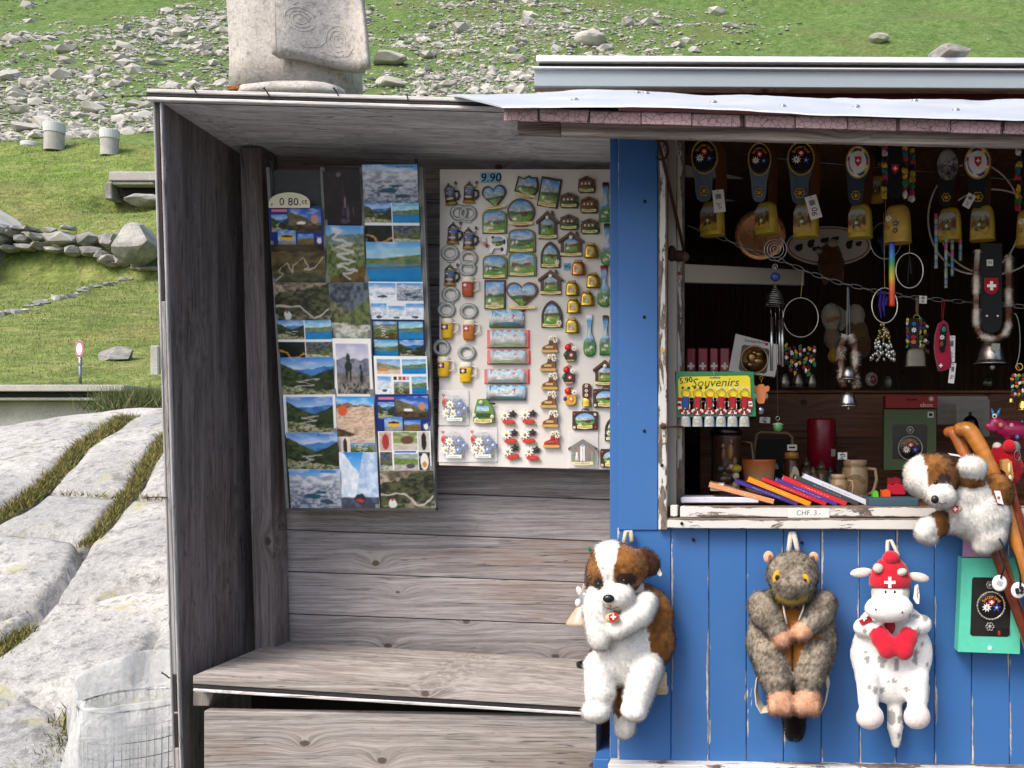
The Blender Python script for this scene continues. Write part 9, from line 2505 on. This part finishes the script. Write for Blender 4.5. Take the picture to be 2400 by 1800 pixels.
# ---- St Bernard hand puppet on the sill
def pu_head(PX, PY, YY):
 u_ = (PX - 2080) / .37383; v = (PY - 940) / .37383
 blaze = (u_ < 205 + (v - 380) * .12) & (v < 600)
 eye = (((u_ - 315) / 48) ** 2 + ((v - 488) / 42) ** 2) < 1
 c = np.where(blaze[:, None], lin(Wt), brown(PX, PY, YY) * 1.1)
 return np.where((eye & ~blaze)[:, None], lin('4a3a30'), c)
def pu_body(PX, PY, YY):
 u_ = (PX - 2080) / .37383; v = (PY - 940) / .37383
 return np.where((u_ - 640 + (620 - v) * .45 > 20)[:, None] & (v < 650)[:, None], brown(PX, PY, YY), lin(Wt))
b = [(*c15(262, 480), -36, 58, 55, 42, 0, pu_head), (*c15(180, 460), -34, 34, 46, 36, .2, pu_head), (*c15(300, 588), -70, 38, 29, 30, .2, Wt), (*c15(335, 372), -30, 42, 17, 16, .18, '4a3326'), (*c15(395, 470), -24, 15, 44, 14, .1, '4a3326'),
  (*c15(520, 600), 0, 56, 62, 34, 0, pu_body), (*c15(580, 720), 0, 66, 62, 36, 0, pu_body), (*c15(640, 640), 6, 48, 60, 30, 0, pu_body), (*c15(690, 560), 8, 40, 40, 24, -.5, lambda X, Y, Z: brown(X, Y, Z)), (*c15(740, 590), 10, 24, 26, 18, 0, lambda X, Y, Z: brown(X, Y, Z)), (*c15(630, 830), -2, 46, 42, 30, 0, Wt), (*c15(600, 910), -4, 28, 20, 22, 0, Wt), (*c15(700, 730), 4, 28, 44, 26, 0, Wt), (*c15(450, 720), -6, 40, 44, 30, 0, Wt)]
b += [(*c15(505, 412), -34, 33, 27, 26, .1, Wt), (*c15(560, 420), -30, 18, 24, 22, 0, Wt), (*c15(510, 500), -20, 34, 17, 24, .1, lambda X, Y, Z: brown(X, Y, Z) * .9)]
b += [(*c15(225, 800), -30, 26, 32, 24, .4, Wt), (*c15(240, 850), -30, 24, 14, 20, .2, Wt), (*c15(310, 765), -22, 25, 33, 24, .2, lambda X, Y, Z: brown(X, Y, Z) * .9), (*c15(380, 750), -12, 26, 30, 22, 0, Wt)]
t, kk, body = plush('hand_puppet', 'brown and white St Bernard hand puppet sprawled over the window sill', 'plush toy', *c15(470, 700), YW - .10, b, fur=40000, flen=.0075, seed=9, furw=.0008)
k = kk.k
part(t, 'nose', 'plastic', lambda m: m.ell(kk.p(*c15(248, 604), -97 * k), (9 * k, 7 * k, 9.5 * k), lin('141111'), 12, 9))
part(t, 'mouth', 'matte', lambda m: m.tube([kk.p(*c15(272, 622), -98 * k), kk.p(*c15(290, 632), -100 * k), kk.p(*c15(318, 620), -99 * k)], .0009, lin('4a3a34'), 5))
part(t, 'eye', 'plastic', lambda m: m.ell(kk.p(*c15(262, 505), -79 * k), (5 * k, 4 * k, 6 * k), lin('0f0c0b'), 10, 8))
bg_ = part(t, 'neck_barrel', 'leather', lambda m: m.ell(kk.p(*c15(388, 666), -62 * k), (17 * k, 11 * k, 10.5 * k), lin('d8b890'), 12, 8))
part(bg_, 'cross_badge', 'matte', lambda m: (m.prism([kk.q(*c15(*p)) for p in ((362, 645), (402, 645), (402, 675), (382, 690), (362, 675))], -75 * k, -72 * k, RED), m.cross(kk.p(*c15(382, 666), -76 * k), 5 * k, WHITE)))
lb_ = part(t, 'side_label', 'cloth', lambda m: m.prism([kk.q(*c15(*p)) for p in ((648, 558), (685, 560), (708, 645), (672, 635))], -31 * k, -29 * k, lin('ece8e4')))
part(lb_, 'print', 'paper', lambda m: m.ell(kk.p(*c15(676, 602), -31.5 * k), (4 * k, 1.2 * k, 4 * k), lin('c84a58'), 8, 5))
part(t, 'swing_tag', 'paper', lambda m: m.prism([kk.q(*c15(*p)) for p in ((352, 325), (420, 335), (440, 350), (370, 338))], -44 * k, -42 * k, lin('d8ccd4')))
# ---- pink cow figure, red plush, dim toys in the back
kk0 = K(*c15(760, 200), 2.62)
b = [(*c15(790, 180), 0, 48, 22, 22, .05, 'a01c50'), (*c15(690, 140), -6, 22, 15, 14, .5, 'a81e54'), (*c15(640, 165), -8, 16, 10, 10, .6, 'b02a5c'), (*c15(745, 170), 0, 24, 18, 18, .3, 'a01c50')]
b += seg(c15(745, 200), c15(750, 300), 8, 6, -6, -6, '941a4a', 4) + seg(c15(770, 210), c15(790, 310), 8, 6, 8, 8, '8a1844', 4) + seg(c15(860, 200), c15(870, 310), 9, 7, -6, -6, '8a1844', 4)
t, kk, body = plush('cow_figure', 'glossy magenta cow figure with blue horns', 'figurine', *c15(760, 300), 2.62, b, voxel=.004, fur=0, smooth=4)
body.data.materials[0] = M_('ceramic'); k = kk.k
for x, y, rt in ((655, 72, -.3), (692, 68, .4)):
 part(t, 'horn', 'ceramic', lambda m: m.lathe([(4.5 * k, -9 * k), (3.5 * k, 0), (1 * k, 10 * k)], lin('2a8ac0'), 10, kk.p(*c15(x, y), -8 * k), axis=(math.sin(rt), 0, math.cos(rt))))
part(t, 'eye', 'ceramic', lambda m: (m.ell(kk.p(*c15(662, 95), -15 * k), (6 * k, 3 * k, 6 * k), WHITE, 10, 7), m.ell(kk.p(*c15(660, 96), -17.5 * k), (3 * k, 2 * k, 3 * k), BLACK, 8, 6)))
for x, y, c_ in ((762, 152, 'd8a8b8'), (798, 225, '3a7ab0'), (695, 150, 'c8a050'), (828, 130, '2a2a30')):
 part(t, 'painted_flower', 'ceramic', lambda m: m.flower(kk.p(*c15(x, y), -22 * k), 6 * k, lin(c_), lin('d8c8c0'), 6, .003, .6))
b = [(*c15(740, 380), 0, 34, 36, 26, 0, 'a81020'), (*c15(790, 420), 2, 26, 30, 22, 0, 'a00e1c'), (*c15(690, 330), -2, 18, 24, 16, .4, 'a81020'), (*c15(684, 276), -4, 11, 9, 10, 0, 'd8ccc8'), (*c15(800, 300), 6, 15, 20, 14, .3, '8a847e'), (*c15(775, 470), 0, 24, 24, 20, 0, 'a00e1c')]
t, kk, body = plush('red_plush', 'plush toy in red knitted clothes behind the carved stick handle', 'plush toy', *c15(750, 420), 2.48, b, voxel=.005, fur=5000, flen=.004, seed=12)
k = kk.k
part(t, 'bobble', 'cloth', lambda m: m.ell(kk.p(*c15(748, 282), -22 * k), (15 * k, 14 * k, 15 * k), lin('c81228'), 14, 10))
part(t, 'earring', 'metal', lambda m: m.ringz(kk.p(*c15(795, 340), -26 * k), 7 * k, 12 * k, .0008, STEEL, 16, 4))
b = [(*c12(1610, 480), 0, 24, 32, 22, 0, '8a8478'), (*c12(1630, 850), 0, 15, 16, 14, 0, '8a6a1c'), (*c12(1620, 680), 4, 20, 26, 18, 0, '6a5c4c')]
t, kk, body = plush('white_plush_bird', 'dim white plush bird with yellow feet behind the chain', 'plush toy', *c12(1610, 560), 2.95, b, voxel=.006, fur=3000, flen=.006, seed=14)
part(t, 'beak', 'cloth', lambda m: m.tube([kk.p(*c12(1560, 525), -22 * kk.k), kk.p(*c12(1620, 520), -26 * kk.k), kk.p(*c12(1665, 495), -20 * kk.k)], .005, lin('8a5a1c'), 6))
b = [(*c13(180, 470), 0, 22, 28, 20, 0, '8a8478'), (*c13(10, 500), 0, 20, 30, 18, 0, '948c80'), (*c13(190, 620), 4, 28, 30, 22, 0, '5a4428'), (*c13(240, 740), 4, 22, 34, 20, 0, '4a3420')]
t, kk, body = plush('brown_plush', 'dim brown and white plush pair behind the fur pendant', 'plush toy', *c13(130, 560), 3.02, b, voxel=.006, fur=3000, flen=.006, seed=15)
part(t, 'ear', 'cloth', lambda m: m.ell(kk.p(*c13(35, 590), -20 * kk.k), (7 * kk.k, 4 * kk.k, 9 * kk.k), lin('948c80'), 10, 8))
b = [(*c10(1600, 1230), 0, 26, 28, 20, 0, '4a2c16'), (*c10(1610, 1350), 2, 32, 34, 24, 0, '3c2412'), (*c10(1560, 1440), 0, 9, 26, 9, .2, '4a2c16'), (*c10(1700, 1420), 0, 9, 26, 9, -.2, '4a2c16'), (*c10(1480, 1200), -8, 9, 7, 7, .4, '8a847c')]
t, kk, body = plush('brown_plush', 'dark brown plush hanging in front of the oval cow board', 'plush toy', *c10(1600, 1300), 2.84, b, voxel=.006, fur=4000, flen=.006, seed=16)
part(t, 'muzzle', 'plush', lambda m: m.ell(kk.p(*c10(1620, 1130), -14 * kk.k), (12 * kk.k, 8 * kk.k, 10 * kk.k), lin('8a7a64'), 10, 8))
# ---- small things on the booth bench
kk = K(1368, 1470, 2.95); k = kk.k
t = thing('fairy_figurine', 'small pale fairy figurine hanging on the back planks behind the dog backpack', 'figurine', kk.loc)
part(t, 'hanging_thread', 'matte', lambda m: m.tube([(8 * k, 0, 100 * k), (9 * k, .02, 150 * k)], .0008, lin('6a6258'), 4))
part(t, 'skirt', 'ceramic', lambda m: m.lathe([(40 * k, 6 * k), (36 * k, 14 * k), (26 * k, 30 * k), (14 * k, 46 * k), (8 * k, 52 * k)], lin('b8a894'), 18, (-4 * k, 0, 0), .7))
part(t, 'torso', 'ceramic', lambda m: (m.ell((4 * k, 0, 66 * k), (16 * k, 10 * k, 20 * k), lin('8a8c94'), 12, 9), m.ell((-12 * k, -.006, 58 * k), (8 * k, 6 * k, 10 * k), lin('e0dcd8'), 9, 7)))
part(t, 'head', 'ceramic', lambda m: m.ell((8 * k, 0, 92 * k), (12 * k, 10 * k, 14 * k), lin('c0aca4'), 12, 9))
part(t, 'wing', 'ceramic', lambda m: (m.ell((-10 * k, .01, 82 * k), (8 * k, 3 * k, 14 * k), lin('d8d4d0'), 9, 7, Matrix.Rotation(-.5, 4, 'Y'))))
kk = K(1376, 1562, 2.905); k = kk.k
t = thing('round_dish', 'small black dish with pale paper on the bench behind the dog', 'dish', kk.loc)
part(t, 'dish', 'plastic', lambda m: m.lathe([(20 * k, -7 * k), (27 * k, -5 * k), (28 * k, 6 * k), (25 * k, 7 * k), (24 * k, 2 * k), (4 * k, 1 * k)], lin('151618'), 24, (0, .02, 0)))
part(t, 'paper', 'paper', lambda m: m.box((4 * k, .015, 6 * k), (30 * k, .03, .002), lin('a8c8e0'), 0, Euler((.3, -.25, .3)).to_matrix()))
